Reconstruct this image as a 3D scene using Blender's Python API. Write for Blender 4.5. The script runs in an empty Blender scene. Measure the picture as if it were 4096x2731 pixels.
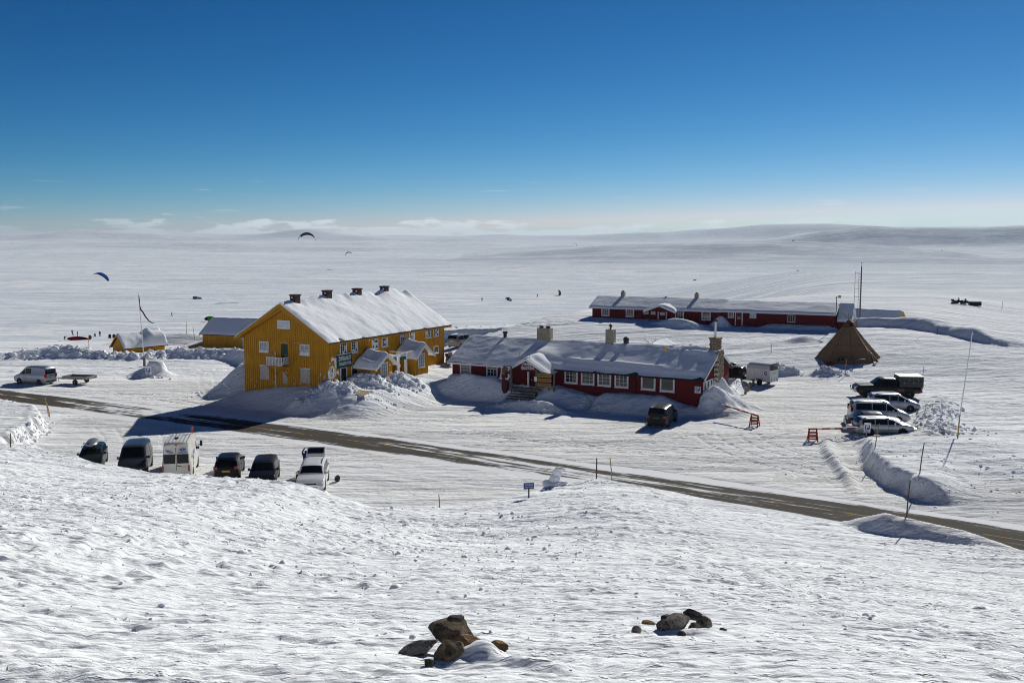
import bpy, bmesh, math, random
import numpy as np
from mathutils import Vector, Matrix, noise as mnoise

# ------------------------------------------------------------------ camera, sky, sun, exposure
SC = bpy.context.scene
COL = SC.collection
R = math.radians
CAMZ = 16.3
cam_d = bpy.data.cameras.new('camera'); cam_d.sensor_width = 36.0; cam_d.lens = 36.0 * 3960 / 4096
cam_d.clip_start = 0.1; cam_d.clip_end = 60000
cam = bpy.data.objects.new('camera', cam_d); COL.objects.link(cam)
cam.location = (0, 0, CAMZ); cam.rotation_euler = (R(90) - math.atan(420.5 / 3960), 0, 0)
SC.camera = cam

SUN_AZ, SUN_EL = R(30.5), R(28.3)          # azimuth measured from +Y towards +X
W = bpy.data.worlds.new('World'); SC.world = W; W.use_nodes = True
nt = W.node_tree; nt.nodes.clear()
def N(tree, kind, **kw):
    n = tree.nodes.new(kind)
    for k, v in kw.items(): setattr(n, k, v)
    return n
sky = N(nt, 'ShaderNodeTexSky', sky_type='NISHITA', sun_disc=False)
sky.sun_elevation = SUN_EL; sky.sun_rotation = SUN_AZ; sky.altitude = 1300
sky.air_density = 0.7; sky.dust_density = 0.1; sky.ozone_density = 8.0
bg = N(nt, 'ShaderNodeBackground'); bg.inputs['Strength'].default_value = 0.062
wo = N(nt, 'ShaderNodeOutputWorld')
# the grade of the photograph (polarised deep blue sky) applied to the whole sky, per channel
sepc = N(nt, 'ShaderNodeSeparateColor'); nt.links.new(sky.outputs[0], sepc.inputs[0]); comc = N(nt, 'ShaderNodeCombineColor')
for k_, (mul_, pow_, top_) in enumerate(((0.160, 2.5, 10.2), (0.43, 1.52, 12.4), (0.50, 1.30, 16.0))):
    p_ = N(nt, 'ShaderNodeMath', operation='POWER'); nt.links.new(sepc.outputs[k_], p_.inputs[0]); p_.inputs[1].default_value = pow_
    m_ = N(nt, 'ShaderNodeMath', operation='MULTIPLY'); nt.links.new(p_.outputs[0], m_.inputs[0]); m_.inputs[1].default_value = mul_
    l_ = N(nt, 'ShaderNodeMath', operation='MINIMUM'); nt.links.new(m_.outputs[0], l_.inputs[0]); l_.inputs[1].default_value = top_; nt.links.new(l_.outputs[0], comc.inputs[k_])
# low clouds along the horizon and a few wisps, part of the sky
tc = N(nt, 'ShaderNodeTexCoord'); sep = N(nt, 'ShaderNodeSeparateXYZ'); nt.links.new(tc.outputs['Generated'], sep.inputs[0])
mp = N(nt, 'ShaderNodeMapping'); mp.inputs['Scale'].default_value = (7, 7, 34); nt.links.new(tc.outputs['Generated'], mp.inputs[0])
nz = N(nt, 'ShaderNodeTexNoise'); nz.inputs['Scale'].default_value = 3.1; nz.inputs['Detail'].default_value = 7; nz.inputs['Roughness'].default_value = 0.55
nt.links.new(mp.outputs[0], nz.inputs['Vector'])
def MR(tree, src, a, b, c, d, smooth=True):
    m = tree.nodes.new('ShaderNodeMapRange'); m.interpolation_type = 'SMOOTHSTEP' if smooth else 'LINEAR'
    m.inputs[1].default_value, m.inputs[2].default_value, m.inputs[3].default_value, m.inputs[4].default_value = a, b, c, d
    tree.links.new(src, m.inputs[0]); return m.outputs[0]
def MA(tree, op, a, b=None, clamp=False):
    m = tree.nodes.new('ShaderNodeMath'); m.operation = op; m.use_clamp = clamp
    for i, s in enumerate((a, b)):
        if s is None: continue
        if isinstance(s, (int, float)): m.inputs[i].default_value = s
        else: tree.links.new(s, m.inputs[i])
    return m.outputs[0]
# cloud bank: the top edge is where height falls below a noisy limit
lim = MR(nt, nz.outputs[0], 0.35, 0.70, 0.003, 0.024, False)
bank = MR(nt, MA(nt, 'SUBTRACT', lim, sep.outputs[2]), 0.0, 0.006, 0.0, 1.0)
mp2 = N(nt, 'ShaderNodeMapping'); mp2.inputs['Scale'].default_value = (5, 5, 60); nt.links.new(tc.outputs['Generated'], mp2.inputs[0])
nz2 = N(nt, 'ShaderNodeTexNoise'); nz2.inputs['Scale'].default_value = 2.3; nz2.inputs['Detail'].default_value = 4
nt.links.new(mp2.outputs[0], nz2.inputs['Vector'])
wisp = MA(nt, 'MULTIPLY', MR(nt, nz2.outputs[0], 0.62, 0.74, 0, 0.30), MA(nt, 'MULTIPLY', MR(nt, sep.outputs[2], 0.012, 0.03, 0, 1), MR(nt, sep.outputs[2], 0.05, 0.07, 1, 0)))
where_ = MA(nt, 'MULTIPLY', MR(nt, sep.outputs[0], -0.46, -0.22, 0.3, 1.0), MR(nt, sep.outputs[0], 0.16, 0.32, 1.0, 0.35))
cm = MA(nt, 'MAXIMUM', MA(nt, 'MULTIPLY', MA(nt, 'MULTIPLY', bank, where_), 0.72), wisp)
mixc = N(nt, 'ShaderNodeMix', data_type='RGBA'); nt.links.new(cm, mixc.inputs[0])
nt.links.new(comc.outputs[0], mixc.inputs[6]); mixc.inputs[7].default_value = (12.6, 13.4, 14.0, 1)
nt.links.new(mixc.outputs[2], bg.inputs[0]); nt.links.new(bg.outputs[0], wo.inputs[0])

sun_d = bpy.data.lights.new('sun', 'SUN'); sun_d.energy = 4.6; sun_d.angle = R(0.53); sun_d.color = (0.985, 0.975, 0.91)
sun = bpy.data.objects.new('sun', sun_d); COL.objects.link(sun)
SUNV = Vector((math.sin(SUN_AZ) * math.cos(SUN_EL), math.cos(SUN_AZ) * math.cos(SUN_EL), math.sin(SUN_EL)))
sun.rotation_euler = (-SUNV).to_track_quat('-Z', 'Y').to_euler(); sun.location = SUNV * 300

SC.view_settings.view_transform = 'Standard'; SC.view_settings.look = 'None'
SC.view_settings.exposure = 0.0; SC.view_settings.gamma = 1.0
SC.render.engine = 'CYCLES'
SC.cycles.max_bounces = 6; SC.cycles.diffuse_bounces = 3; SC.cycles.glossy_bounces = 3
SC.cycles.use_denoising = True; SC.cycles.filter_width = 1.05
SC.cycles.volume_bounces = 0; SC.cycles.volume_max_steps = 64

# ------------------------------------------------------------------ noise and terrain
def _h(i, j, s):
    n = (i.astype(np.int64) * 374761393 + j.astype(np.int64) * 668265263 + s * 144665) & 0xffffffff
    n = ((n ^ (n >> 13)) * 1274126177) & 0xffffffff
    return ((n ^ (n >> 16)) & 0xffff) / 32767.5 - 1.0
def vn(x, y, s=0):
    xi = np.floor(x); yi = np.floor(y); fx = x - xi; fy = y - yi
    fx = fx * fx * fx * (fx * (fx * 6 - 15) + 10); fy = fy * fy * fy * (fy * (fy * 6 - 15) + 10)
    a = _h(xi, yi, s); b = _h(xi + 1, yi, s); c = _h(xi, yi + 1, s); d = _h(xi + 1, yi + 1, s)
    return (a * (1 - fx) + b * fx) * (1 - fy) + (c * (1 - fx) + d * fx) * fy
def fbm(x, y, o=3, s=0, g=0.5):
    t = 0; a = 1; w = 0
    for k in range(o):
        c, q = math.cos(0.6 * k), math.sin(0.6 * k)
        t = t + a * vn((x * c - y * q) * 2.03 ** k + 17.3 * k, (x * q + y * c) * 2.03 ** k - 9.1 * k, s + k); w += a; a *= g
    return t / w * 1.3
def S(t):
    t = np.clip(t, 0, 1); return t * t * (3 - 2 * t)

_rx = np.array([-52.9, -45.7, -20.2, -8.5, -3.6, -0.7, 2.2, 5.8, 9.9, 16.2, 19.8, 23.0, 27.6])
_ry = np.array([101.1, 97.5, 82.5, 75.4, 72.4, 70.8, 69.0, 66.7, 64.2, 59.7, 57.3, 55.1, 51.9])
_rp = np.polyfit(_rx, _ry, 3); _rd = np.polyder(_rp)
def yroad(x):
    xc = np.clip(x, -56, 31)
    return np.polyval(_rp, xc) + np.polyval(_rd, xc) * (x - xc)
def vroad(x, y):                              # signed distance from the centre line, + on the hillside
    xc = np.clip(x, -56, 31); sl = np.polyval(_rd, xc)
    return (yroad(x) - y) / np.sqrt(1 + sl * sl)
TOE = np.array([(-400, 270), (-120, 112), (-70, 84), (-45, 75), (-38, 72.3), (-33, 69.5), (-29.4, 66.3), (-25.3, 64), (-21.8, 62.2), (-18.3, 61.7), (-14.3, 60.6), (-11, 59.4),
                (-8, 58.8), (-4, 59.5), (0, 61.6), (2.5, 63.4), (5.5, 64.4), (10, 61.6), (16, 57.0), (20, 53.6), (27, 49.2), (40, 40.4), (80, 10), (400, -240)], float)
ZB = np.array([(-60, 1.3), (-40, 1.4), (-33, 1.9), (-13, 1.7), (-8, 0.95), (-4, 0.6), (0, 0.6), (3, 0.60), (7, 0.65), (11, 0.45), (16, 0.45), (30, 0.7)])
WB = np.array([(-60, 3), (-33, 2.2), (-12, 2.2), (-6, 4.0), (0, 3.0), (4, 1.4), (12, 1.6), (18, 2.2), (30, 2.6)])
def ridge(x, y, pts, w, h, cut=None):
    """height of a drift along a polyline: w (front, back) half widths"""
    best = np.full(np.shape(x), 1e9); side = np.zeros(np.shape(x)); tt = np.zeros(np.shape(x))
    hh = np.broadcast_to(np.asarray(h, float), (len(pts),)) if np.ndim(h) else np.full(len(pts), float(h))
    for i in range(len(pts) - 1):
        ax, ay = pts[i]; bx, by = pts[i + 1]; dx, dy = bx - ax, by - ay; L2 = dx * dx + dy * dy
        t = np.clip(((x - ax) * dx + (y - ay) * dy) / L2, 0, 1)
        d = np.hypot(x - ax - t * dx, y - ay - t * dy); m = d < best
        best = np.where(m, d, best); side = np.where(m, np.sign((x - ax) * dy - (y - ay) * dx), side); tt = np.where(m, hh[i] * (1 - t) + hh[i + 1] * t, tt)
    ww = np.where(side > 0, w[0], w[1])      # side>0: right of the direction of travel
    return tt * S(1 - best / ww)
def bump(x, y, cx, cy, rx, ry, h, ang=0.0):
    c, s = math.cos(R(ang)), math.sin(R(ang)); u = ((x - cx) * c + (y - cy) * s) / rx; v = (-(x - cx) * s + (y - cy) * c) / ry
    return h * S(1 - np.hypot(u, v))

CA, SA = math.cos(R(27.8)), math.sin(R(27.8))
def layer(D, w, pts, wf=None):
    px = np.array([p[0] for p in pts], float); py = np.array([p[1] for p in pts], float)
    P = math.atan(420.5 / 3960); X = (px - 2048) / 3960 * D * 1.005
    Z = CAMZ - D * np.tan(np.arctan((py - 1365.5) / 3960) + P)
    gx = np.linspace(X[0] - 0.2 * D, X[-1] + 0.2 * D, 400); gz = np.interp(gx, X, Z)
    k = np.exp(-np.linspace(-2, 2, 7) ** 2); k /= k.sum(); gz = np.convolve(np.pad(gz, 3, mode='edge'), k, 'valid')
    return D, w, wf or w, gx, gz
PLAIN = -13.5
LAYERS = [
    layer(1500, 650, [(1300, 1060), (1700, 1040), (1900, 1012), (2100, 995), (2400, 978), (2833, 966), (3179, 954), (3450, 966), (3734, 991), (3950, 1049), (4300, 1062)], 130),
    layer(3300, 900, [(2900, 975), (3121, 950), (3300, 912), (3480, 895), (3700, 893), (3880, 899), (4096, 898), (4700, 900)], 190),
    layer(3000, 500, [(1600, 975), (1750, 968), (1880, 962), (1960, 958), (2060, 962), (2200, 966), (2400, 975)], 160),
    layer(6200, 1500, [(-600, 930), (0, 937), (180, 931), (300, 917), (400, 920), (510, 927), (850, 936), (1000, 934), (1100, 929), (1210, 915), (1270, 911), (1350, 923), (1410, 933), (1600, 946), (2048, 950),
                  (2300, 946), (2703, 926), (2940, 911), (3106, 897), (3330, 899), (3700, 903), (4096, 908), (4700, 905)], 360),
    layer(10500, 1400, [(-600, 934), (0, 935), (700, 940), (1480, 941), (1700, 939), (1850, 943), (1940, 940), (1995, 936), (2060, 941), (2300, 942), (2600, 938), (4700, 930)], 700),
]
YE = np.array([(-200, 150), (-70, 146), (-45, 149), (-12, 172), (5, 180), (40, 188), (200, 195)], float)
def up(z, f):
    return np.where(f > 1e-4, np.maximum(z, f), z)
def terrain(x, y, full=False):
    x = np.asarray(x, float); y = np.asarray(y, float)
    xp = x * CA - y * SA; yp = x * SA + y * CA
    v = vroad(x, y)
    # knoll with the back lodge
    K = 3.3 * S((yp - 104) / 40) ** 1.5 * S((xp + 82) / 16) * (1 - 0.68 * S((xp + 20) / 22))
    z = K + 0.55 * S((yp - 90) / 14) * S((xp + 80) / 14) * (1 - S((xp + 50) / 10))
    # right of the lot the ground climbs a little
    z = z + 1.0 * S((x - 46) / 22) * S((y - 80) / 40)
    # drop to the plain, except on the right where the spur goes on
    wr = S((x - 0.09 * y) / (0.26 * np.abs(y) + 1))
    ye = np.interp(x, YE[:, 0], YE[:, 1])
    far = PLAIN + (1.6 - PLAIN) * wr * (1 - S((y - 470 - 45 * fbm(x / 260, y / 260, 2, 47)) / 230))
    dr = S((y - ye) / 95)
    z = z * (1 - dr) + far * dr
    m = y > 300
    if np.any(m):
        xm, ym = x[m] if x.ndim else x, y[m] if y.ndim else y
        hz = np.zeros(np.shape(xm))
        for D, w, wf, gx, gz in LAYERS:
            hgt = np.interp(xm, gx, gz) - PLAIN
            wd = np.where(ym < D, wf, w)
            hz = np.maximum(hz, hgt * np.exp(-((ym - D) / wd) ** 2))
        far_n = (15.0 * fbm(xm / 620, ym / 420, 3, 40) - 4.0) * S((ym - 600) / 2200) + 1.6 * fbm(xm / 170, ym / 75, 3, 44) * S((ym - 250) / 500)
        if x.ndim: z[m] = np.maximum(z[m], PLAIN + hz * S((ym - 300) / 250)) + far_n
        else: z = up(z, PLAIN + hz) + far_n
    # ---- banks and drifts round the houses (lodge frame: lx right, ly back from its near right corner)
    lx = (x + 17.5) * CA - (y - 93.6) * SA; ly = (x + 17.5) * SA + (y - 93.6) * CA
    cx = (x - 17.3) * 0.8746 - (y - 90.2) * 0.4848; cy = (x - 17.3) * 0.4848 + (y - 90.2) * 0.8746
    # platform of trodden snow under and right of the lodge
    front = np.interp(lx, [-14, -10.5, -8, -6, -3, 0, 3, 6], [0.3, 0.75, 1.25, 1.6, 1.9, 1.95, 1.7, 1.5])
    plat = front * S((lx + 13.5) / 3) * S((8.5 - lx) / 4.5) * S((ly + 5.2) / 5.0) * S((34 - ly) / 10)
    z = up(z, plat)
    z = up(z, bump(x, y, -26.6, 104.0, 7.2, 6.6, 3.6, -28) * S((lx + 19) / 4))                      # drift on the lodge's left flank
    lump1 = bump(x, y, -14.4, 96.6, 3.6, 2.4, 1.1, -20) + bump(x, y, -16.6, 92.6, 3.4, 2.2, 0.8, 10) + bump(x, y, -11.0, 98.3, 3.0, 1.8, 1.0, 10) + bump(x, y, -19.5, 90.8, 3, 1.6, 0.5, -20)
    # drift with a cut face left of the cafe porch
    drift = ridge(x, y, [(-8.6, 101.0), (-5.0, 100.3), (-1.6, 98.6), (0.4, 97.4)], (2.6, 2.6), [0.9, 2.3, 2.2, 1.1])
    cutf = S((y - (99.2 - 0.22 * (x + 8) - 1.0)) / 0.35)
    z = up(z, drift * cutf)
    # banks along the cafe front
    pr_ = np.interp(cx, [-27, -20, -19, -15.2, -14.5, -13, -10.5, -9.8, -9.2, -6, -3.5, -2.3, -1.2, 0.3], [2.0, 1.9, 1.5, 1.45, 1.7, 1.35, 0.9, 0.85, 1.3, 1.4, 1.45, 1.05, 0.75, 0.6])
    wid = np.interp(cx, [-27, -20, -18.8, -15.6, -15.0, -10.6, -10.1, -9.5, -3, 0], [3.0, 3.0, 4.2, 4.2, 4.3, 4.0, 1.6, 4.2, 3.6, 2.2])
    cb = pr_ * S((cy + wid) / (wid * 0.75)) * S((cx + 28) / 1.5) * S((1.2 - cx) / 1.2) * S((9.5 - cy) / 2)
    stepcut = S((cx + 18.9) / 0.3) * S((-15.5 - cx) / 0.3)
    cb = np.where(cy < -1.6, cb * (1 - 0.45 * stepcut), cb)
    z = up(z, cb)
    z = up(z, bump(x, y, 1.2, 92.8, 4.6, 1.5, 0.8, -29) + bump(x, y, 3.6, 91.4, 3.0, 1.2, 0.5, -29))
    # drift against the cafe's stone gable
    gd = 2.3 * S((4.9 - (cx - 0.2)) / 4.9) ** 1.2 * S((cy + 1.6) / 2.6) * S((7.2 - cy) / 3.0) * S((cx + 0.2) / 0.3)
    z = up(z, gd * (1 + 0.22 * np.sin(2.1 * cx - 1.4 * cy)))
    z = up(z, ridge(x, y, [(22.3, 100.5), (24.7, 106.8), (22.0, 109.5)], (0.9, 1.2), [0.8, 0.9, 0.5]))
    # bank behind the left parking place, mound with the parking sign, bank behind the cars at the back
    lb = ridge(x, y, [(-80, 128), (-68, 131), (-61, 134), (-55, 133), (-50, 131.5), (-46, 134), (-38, 133), (-31, 123), (-29, 116)], (2.3, 3.6), [0.4, 0.8, 1.6, 0.7, 0.7, 1.1, 1.2, 2.0, 2.2])
    z = up(z, lb)
    pm = np.maximum(bump(x, y, -41.9, 115.6, 2.0, 1.7, 2.6) * S((-40.5 - x) / 0.4), bump(x, y, -42.4, 115.5, 3.6, 2.4, 1.15))
    z = up(z, np.minimum(pm, 1.75))
    z = up(z, ridge(x, y, [(-18, 149), (-8, 151), (0, 151.5), (8, 150)], (1.6, 4), [1.6, 2.1, 2.4, 1.2]))
    # back lodge: drifts, and the long drift running off to the right
    bx = (x - 44.9) * 0.9063 - (y - 138) * 0.4226; by = (x - 44.9) * 0.4226 + (y - 138) * 0.9063
    z = z + bump(x, y, 24.5, 143.5, 5.5, 2.0, 1.1, -25) + bump(x, y, 30.5, 144.2, 2.0, 1.8, 1.5)
    z = up(z, 0.9 * S((by + 3) / 3) * S((6 - by) / 3) * S((bx + 12) / 4) * S((2 - bx) / 3) + K * S((by + 8) / 4) * S((16 - by) / 8) * S((bx + 14) / 3) * S((3 - bx) / 3) * 0.9)
    z = up(z, ridge(x + 0.8 * fbm(x * 0.12, y * 0.12, 3, 130), y + 0.9 * fbm(x * 0.14, y * 0.14, 3, 133), [(47, 145), (52, 143), (57, 139.5), (61.5, 133), (64.5, 127), (67, 122)], (5.6, 18), [4.4, 4.9, 5.0, 4.3, 2.8, 0.6]) * (1 + 0.08 * fbm(x * 0.2, y * 0.2, 2, 136)))
    # left snow field beside the parking place, cut by a plough
    xe = np.interp(y, [60, 72, 75, 80, 85, 88, 91, 95, 100], [-36.5, -37.4, -37.9, -38.6, -40.3, -42.4, -47, -54, -64])
    face = S((xe + 0.35 * fbm(x * 1.1, y * 1.1, 2, 77) - x) / 0.9)
    lp = 1.25 * face * S((v - 4.0) / 2.0) * S((y - 55) / 8)
    # hillside the camera stands on
    ytoe = np.interp(x, TOE[:, 0], TOE[:, 1]); zb = np.interp(x, ZB[:, 0], ZB[:, 1]); wb = np.interp(x, WB[:, 0], WB[:, 1])
    d = (ytoe + 0.5 * fbm(x * 0.35, x * 0.11, 2, 5) - y) * 0.87
    ylin = np.interp(x, [-400, -120, -40, -20, 0, 15, 27, 40, 400], [270, 108, 70.5, 64.2, 60.6, 55.4, 49.0, 40.5, -240])
    dl = (ylin - y) * 0.87; mxl = S((d - 3) / 22); dd = np.clip((d * (1 - mxl) + dl * mxl) - wb * 0.6, 0, 85)
    hill = zb * S(d / wb) + (14.6 - zb) * (dd / 51.5) ** 1.25 * (1 - 0.30 * S((x + 9) / 9) * S((26 - dd) / 16))
    z = up(up(z, hill), lp) + np.where(d > 0, bump(x, y, -52, 92.5, 6, 2.6, 0.7), 0)
    # right bank cut by the plough, low ridge in front, rubble in front of the parked cars
    xr = np.interp(y, [50, 56, 57.6, 60, 63, 67, 70.4, 74, 78, 79.5], [29, 27.5, 26.6, 25.2, 24.4, 24.3, 25.0, 26.0, 27.4, 29.5])
    rb = 1.25 * S((x - xr + 0.25 * fbm(x * 0.8, y * 0.8, 2, 31)) / 1.1) * S((-v - 4.3) / (2.2 + 11.0 * S((x - 25.6) / 6.0))) * (0.25 * S((80.2 - y) / 1.2) + 0.75 * S((78.6 - y) / 7.0)) * (1 - 0.35 * S((x - 34) / 10))
    z = up(z, rb)
    z = up(z, ridge(x, y, [(25.2, 78), (23.9, 74), (23.2, 69.6), (22.5, 65), (21.9, 62)], (0.6, 0.9), [0.25, 0.4, 0.45, 0.4, 0.1]))
    rub = ridge(x, y, [(33.0, 79.3), (35.6, 80.5), (36.6, 84), (38.3, 88.0), (41, 93), (43.2, 97.5)], (2.4, 2.8), [0.4, 0.6, 0.6, 0.55, 0.5, 0.3])
    z = up(z, rub)
    z = up(z, ridge(x, y, [(18.6, 53.3), (20.2, 52.4), (23.5, 50.2), (26, 48.5)], (2.3, 0.8), [0.5, 1.15, 0.85, 0.2]) + np.where(hill > 0, 0.2, 0) * S((x - 17) / 2) * S((29 - x) / 2) * S((y - 46) / 2) * S((55 - y) / 2))
    z = z + bump(x, y, -51, 152, 13, 6, 1.6) + bump(x, y, 2.6, 61.6, 0.9, 0.7, 0.55) + bump(x, y, 38.6, 131, 3, 2, 0.5)
    pile2 = bump(x, y, 36.5, 113.5, 3.2, 1.6, 0.7, 15) + bump(x, y, 32.0, 114.6, 2.5, 1.5, 0.8) + bump(x, y, 40.0, 105.6, 3.2, 1.5, 0.7) + bump(x, y, 31.5, 117.8, 2.0, 1.2, 0.6)
    z = z + pile2
    if full is None: return z
    # ---- fine relief
    hillm = S(d / 3)
    roadm = S((np.abs(v) - 2.7) / 1.0)
    lot = S((-v - 1.0) / 3) * S((118 - y) / 8) * (1 - S((z - 0.3) / 0.5)) * (1 - S((x - 33) / 6))
    park = S((v - 2.0) / 1.5) * (1 - hillm) * S((x + 42) / 3)
    flat = np.maximum(lot, park)
    # hillside: wind-cut crust, streaks running right and towards the road
    a = R(-17); u = x * math.cos(a) + y * math.sin(a); w_ = -x * math.sin(a) + y * math.cos(a)
    near = S((75 - y) / 20)
    wx = 0.35 * fbm(u * 0.6, w_ * 0.6, 2, 90)
    n1 = fbm(u * 0.55 + wx, w_ * 1.7 + wx, 4, 3); n2 = 1 - np.abs(fbm(u * 0.9 + wx, w_ * 2.6 - wx, 3, 9)) * 2
    n3 = fbm(u * 2.4, w_ * 5.2, 2, 15)
    patch = S((fbm(u * 0.11, w_ * 0.17, 3, 21) + 0.25) / 0.6)
    lumps = np.maximum(fbm(x * 2.1, y * 2.1, 2, 27) - 0.22, 0) * S((fbm(x * 0.16, y * 0.16, 2, 33) + 0.1) / 0.4)
    fine = hillm * (0.032 * n1 + (0.014 + 0.042 * patch) * np.maximum(n2, -0.3) + 0.030 * n3 + 0.016 * fbm(x * 7.0, y * 9.0, 2, 18) + 0.13 * lumps * S((y - 12) / 10) * S((66 - y) / 6) + 0.07 * fbm(x * 0.12, y * 0.16, 2, 50) + bump(x, y, -0.46, 12.15, 0.62, 0.50, 0.24) + bump(x, y, 0.25, 11.6, 1.3, 0.32, 0.12, -32) + bump(x, y, 3.0, 14.9, 0.8, 0.5, 0.10))
    # trampled and ploughed ground
    ra = math.atan(-0.62); ur = x * math.cos(ra) + y * math.sin(ra); vr = -x * math.sin(ra) + y * math.cos(ra)
    tr = fbm(ur * 0.10 + 0.5 * fbm(x * 0.07, y * 0.07, 2, 61), vr * 1.25, 3, 63)
    fine = fine + flat * (0.016 * tr + 0.020 * fbm(x * 0.9, y * 1.1, 3, 66) + 0.03 * np.maximum(fbm(x * 1.7, y * 1.9, 2, 68) - 0.25, 0))
    # rubble on banks and piles
    pil = np.maximum.reduce([S(lump1 / 0.4), 0.55 * S(rub / 0.3), (0.25 + 0.6 * S((-51 - x) / 3)) * S(lb / 0.6) * S(fbm(x * 0.13, y * 0.13, 2, 70) * 2 + 0.7), S(pile2 / 0.4), 0.45 * S((ridge(x, y, [(-18, 149), (8, 150)], (3, 4), 1.0)) / 0.4),
                             0.55 * S(gd / 0.4), 0.35 * S(cb / 0.5) * S((-0.4 - cy) / 0.5), 0.5 * S(1 - np.abs(y - ye - 2) / 7) * S((x + 18) / 4) * S((14 - x) / 4)])
    blk = np.abs(fbm(x * 0.85, y * 0.85, 3, 71)); cl = vn(x * 2.3, y * 2.3, 73)
    fine = fine + lump1 * 0.9 + pil * (0.42 * blk + 0.20 * np.abs(cl) - 0.10)
    fine = fine + 0.10 * face * (1 - S(1.5 * (xe - x - 1.2))) * S((v - 3) / 2) * np.abs(fbm(x * 2.0, y * 2.0, 2, 79)) * (lp > 0.05) * (hillm < 0.5)
    # everything else: wind-packed snow
    oth = np.clip(1 - hillm - flat, 0, 1) * roadm
    a2 = R(8); u2 = x * math.cos(a2) + y * math.sin(a2); w2 = -x * math.sin(a2) + y * math.cos(a2)
    fine = fine + oth * (0.055 * fbm(u2 * 0.35, w2 * 0.9, 4, 81) + 0.035 * fbm(x * 1.6, y * 1.6, 2, 84) * S((170 - y) / 60)
                         + 0.16 * fbm(u2 * 0.035, w2 * 0.08, 4, 86) * S((y - 170) / 120) + 0.05 * patch * np.maximum(fbm(x * 1.3, y * 1.3, 2, 88), 0) * S((150 - y) / 40))
    # ruts curving from the lot to the road
    for pts, wd, dp in RUTS:
        m = (x > min(p[0] for p in pts) - 1) & (x < max(p[0] for p in pts) + 1) & (y > min(p[1] for p in pts) - 1) & (y < max(p[1] for p in pts) + 1)
        if np.any(m):
            q = ridge(x[m] if x.ndim else x, y[m] if y.ndim else y, pts, (wd, wd), 1.0)
            dz = -dp * q + dp * 1.1 * np.maximum(0, 0.5 - np.abs(q - 0.25) * 2)
            if x.ndim: fine[m] += dz
            else: fine = fine + dz
    # the road bed lies a little below the carriageway mesh
    edge = 2.75 + 0.45 * fbm(ur * 0.12, vr * 0.0 + np.sign(v) * 3, 3, 95) + 0.12 * fbm(ur * 0.9, vr * 0.6, 2, 97)
    onroad = 1 - S((np.abs(v) - edge) / 0.7)
    z = z + fine * roadm
    z = z * (1 - onroad) + (-0.035) * onroad + 0.03 * S((np.abs(v) - edge) / 0.4) * (1 - S((np.abs(v) - edge - 1.5) / 1.5))
    if full:
        dirt = np.clip(lot * 0.75 + park * 0.6 + 0.5 * S(1 - (np.abs(v) - 3) / 2.0) * (np.abs(v) < 6), 0, 1) * (0.55 + 0.45 * S(fbm(ur * 0.06, vr * 0.35, 3, 101) + 0.5))
        return z, dirt
    return z
def arc(c, r, a0, a1, n=9):
    return [(c[0] + r * math.cos(R(a0 + (a1 - a0) * i / (n - 1))), c[1] + r * math.sin(R(a0 + (a1 - a0) * i / (n - 1)))) for i in range(n)]
RUTS = []
for k, r in enumerate((13.2, 14.8, 16.6, 18.2)): RUTS.append((arc((33.5, 79.5), r, 172 + k, 238 - k), 0.33, 0.07))
for k, r in enumerate((21.0, 22.7)): RUTS.append((arc((0, 97), r, 262, 318), 0.28, 0.045))
for k in range(5): RUTS.append(([(-12 + k * 1.6, 86.2 - k * 0.4), (-2 + k, 80 - k * 0.5), (9, 73.5 + k * 0.8), (16, 70 + k * 1.3)], 0.26, 0.04))
for k in range(3): RUTS.append(([(-44 + k * 1.7, 104), (-36 + k * 1.7, 98.5 + 0.4 * k), (-30, 94 + k)], 0.26, 0.04))
_rr = random.Random(77)
for (p0, p1, p2) in (((3, 73.5), (14, 72), (26, 84)), ((0, 75), (16, 76), (27, 92)), ((12, 68), (19, 72), (23, 90)), ((18, 65), (21, 74), (30, 84)), ((-10, 82), (2, 80), (11, 84)), ((-14, 84), (-4, 86), (-2, 93)),
                     ((20, 63), (19, 76), (27, 100)), ((-2, 77), (8, 80), (24, 81)), ((-30, 92.5), (-36, 100), (-48, 104)), ((-24, 88.5), (-34, 104), (-38, 122)), ((-46, 101.5), (-42, 108), (-36, 121)), ((-38, 97), (-50, 103), (-62, 108)), ((-20, 86.2), (-15, 86), (-12, 90)), ((24, 86), (25, 100), (33, 108)), ((22, 82), (22, 98), (26, 104))):
    for o_ in (0, 1.5):
        jx = _rr.uniform(-.6, .6); q = [((1 - t) ** 2 * p0[0] + 2 * t * (1 - t) * p1[0] + t * t * p2[0] + o_ + jx, (1 - t) ** 2 * p0[1] + 2 * t * (1 - t) * p1[1] + t * t * p2[1] + o_ * .35) for t in [i / 8 for i in range(9)]]
        RUTS.append((q, 0.24, _rr.uniform(0.02, 0.05)))
for k in range(4): RUTS.append(([(-36 + k * 2.3, 84 - k), (-33 + k * 1.9, 79 - k), (-31.5 + k * 2.2, 74 - k * .6)], 0.26, 0.035))
def ground(x, y):
    return float(terrain(np.array([float(x)]), np.array([float(y)]))[0])
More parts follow.
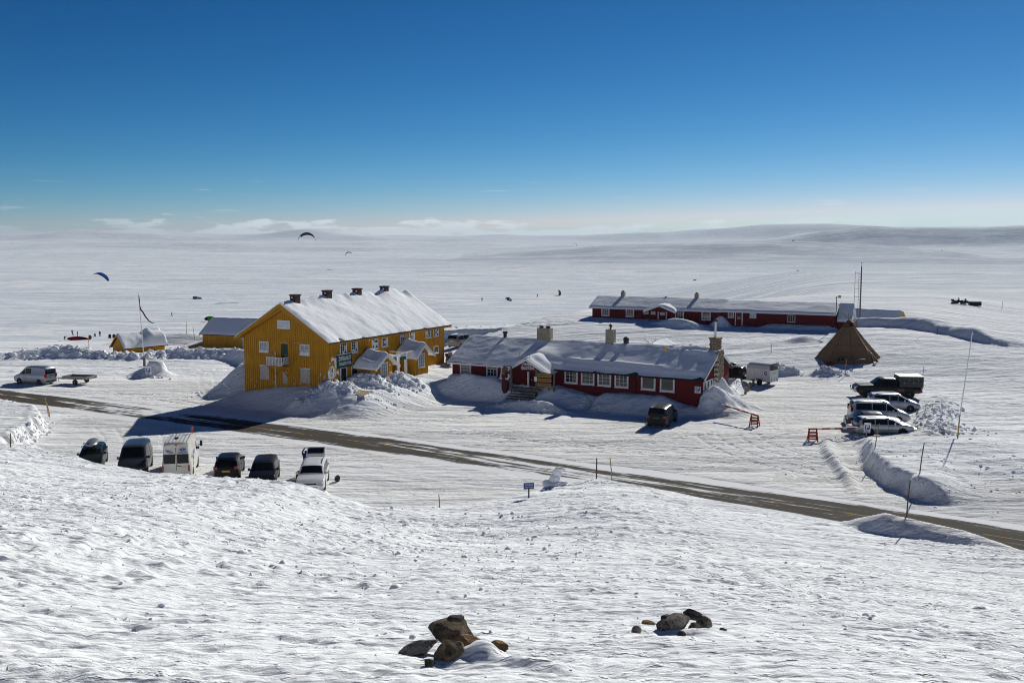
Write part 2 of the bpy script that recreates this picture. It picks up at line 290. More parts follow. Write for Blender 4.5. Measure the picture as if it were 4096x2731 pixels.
# ------------------------------------------------------------------ materials
MATS = {}
def mat(name, col=(0.5, 0.5, 0.5), rough=0.6, metal=0.0, var=0.0, vscale=6.0, bump=0.0, bscale=30.0, spec=0.5, coat=0.0, emit=None, stretch=None):
    if name in MATS: return MATS[name]
    m = bpy.data.materials.new(name); m.use_nodes = True; t = m.node_tree
    b = t.nodes['Principled BSDF']; b.inputs['Base Color'].default_value = (*col, 1); b.inputs['Roughness'].default_value = rough
    b.inputs['Metallic'].default_value = metal; b.inputs['Specular IOR Level'].default_value = spec; b.inputs['Coat Weight'].default_value = coat
    if var or bump:
        tcn = t.nodes.new('ShaderNodeTexCoord'); src = tcn.outputs['Object']
        if stretch:
            mpn = t.nodes.new('ShaderNodeMapping'); mpn.inputs['Scale'].default_value = stretch; t.links.new(src, mpn.inputs[0]); src = mpn.outputs[0]
    if var:
        nn = t.nodes.new('ShaderNodeTexNoise'); nn.inputs['Scale'].default_value = vscale; nn.inputs['Detail'].default_value = 5; t.links.new(src, nn.inputs['Vector'])
        mx = t.nodes.new('ShaderNodeMix'); mx.data_type = 'RGBA'
        mx.inputs[6].default_value = (*[c * (1 - var) for c in col], 1); mx.inputs[7].default_value = (*[min(1, c * (1 + var)) for c in col], 1)
        t.links.new(MR(t, nn.outputs[0], 0.3, 0.7, 0, 1), mx.inputs[0]); t.links.new(mx.outputs[2], b.inputs['Base Color'])
    if bump:
        nb = t.nodes.new('ShaderNodeTexNoise'); nb.inputs['Scale'].default_value = bscale; nb.inputs['Detail'].default_value = 4; t.links.new(src, nb.inputs['Vector'])
        bn = t.nodes.new('ShaderNodeBump'); bn.inputs['Strength'].default_value = 0.6; bn.inputs['Distance'].default_value = bump
        t.links.new(nb.outputs[0], bn.inputs['Height']); t.links.new(bn.outputs[0], b.inputs['Normal'])
    MATS[name] = m; return m
def snow_material():
    m = bpy.data.materials.new('snow_ground'); m.use_nodes = True; t = m.node_tree; b = t.nodes['Principled BSDF']
    b.inputs['Roughness'].default_value = 0.9; b.inputs['Specular IOR Level'].default_value = 0.0
    tcn = t.nodes.new('ShaderNodeTexCoord'); P = tcn.outputs['Object']
    at_ = t.nodes.new('ShaderNodeAttribute'); at_.attribute_name = 'dirt'
    def nz_(scale, sc=(1, 1, 1), rot=0.0, detail=4, rough=0.55):
        mpn = t.nodes.new('ShaderNodeMapping'); mpn.inputs['Scale'].default_value = sc; mpn.inputs['Rotation'].default_value = (0, 0, rot); t.links.new(P, mpn.inputs[0])
        n = t.nodes.new('ShaderNodeTexNoise'); n.inputs['Scale'].default_value = scale; n.inputs['Detail'].default_value = detail; n.inputs['Roughness'].default_value = rough
        t.links.new(mpn.outputs[0], n.inputs['Vector']); return n.outputs[0]
    crust = MR(t, nz_(0.05, (1, 3.2, 1), 0.1, 6, 0.62), 0.42, 0.62, 0, 1)          # wind crust against fresh drift
    mx = t.nodes.new('ShaderNodeMix'); mx.data_type = 'RGBA'; mx.inputs[6].default_value = (0.67, 0.71, 0.76, 1); mx.inputs[7].default_value = (0.90, 0.90, 0.905, 1)
    # exposed wind crust is greyer than loose drift; large scoured stretches out on the plain, little of it on the hillside
    spz = t.nodes.new('ShaderNodeSeparateXYZ'); t.links.new(P, spz.inputs[0])
    out_ = MR(t, spz.outputs[1], 120, 330, 0.22, 1.0)
    big = MR(t, nz_(0.006, (0.6, 1.9, 1), 0.15, 5, 0.6), 0.36, 0.62, 0, 1)
    fac = MA(t, 'SUBTRACT', 1.0, MA(t, 'MULTIPLY', MA(t, 'SUBTRACT', 1.0, MA(t, 'MULTIPLY', crust, MA(t, 'ADD', 0.35, MA(t, 'MULTIPLY', big, 0.65)))), out_))
    t.links.new(fac, mx.inputs[0])
    # rough, mottled near flanks of the hills, with their bluish shade painted into the colour
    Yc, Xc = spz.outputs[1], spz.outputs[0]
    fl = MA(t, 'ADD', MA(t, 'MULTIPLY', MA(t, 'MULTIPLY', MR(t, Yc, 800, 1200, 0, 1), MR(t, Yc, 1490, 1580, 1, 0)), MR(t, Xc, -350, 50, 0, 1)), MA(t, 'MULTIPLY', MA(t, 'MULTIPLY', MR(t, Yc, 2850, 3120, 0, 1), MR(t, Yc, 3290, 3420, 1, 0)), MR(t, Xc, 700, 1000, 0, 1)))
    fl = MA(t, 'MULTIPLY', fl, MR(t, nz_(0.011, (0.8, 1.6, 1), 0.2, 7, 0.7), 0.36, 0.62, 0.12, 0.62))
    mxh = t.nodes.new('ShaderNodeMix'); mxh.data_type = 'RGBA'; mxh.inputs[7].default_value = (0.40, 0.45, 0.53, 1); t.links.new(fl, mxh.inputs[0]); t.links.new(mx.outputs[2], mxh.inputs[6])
    mx2 = t.nodes.new('ShaderNodeMix'); mx2.data_type = 'RGBA'; mx2.inputs[7].default_value = (0.72, 0.685, 0.63, 1)
    dsp = MA(t, 'MULTIPLY', at_.outputs['Fac'], MR(t, nz_(0.9, (0.6, 1.6, 1), 0.55, 6, 0.7), 0.3, 0.66, 0.25, 1))
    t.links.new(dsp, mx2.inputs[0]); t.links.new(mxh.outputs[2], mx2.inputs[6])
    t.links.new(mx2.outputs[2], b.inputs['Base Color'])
    h = MA(t, 'ADD', MA(t, 'MULTIPLY', nz_(5, (0.8, 1.15, 1), 0.3, 7, 0.72), 0.05), MA(t, 'MULTIPLY', nz_(0.5, (0.8, 1.5, 1), 0.12, 9, 0.66), 0.17))
    h = MA(t, 'ADD', h, MA(t, 'ADD', MA(t, 'MULTIPLY', nz_(0.05, (0.55, 2.6, 1), 0.08, 7, 0.68), 1.5), MA(t, 'MULTIPLY', nz_(0.008, (0.6, 2.2, 1), -0.1, 6, 0.62), 5.0)))
    h = MA(t, 'ADD', h, MA(t, 'MULTIPLY', MA(t, 'MULTIPLY', MR(t, nz_(3.0, (0.7, 1.35, 1), 0.32, 4, 0.6), 0.54, 0.74, 0, 1), MR(t, nz_(0.16, (0.6, 1.6, 1), 0.3, 4, 0.6), 0.40, 0.60, 0.1, 1)), 0.12))
    bn = t.nodes.new('ShaderNodeBump'); bn.inputs['Strength'].default_value = 0.8; bn.inputs['Distance'].default_value = 1.0
    t.links.new(h, bn.inputs['Height']); t.links.new(bn.outputs[0], b.inputs['Normal'])
    return m
def roof_snow_material():
    return mat('snow_cover', (0.88, 0.885, 0.90), 0.9, bump=0.06, bscale=6.0, spec=0.0)
M_SNOW = snow_material()
M_RSNOW = roof_snow_material()

# ------------------------------------------------------------------ mesh helpers
class MB:
    def __init__(s): s.v = []; s.f = []; s.mi = []; s.m = 0
    def add(s, vs, fs):
        o = len(s.v); s.v += [tuple(p) for p in vs]; s.f += [tuple(i + o for i in f) for f in fs]; s.mi += [s.m] * len(fs); return s
    def box(s, x0, x1, y0, y1, z0, z1):
        return s.add([(x0, y0, z0), (x1, y0, z0), (x1, y1, z0), (x0, y1, z0), (x0, y0, z1), (x1, y0, z1), (x1, y1, z1), (x0, y1, z1)],
                     [(0, 3, 2, 1), (4, 5, 6, 7), (0, 1, 5, 4), (1, 2, 6, 5), (2, 3, 7, 6), (3, 0, 4, 7)])
    def beam(s, a, b, w, h=None, up=(0, 0, 1)):
        a = Vector(a); b = Vector(b); d = (b - a).normalized(); h = h or w; up = Vector(up)
        if abs(d.dot(up)) > 0.98: up = Vector((0, 1, 0))
        r = d.cross(up).normalized(); u = r.cross(d).normalized(); vs = []
        for p in (a, b):
            for i, j in ((-1, -1), (1, -1), (1, 1), (-1, 1)): vs.append(p + r * (i * w / 2) + u * (j * h / 2))
        return s.add(vs, [(0, 1, 2, 3), (4, 7, 6, 5), (0, 4, 5, 1), (1, 5, 6, 2), (2, 6, 7, 3), (3, 7, 4, 0)])
    def tube(s, pts, r, n=8, cap=True):
        pts = [Vector(p) for p in pts]; rs = r if isinstance(r, (list, tuple)) else [r] * len(pts); vs = []; fs = []; pu = None
        for i, p in enumerate(pts):
            d = (pts[min(i + 1, len(pts) - 1)] - pts[max(i - 1, 0)]).normalized()
            if pu is None: pu = Vector((0, 0, 1)) if abs(d.z) < 0.9 else Vector((0, 1, 0))
            a = d.cross(pu).normalized(); pu = a.cross(d).normalized()
            for k in range(n): t = 2 * math.pi * k / n; vs.append(p + a * (math.cos(t) * rs[i]) + pu * (math.sin(t) * rs[i]))
        for i in range(len(pts) - 1):
            for k in range(n): fs.append((i * n + k, i * n + (k + 1) % n, (i + 1) * n + (k + 1) % n, (i + 1) * n + k))
        if cap: fs.append(tuple(range(n))[::-1]); fs.append(tuple((len(pts) - 1) * n + k for k in range(n)))
        return s.add(vs, fs)
    def prism(s, poly, axis, a, b):
        """polygon (2D) extruded along axis 0/1/2 from a to b"""
        n = len(poly); vs = []
        for c in (a, b):
            for p in poly:
                q = [p[0], p[1]]; q.insert(axis, c); vs.append(tuple(q))
        return s.add(vs, [tuple(range(n))[::-1], tuple(range(n, 2 * n))] + [(i, (i + 1) % n, n + (i + 1) % n, n + i) for i in range(n)])
    def lathe(s, prof, n=16, axis=2, c=(0, 0, 0)):
        vs = []; fs = []
        for (r, h) in prof:
            for k in range(n):
                t = 2 * math.pi * k / n; q = [r * math.cos(t), r * math.sin(t)]; q.insert(axis, h); vs.append((q[0] + c[0], q[1] + c[1], q[2] + c[2]))
        m = len(prof)
        for i in range(m - 1):
            for k in range(n): fs.append((i * n + k, i * n + (k + 1) % n, (i + 1) * n + (k + 1) % n, (i + 1) * n + k))
        fs.append(tuple(range(n))[::-1]); fs.append(tuple((m - 1) * n + k for k in range(n)))
        return s.add(vs, fs)
    def grid(s, P):                              # P[i][j] -> point
        nu, nv = len(P), len(P[0]); o = [p for row in P for p in row]
        return s.add(o, [(i * nv + j, i * nv + j + 1, (i + 1) * nv + j + 1, (i + 1) * nv + j) for i in range(nu - 1) for j in range(nv - 1)])
    def build(s, name, m, parent=None, loc=None, rz=0.0, smooth=False, sharp=35.0, flip=True):
        me = bpy.data.meshes.new(name); me.from_pydata(s.v, [], s.f)
        for q in (m if isinstance(m, (list, tuple)) else [m]): me.materials.append(q)
        if max(s.mi, default=0) > 0: me.polygons.foreach_set('material_index', s.mi)
        if flip:
            bm = bmesh.new(); bm.from_mesh(me); bmesh.ops.recalc_face_normals(bm, faces=bm.faces); bm.to_mesh(me); bm.free()
        if smooth:
            me.polygons.foreach_set('use_smooth', [True] * len(me.polygons)); me.set_sharp_from_angle(angle=R(sharp))
        me.update()
        return link(name, me, parent, loc, rz)
def link(name, data, parent=None, loc=None, rz=0.0):
    o = bpy.data.objects.new(name, data); COL.objects.link(o)
    if loc is not None: o.location = loc
    o.rotation_euler[2] = rz
    if parent is not None: o.parent = parent
    return o
def tag(o, label=None, cat=None, group=None, kind=None):
    if label: o['label'] = label
    if cat: o['category'] = cat
    if group: o['group'] = group
    if kind: o['kind'] = kind
    return o
def thing(name, label, cat, loc=(0, 0, 0), rz=0.0, group=None):
    o = bpy.data.objects.new(name, None); COL.objects.link(o); o.location = loc; o.rotation_euler[2] = rz; o.empty_display_size = 0.3
    return tag(o, label, cat, group)
def BX(name, m, parent, *b, **k): return MB().box(*b).build(name, m, parent, **k)
_font_cache = {}
def text_mesh(txt, size, m, name='lettering', parent=None, loc=(0, 0, 0), rot=(R(90), 0, 0), width=None, extr=0.006, bold=0.0):
    c = bpy.data.curves.new('t', 'FONT'); c.body = txt; c.size = size; c.align_x = 'CENTER'; c.align_y = 'CENTER'; c.extrude = extr; c.offset = bold; c.space_line = 0.95; c.resolution_u = 3
    o = bpy.data.objects.new('t', c); COL.objects.link(o)
    me = bpy.data.meshes.new_from_object(o.evaluated_get(bpy.context.evaluated_depsgraph_get())); bpy.data.objects.remove(o); bpy.data.curves.remove(c)
    me.materials.clear(); me.materials.append(m)
    ob = link(name, me, parent, loc); ob.rotation_euler = rot
    if width:
        xs = [v.co.x for v in me.vertices]; w = max(xs) - min(xs)
        for v in me.vertices: v.co.x *= width / w
    return ob

# ------------------------------------------------------------------ ground, road
def build_ground():
    seg = [(-900, 0, 14), (0, 4, 10), (4, 10, 150), (10, 20, 150), (20, 58, 330), (58, 112, 370), (112, 165, 190)]
    ys = []
    for a, b, n in seg: ys += list(np.linspace(a, b, n, endpoint=False))
    y = 165.0
    while y < 16000: ys.append(y); y *= 1.021
    ys.append(16000.0); ys = np.array(ys)
    nd = 600
    t = np.linspace(-1, 1, nd); g_ = np.geomspace(0.4, 12000, 26)
    wdt = np.where(ys > 0, 4.0 + 0.585 * ys, 4.0)
    X = wdt[:, None] * t[None, :]; X = np.concatenate([-wdt[:, None] - g_[None, ::-1], X, wdt[:, None] + g_[None, :]], 1); Y = np.repeat(ys[:, None], X.shape[1], 1)
    Z, dirt = terrain(X, Y, True)
    nr, nc = X.shape
    me = bpy.data.meshes.new('snow_ground'); me.vertices.add(nr * nc)
    me.vertices.foreach_set('co', np.stack([X, Y, Z], -1).astype(np.float32).ravel())
    i = np.arange(nr - 1)[:, None] * nc + np.arange(nc - 1)[None, :]
    q = np.stack([i, i + 1, i + nc + 1, i + nc], -1).reshape(-1, 4).astype(np.int32); nq = len(q)
    me.loops.add(nq * 4); me.polygons.add(nq)
    me.loops.foreach_set('vertex_index', q.ravel()); me.polygons.foreach_set('loop_start', np.arange(0, nq * 4, 4, dtype=np.int32))
    me.polygons.foreach_set('use_smooth', np.ones(nq, bool))
    at_ = me.attributes.new('dirt', 'FLOAT', 'POINT'); at_.data.foreach_set('value', dirt.astype(np.float32).ravel())
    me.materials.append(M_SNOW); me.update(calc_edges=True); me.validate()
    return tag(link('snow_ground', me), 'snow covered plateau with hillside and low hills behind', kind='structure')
build_ground()

def road_material():
    m = bpy.data.materials.new('asphalt'); m.use_nodes = True; t = m.node_tree; b = t.nodes['Principled BSDF']
    b.inputs['Roughness'].default_value = 0.95; b.inputs['Specular IOR Level'].default_value = 0.08
    uv = t.nodes.new('ShaderNodeUVMap'); uv.uv_map = 'UVMap'; P = uv.outputs[0]
    sp = t.nodes.new('ShaderNodeSeparateXYZ'); t.links.new(P, sp.inputs[0])
    def nz_(scale, sc, detail=5, rough=0.6):
        mpn = t.nodes.new('ShaderNodeMapping'); mpn.inputs['Scale'].default_value = sc; t.links.new(P, mpn.inputs[0])
        n = t.nodes.new('ShaderNodeTexNoise'); n.inputs['Scale'].default_value = scale; n.inputs['Detail'].default_value = detail; n.inputs['Roughness'].default_value = rough
        t.links.new(mpn.outputs[0], n.inputs['Vector']); return n.outputs[0]
    # snow blown on in streaks along the road: more on the edges and between the wheel tracks, more in the middle stretch
    av = MA(t, 'ABSOLUTE', sp.outputs[1])
    edge = MR(t, av, 1.4, 3.2, 0.0, 0.40)
    mid = MA(t, 'MULTIPLY', MR(t, av, 0.05, 0.65, 0.05, 0.0), 1.0)
    def G(c, w, h): return MA(t, 'MULTIPLY', MR(t, MA(t, 'ABSOLUTE', MA(t, 'SUBTRACT', sp.outputs[0], c)), 0, w, 1, 0), h)
    stretch_ = MA(t, 'ADD', MA(t, 'ADD', G(24, 16, 0.12), G(70, 22, 0.10)), MA(t, 'ADD', G(105, 10, 0.05), 0.012))
    nn = MA(t, 'ADD', MA(t, 'MULTIPLY', nz_(1.0, (0.20, 2.3, 1), 8, 0.72), 0.80), MA(t, 'MULTIPLY', nz_(1.0, (0.05, 0.9, 1), 3), 0.35))
    s_ = MA(t, 'ADD', MA(t, 'ADD', nn, edge), MA(t, 'ADD', stretch_, mid))
    mask = MR(t, s_, 0.675, 0.745, 0.0, 1.0)
    dust = MA(t, 'MULTIPLY', MR(t, s_, 0.60, 0.74, 0.0, 1.0), 0.05)
    a = t.nodes.new('ShaderNodeMix'); a.data_type = 'RGBA'; a.inputs[6].default_value = (0.045, 0.038, 0.031, 1); a.inputs[7].default_value = (0.098, 0.084, 0.068, 1)
    t.links.new(nz_(1.0, (0.3, 1.2, 1), 6), a.inputs[0])
    # centre line paint, broken, worn
    ym = MA(t, 'MULTIPLY', MR(t, MA(t, 'ABSOLUTE', MA(t, 'SUBTRACT', sp.outputs[1], 0.0)), 0.05, 0.065, 1, 0), MR(t, nz_(1.0, (1.3, 3.0, 1), 4), 0.42, 0.58, 0, 0.9))
    dash = MR(t, MA(t, 'FRACT', MA(t, 'MULTIPLY', sp.outputs[0], 1 / 12.0)), 0.79, 0.80, 1, 0, False)
    yl = MA(t, 'MULTIPLY', ym, dash)
    b2 = t.nodes.new('ShaderNodeMix'); b2.data_type = 'RGBA'; t.links.new(yl, b2.inputs[0]); t.links.new(a.outputs[2], b2.inputs[6]); b2.inputs[7].default_value = (0.56, 0.34, 0.03, 1)
    c = t.nodes.new('ShaderNodeMix'); c.data_type = 'RGBA'; t.links.new(MA(t, 'MAXIMUM', mask, dust), c.inputs[0]); t.links.new(b2.outputs[2], c.inputs[6]); c.inputs[7].default_value = (0.82, 0.82, 0.83, 1)
    t.links.new(c.outputs[2], b.inputs['Base Color'])
    bn = t.nodes.new('ShaderNodeBump'); bn.inputs['Distance'].default_value = 0.02; bn.inputs['Strength'].default_value = 0.6
    t.links.new(MA(t, 'ADD', mask, MA(t, 'MULTIPLY', nz_(14, (1, 1, 1)), 0.25)), bn.inputs['Height']); t.links.new(bn.outputs[0], b.inputs['Normal'])
    return m
def build_road():
    xs = np.concatenate([np.linspace(-190, -62, 20), np.linspace(-60, 45, 140), np.linspace(48, 130, 14)]); ys = yroad(xs)
    ln = np.concatenate([[0], np.cumsum(np.hypot(np.diff(xs), np.diff(ys)))]); ln -= np.interp(-56.0, xs, ln)
    tx = np.gradient(xs); ty = np.gradient(ys); n = np.hypot(tx, ty); nx, ny = ty / n, -tx / n       # towards the hillside
    vs = np.linspace(-3.6, 3.6, 13); b = MB(); P = []
    for i in range(len(xs)): P.append([(xs[i] + nx[i] * v, ys[i] + ny[i] * v, 0.012 - 0.004 * abs(v)) for v in vs])
    b.grid(P); o = b.build('road', road_material(), flip=False)
    uv = o.data.uv_layers.new(name='UVMap'); nv = len(vs)
    co = np.array([[ln[i], v] for i in range(len(xs)) for v in vs], np.float32)
    li = np.empty(len(o.data.loops), np.int32); o.data.loops.foreach_get('vertex_index', li); uv.data.foreach_set('uv', co[li].ravel())
    return tag(o, 'grey asphalt road with yellow centre line and blown snow', kind='structure')
build_road()
# ------------------------------------------------------------------ houses
OCHRE = mat('ochre_paint', (0.53, 0.25, 0.014), 0.7, var=0.22, vscale=2.2, stretch=(4, 4, 0.35), spec=0.25)
OCHRE_D = mat('ochre_trim', (0.48, 0.22, 0.012), 0.65, var=0.08, spec=0.25)
def siding_material(name, col, pitch=0.13):
    m = bpy.data.materials.new(name); m.use_nodes = True; t = m.node_tree; b = t.nodes['Principled BSDF']; b.inputs['Roughness'].default_value = 0.75; b.inputs['Specular IOR Level'].default_value = 0.2
    tcn = t.nodes.new('ShaderNodeTexCoord'); sp = t.nodes.new('ShaderNodeSeparateXYZ'); t.links.new(tcn.outputs['Object'], sp.inputs[0])
    fr = MA(t, 'FRACT', MA(t, 'MULTIPLY', sp.outputs[2], 1 / pitch))
    n = t.nodes.new('ShaderNodeTexNoise'); n.inputs['Scale'].default_value = 2.5; n.inputs['Detail'].default_value = 6
    mpn = t.nodes.new('ShaderNodeMapping'); mpn.inputs['Scale'].default_value = (0.5, 0.5, 4); t.links.new(tcn.outputs['Object'], mpn.inputs[0]); t.links.new(mpn.outputs[0], n.inputs['Vector'])
    mx = t.nodes.new('ShaderNodeMix'); mx.data_type = 'RGBA'; mx.inputs[6].default_value = (*[c * 0.8 for c in col], 1); mx.inputs[7].default_value = (*[c * 1.25 for c in col], 1)
    t.links.new(n.outputs[0], mx.inputs[0]); t.links.new(mx.outputs[2], b.inputs['Base Color'])
    bn = t.nodes.new('ShaderNodeBump'); bn.inputs['Distance'].default_value = 0.025; t.links.new(MA(t, 'SUBTRACT', 1.0, fr), bn.inputs['Height']); t.links.new(bn.outputs[0], b.inputs['Normal'])
    MATS[name] = m; return m
RED = siding_material('red_siding', (0.135, 0.012, 0.013))
REDP = mat('red_boards', (0.125, 0.012, 0.013), 0.75, var=0.2, vscale=4, spec=0.2)
WHITE = mat('white_paint', (0.78, 0.78, 0.76), 0.55, var=0.04, spec=0.3)
GREEN = mat('green_paint', (0.018, 0.06, 0.035), 0.6, var=0.1, spec=0.3)
GLASS = mat('dark_glass', (0.018, 0.02, 0.024), 0.06, spec=0.6)
GLASSP = mat('pale_glass', (0.34, 0.37, 0.40), 0.25, var=0.25, vscale=3, spec=0.5)
FROST = mat('frosted_glass', (0.62, 0.65, 0.68), 0.5, var=0.2, vscale=8)
BRICK = mat('chimney_brick', (0.065, 0.026, 0.022), 0.85, var=0.35, vscale=14, bump=0.02, bscale=25)
CONC = mat('pale_render', (0.33, 0.29, 0.21), 0.9, var=0.2, vscale=5, bump=0.01)
DARKM = mat('dark_metal', (0.02, 0.02, 0.022), 0.5, metal=0.2)
STEEL = mat('steel', (0.45, 0.46, 0.47), 0.35, metal=0.9)
WOODG = mat('weathered_wood', (0.17, 0.14, 0.11), 0.85, var=0.35, vscale=4, stretch=(6, 6, 0.6), bump=0.008)
WOODY = mat('pine_wood', (0.44, 0.24, 0.065), 0.65, var=0.25, vscale=5, stretch=(0.8, 4, 8))
BOARDP = mat('plywood', (0.52, 0.40, 0.27), 0.75, var=0.15, vscale=3)
SHUT = mat('grey_board', (0.50, 0.42, 0.36), 0.8, var=0.18, vscale=5)
STONE = mat('field_stone', (0.20, 0.15, 0.085), 0.9, var=0.5, vscale=5, bump=0.03, bscale=12)
INK = mat('black_ink', (0.012, 0.011, 0.010), 0.7)
SIGNG = mat('sign_green', (0.012, 0.075, 0.045), 0.5, var=0.1)
SIGNB = mat('sign_blue', (0.006, 0.055, 0.30), 0.45)
SIGNW = mat('sign_white', (0.80, 0.80, 0.80), 0.45)

_pane_cache = {}
def pane_mesh(w, h, m):
    k = (round(w, 3), round(h, 3), m.name)
    if k not in _pane_cache:
        me = bpy.data.meshes.new('pane'); me.from_pydata([(-w / 2, 0, 0), (w / 2, 0, 0), (w / 2, 0, h), (-w / 2, 0, h), (-w / 2, 0.012, 0), (w / 2, 0.012, 0), (w / 2, 0.012, h), (-w / 2, 0.012, h)], [],
                       [(0, 1, 2, 3), (5, 4, 7, 6), (0, 4, 5, 1), (1, 5, 6, 2), (2, 6, 7, 3), (3, 7, 4, 0)]); me.materials.append(m); _pane_cache[k] = me
    return _pane_cache[k]
def window(parent, face, a, z0, w, h, nx, ny, off=0.0, fr=0.10, frame=None, glass=None, sill=True, depth=0.07, snow=0.0, seed=0, crust=False):
    """face '-y' : a is the centre along x ; face '+x' : a is the centre along y"""
    frame = frame or WHITE; glass = glass or GLASS
    b = MB(); hw = w / 2; bar = 0.028
    b.box(-hw, -hw + fr, -depth, 0, 0, h).box(hw - fr, hw, -depth, 0, 0, h).box(-hw + fr, hw - fr, -depth, 0, h - fr, h).box(-hw + fr, hw - fr, -depth, 0, 0, fr)
    iw, ih = w - 2 * fr, h - 2 * fr
    for i in range(1, nx): x = -iw / 2 + iw * i / nx; b.box(x - bar / 2, x + bar / 2, -depth * 0.72, -0.004, fr, h - fr)
    for j in range(1, ny):
        z = fr + ih * j / ny
        for i in range(nx):
            x0 = -iw / 2 + iw * i / nx + bar / 2 * (i > 0); x1 = -iw / 2 + iw * (i + 1) / nx - bar / 2 * (i < nx - 1); b.box(x0, x1, -depth * 0.70, -0.004, z - bar / 2, z + bar / 2)
    if sill: b.box(-hw - 0.04, hw + 0.04, -depth - 0.05, -0.004, -0.05, -0.003)
    loc = (a, off, z0) if face == '-y' else (-off, a, z0); rz = 0 if face == '-y' else R(90)
    o = b.build('window', frame, parent, loc, rz)
    rg = random.Random(seed)
    for i in range(nx):
        for j in range(ny):
            pw, ph = iw / nx - bar * 0.5, ih / ny - bar * 0.5
            g = FROST if crust and rg.random() < 0.45 else glass
            link('pane', pane_mesh(pw, ph, g), o, (-iw / 2 + iw * (i + 0.5) / nx, -depth * 0.35, fr + ih * j / ny + bar * 0.25))
    if snow:
        s = MB(); P = []
        for i in range(9):
            t = i / 8; x = -hw + w * t; hh = snow * (0.5 + 0.9 * abs(math.sin(seed * 1.7 + t * 5.1))) * (0.25 + 0.75 * math.sin(math.pi * min(max(t, 0.04), 0.96)) ** 0.5)
            P.append([(x, -depth - 0.06, -0.002), (x, -depth - 0.05, hh * 0.6), (x, -depth * 0.75, hh), (x, -depth * 0.55, hh * 1.1), (x, -depth * 0.5, 0.0)])
        s.grid(P); s.build('sill_snow', M_RSNOW, o, smooth=True, sharp=80)
    return o
def roof_snow(parent, axis, u0, u1, v0, v1, zf, th, seed, nu=70, nv=40, edge=0.35, name='roof_snow', wob=0.0, extra=None, m=None):
    """snow lying on a roof whose plane is zf(v); ridge runs along axis 0 (x) or 1 (y)"""
    u = np.linspace(u0, u1, nu); v = np.linspace(v0, v1, nv); U, V = np.meshgrid(u, v, indexing='ij')
    e = np.minimum(np.minimum(U - u0, u1 - U), np.minimum(V - v0, v1 - V)); Vw = V + wob * fbm(U * 0.8, U * 0.3, 3, seed + 9) * (np.abs(V - (v0 + v1) / 2) / ((v1 - v0) / 2)) ** 3
    n = fbm(U * 0.35, V * 0.45, 3, seed); n2 = fbm(U * 1.6, V * 2.2, 3, seed + 4)
    T = th * (0.8 + 0.40 * n) + 0.035 * n2 * (0.4 + th)
    if extra is not None: T = T + extra(U, V)
    T = np.maximum(T, 0.03) * (0.28 + 0.72 * S(e / edge) ** 0.7)
    zz = np.vectorize(zf)(V); Z = zz + T
    b = MB(); P = [[((U[i, j], Vw[i, j]) if axis == 0 else (Vw[i, j], U[i, j])) + (Z[i, j],) for j in range(nv)] for i in range(nu)]
    b.grid(P)
    def low(i, j): p = P[i][j]; return (p[0], p[1], zz[i, j] + 0.004)
    b.grid([[P[i][0] for i in range(nu)], [low(i, 0) for i in range(nu)]]); b.grid([[P[i][nv - 1] for i in range(nu)], [low(i, nv - 1) for i in range(nu)]])
    b.grid([[P[0][j] for j in range(nv)], [low(0, j) for j in range(nv)]]); b.grid([[P[nu - 1][j] for j in range(nv)], [low(nu - 1, j) for j in range(nv)]])
    return b.build(name, m or M_RSNOW, parent, smooth=True, sharp=75)
def battens(wall, face, a0, a1, step, ztop, zbot, mat_, off=0.0, seed=1, w=0.065, d=0.045):
    """vertical cover strips, each its own board"""
    n = max(1, int(round((a1 - a0) / step)))
    cache = {}
    for i in range(n + 1):
        a = a0 + (a1 - a0) * i / n; zt = ztop(a) if callable(ztop) else ztop; zb = zbot(a) if callable(zbot) else zbot
        if zt - zb < 0.15: continue
        k = round(zt - zb, 3)
        if k not in cache:
            b = MB().box(-w / 2, w / 2, -d, 0, 0, zt - zb); o = b.build('board', mat_, wall, (a, off, zb) if face == '-y' else (-off, a, zb), 0 if face == '-y' else R(90)); cache[k] = o.data
        else: link('board', cache[k], wall, (a, off, zb) if face == '-y' else (-off, a, zb), 0 if face == '-y' else R(90))
def snow_crust(parent, face, cells, seed, name='wall_snow', off=-0.035):
    """lumps of wind-packed snow sticking to a wall: (a, z, width, height)"""
    rg = random.Random(seed); b = MB()
    for (a, z, w, h) in cells:
        n = 9; ring = []
        for k in range(n): t = 2 * math.pi * k / n; r = rg.uniform(0.55, 1.0); ring.append((math.cos(t) * w / 2 * r, math.sin(t) * h / 2 * r))
        vs = []
        for (p, q) in ring: vs.append((a + p, off + 0.036, z + q) if face == '-y' else (-off - 0.036, a + p, z + q))
        for (p, q) in ring: vs.append((a + p * .6, off - 0.05, z + q * .6) if face == '-y' else (-off + 0.05, a + p * .6, z + q * .6))
        b.add(vs, [(k, (k + 1) % n, n + (k + 1) % n, n + k) for k in range(n)] + [tuple(range(n, 2 * n))])
    return b.build(name, M_RSNOW, parent, smooth=True, sharp=80)

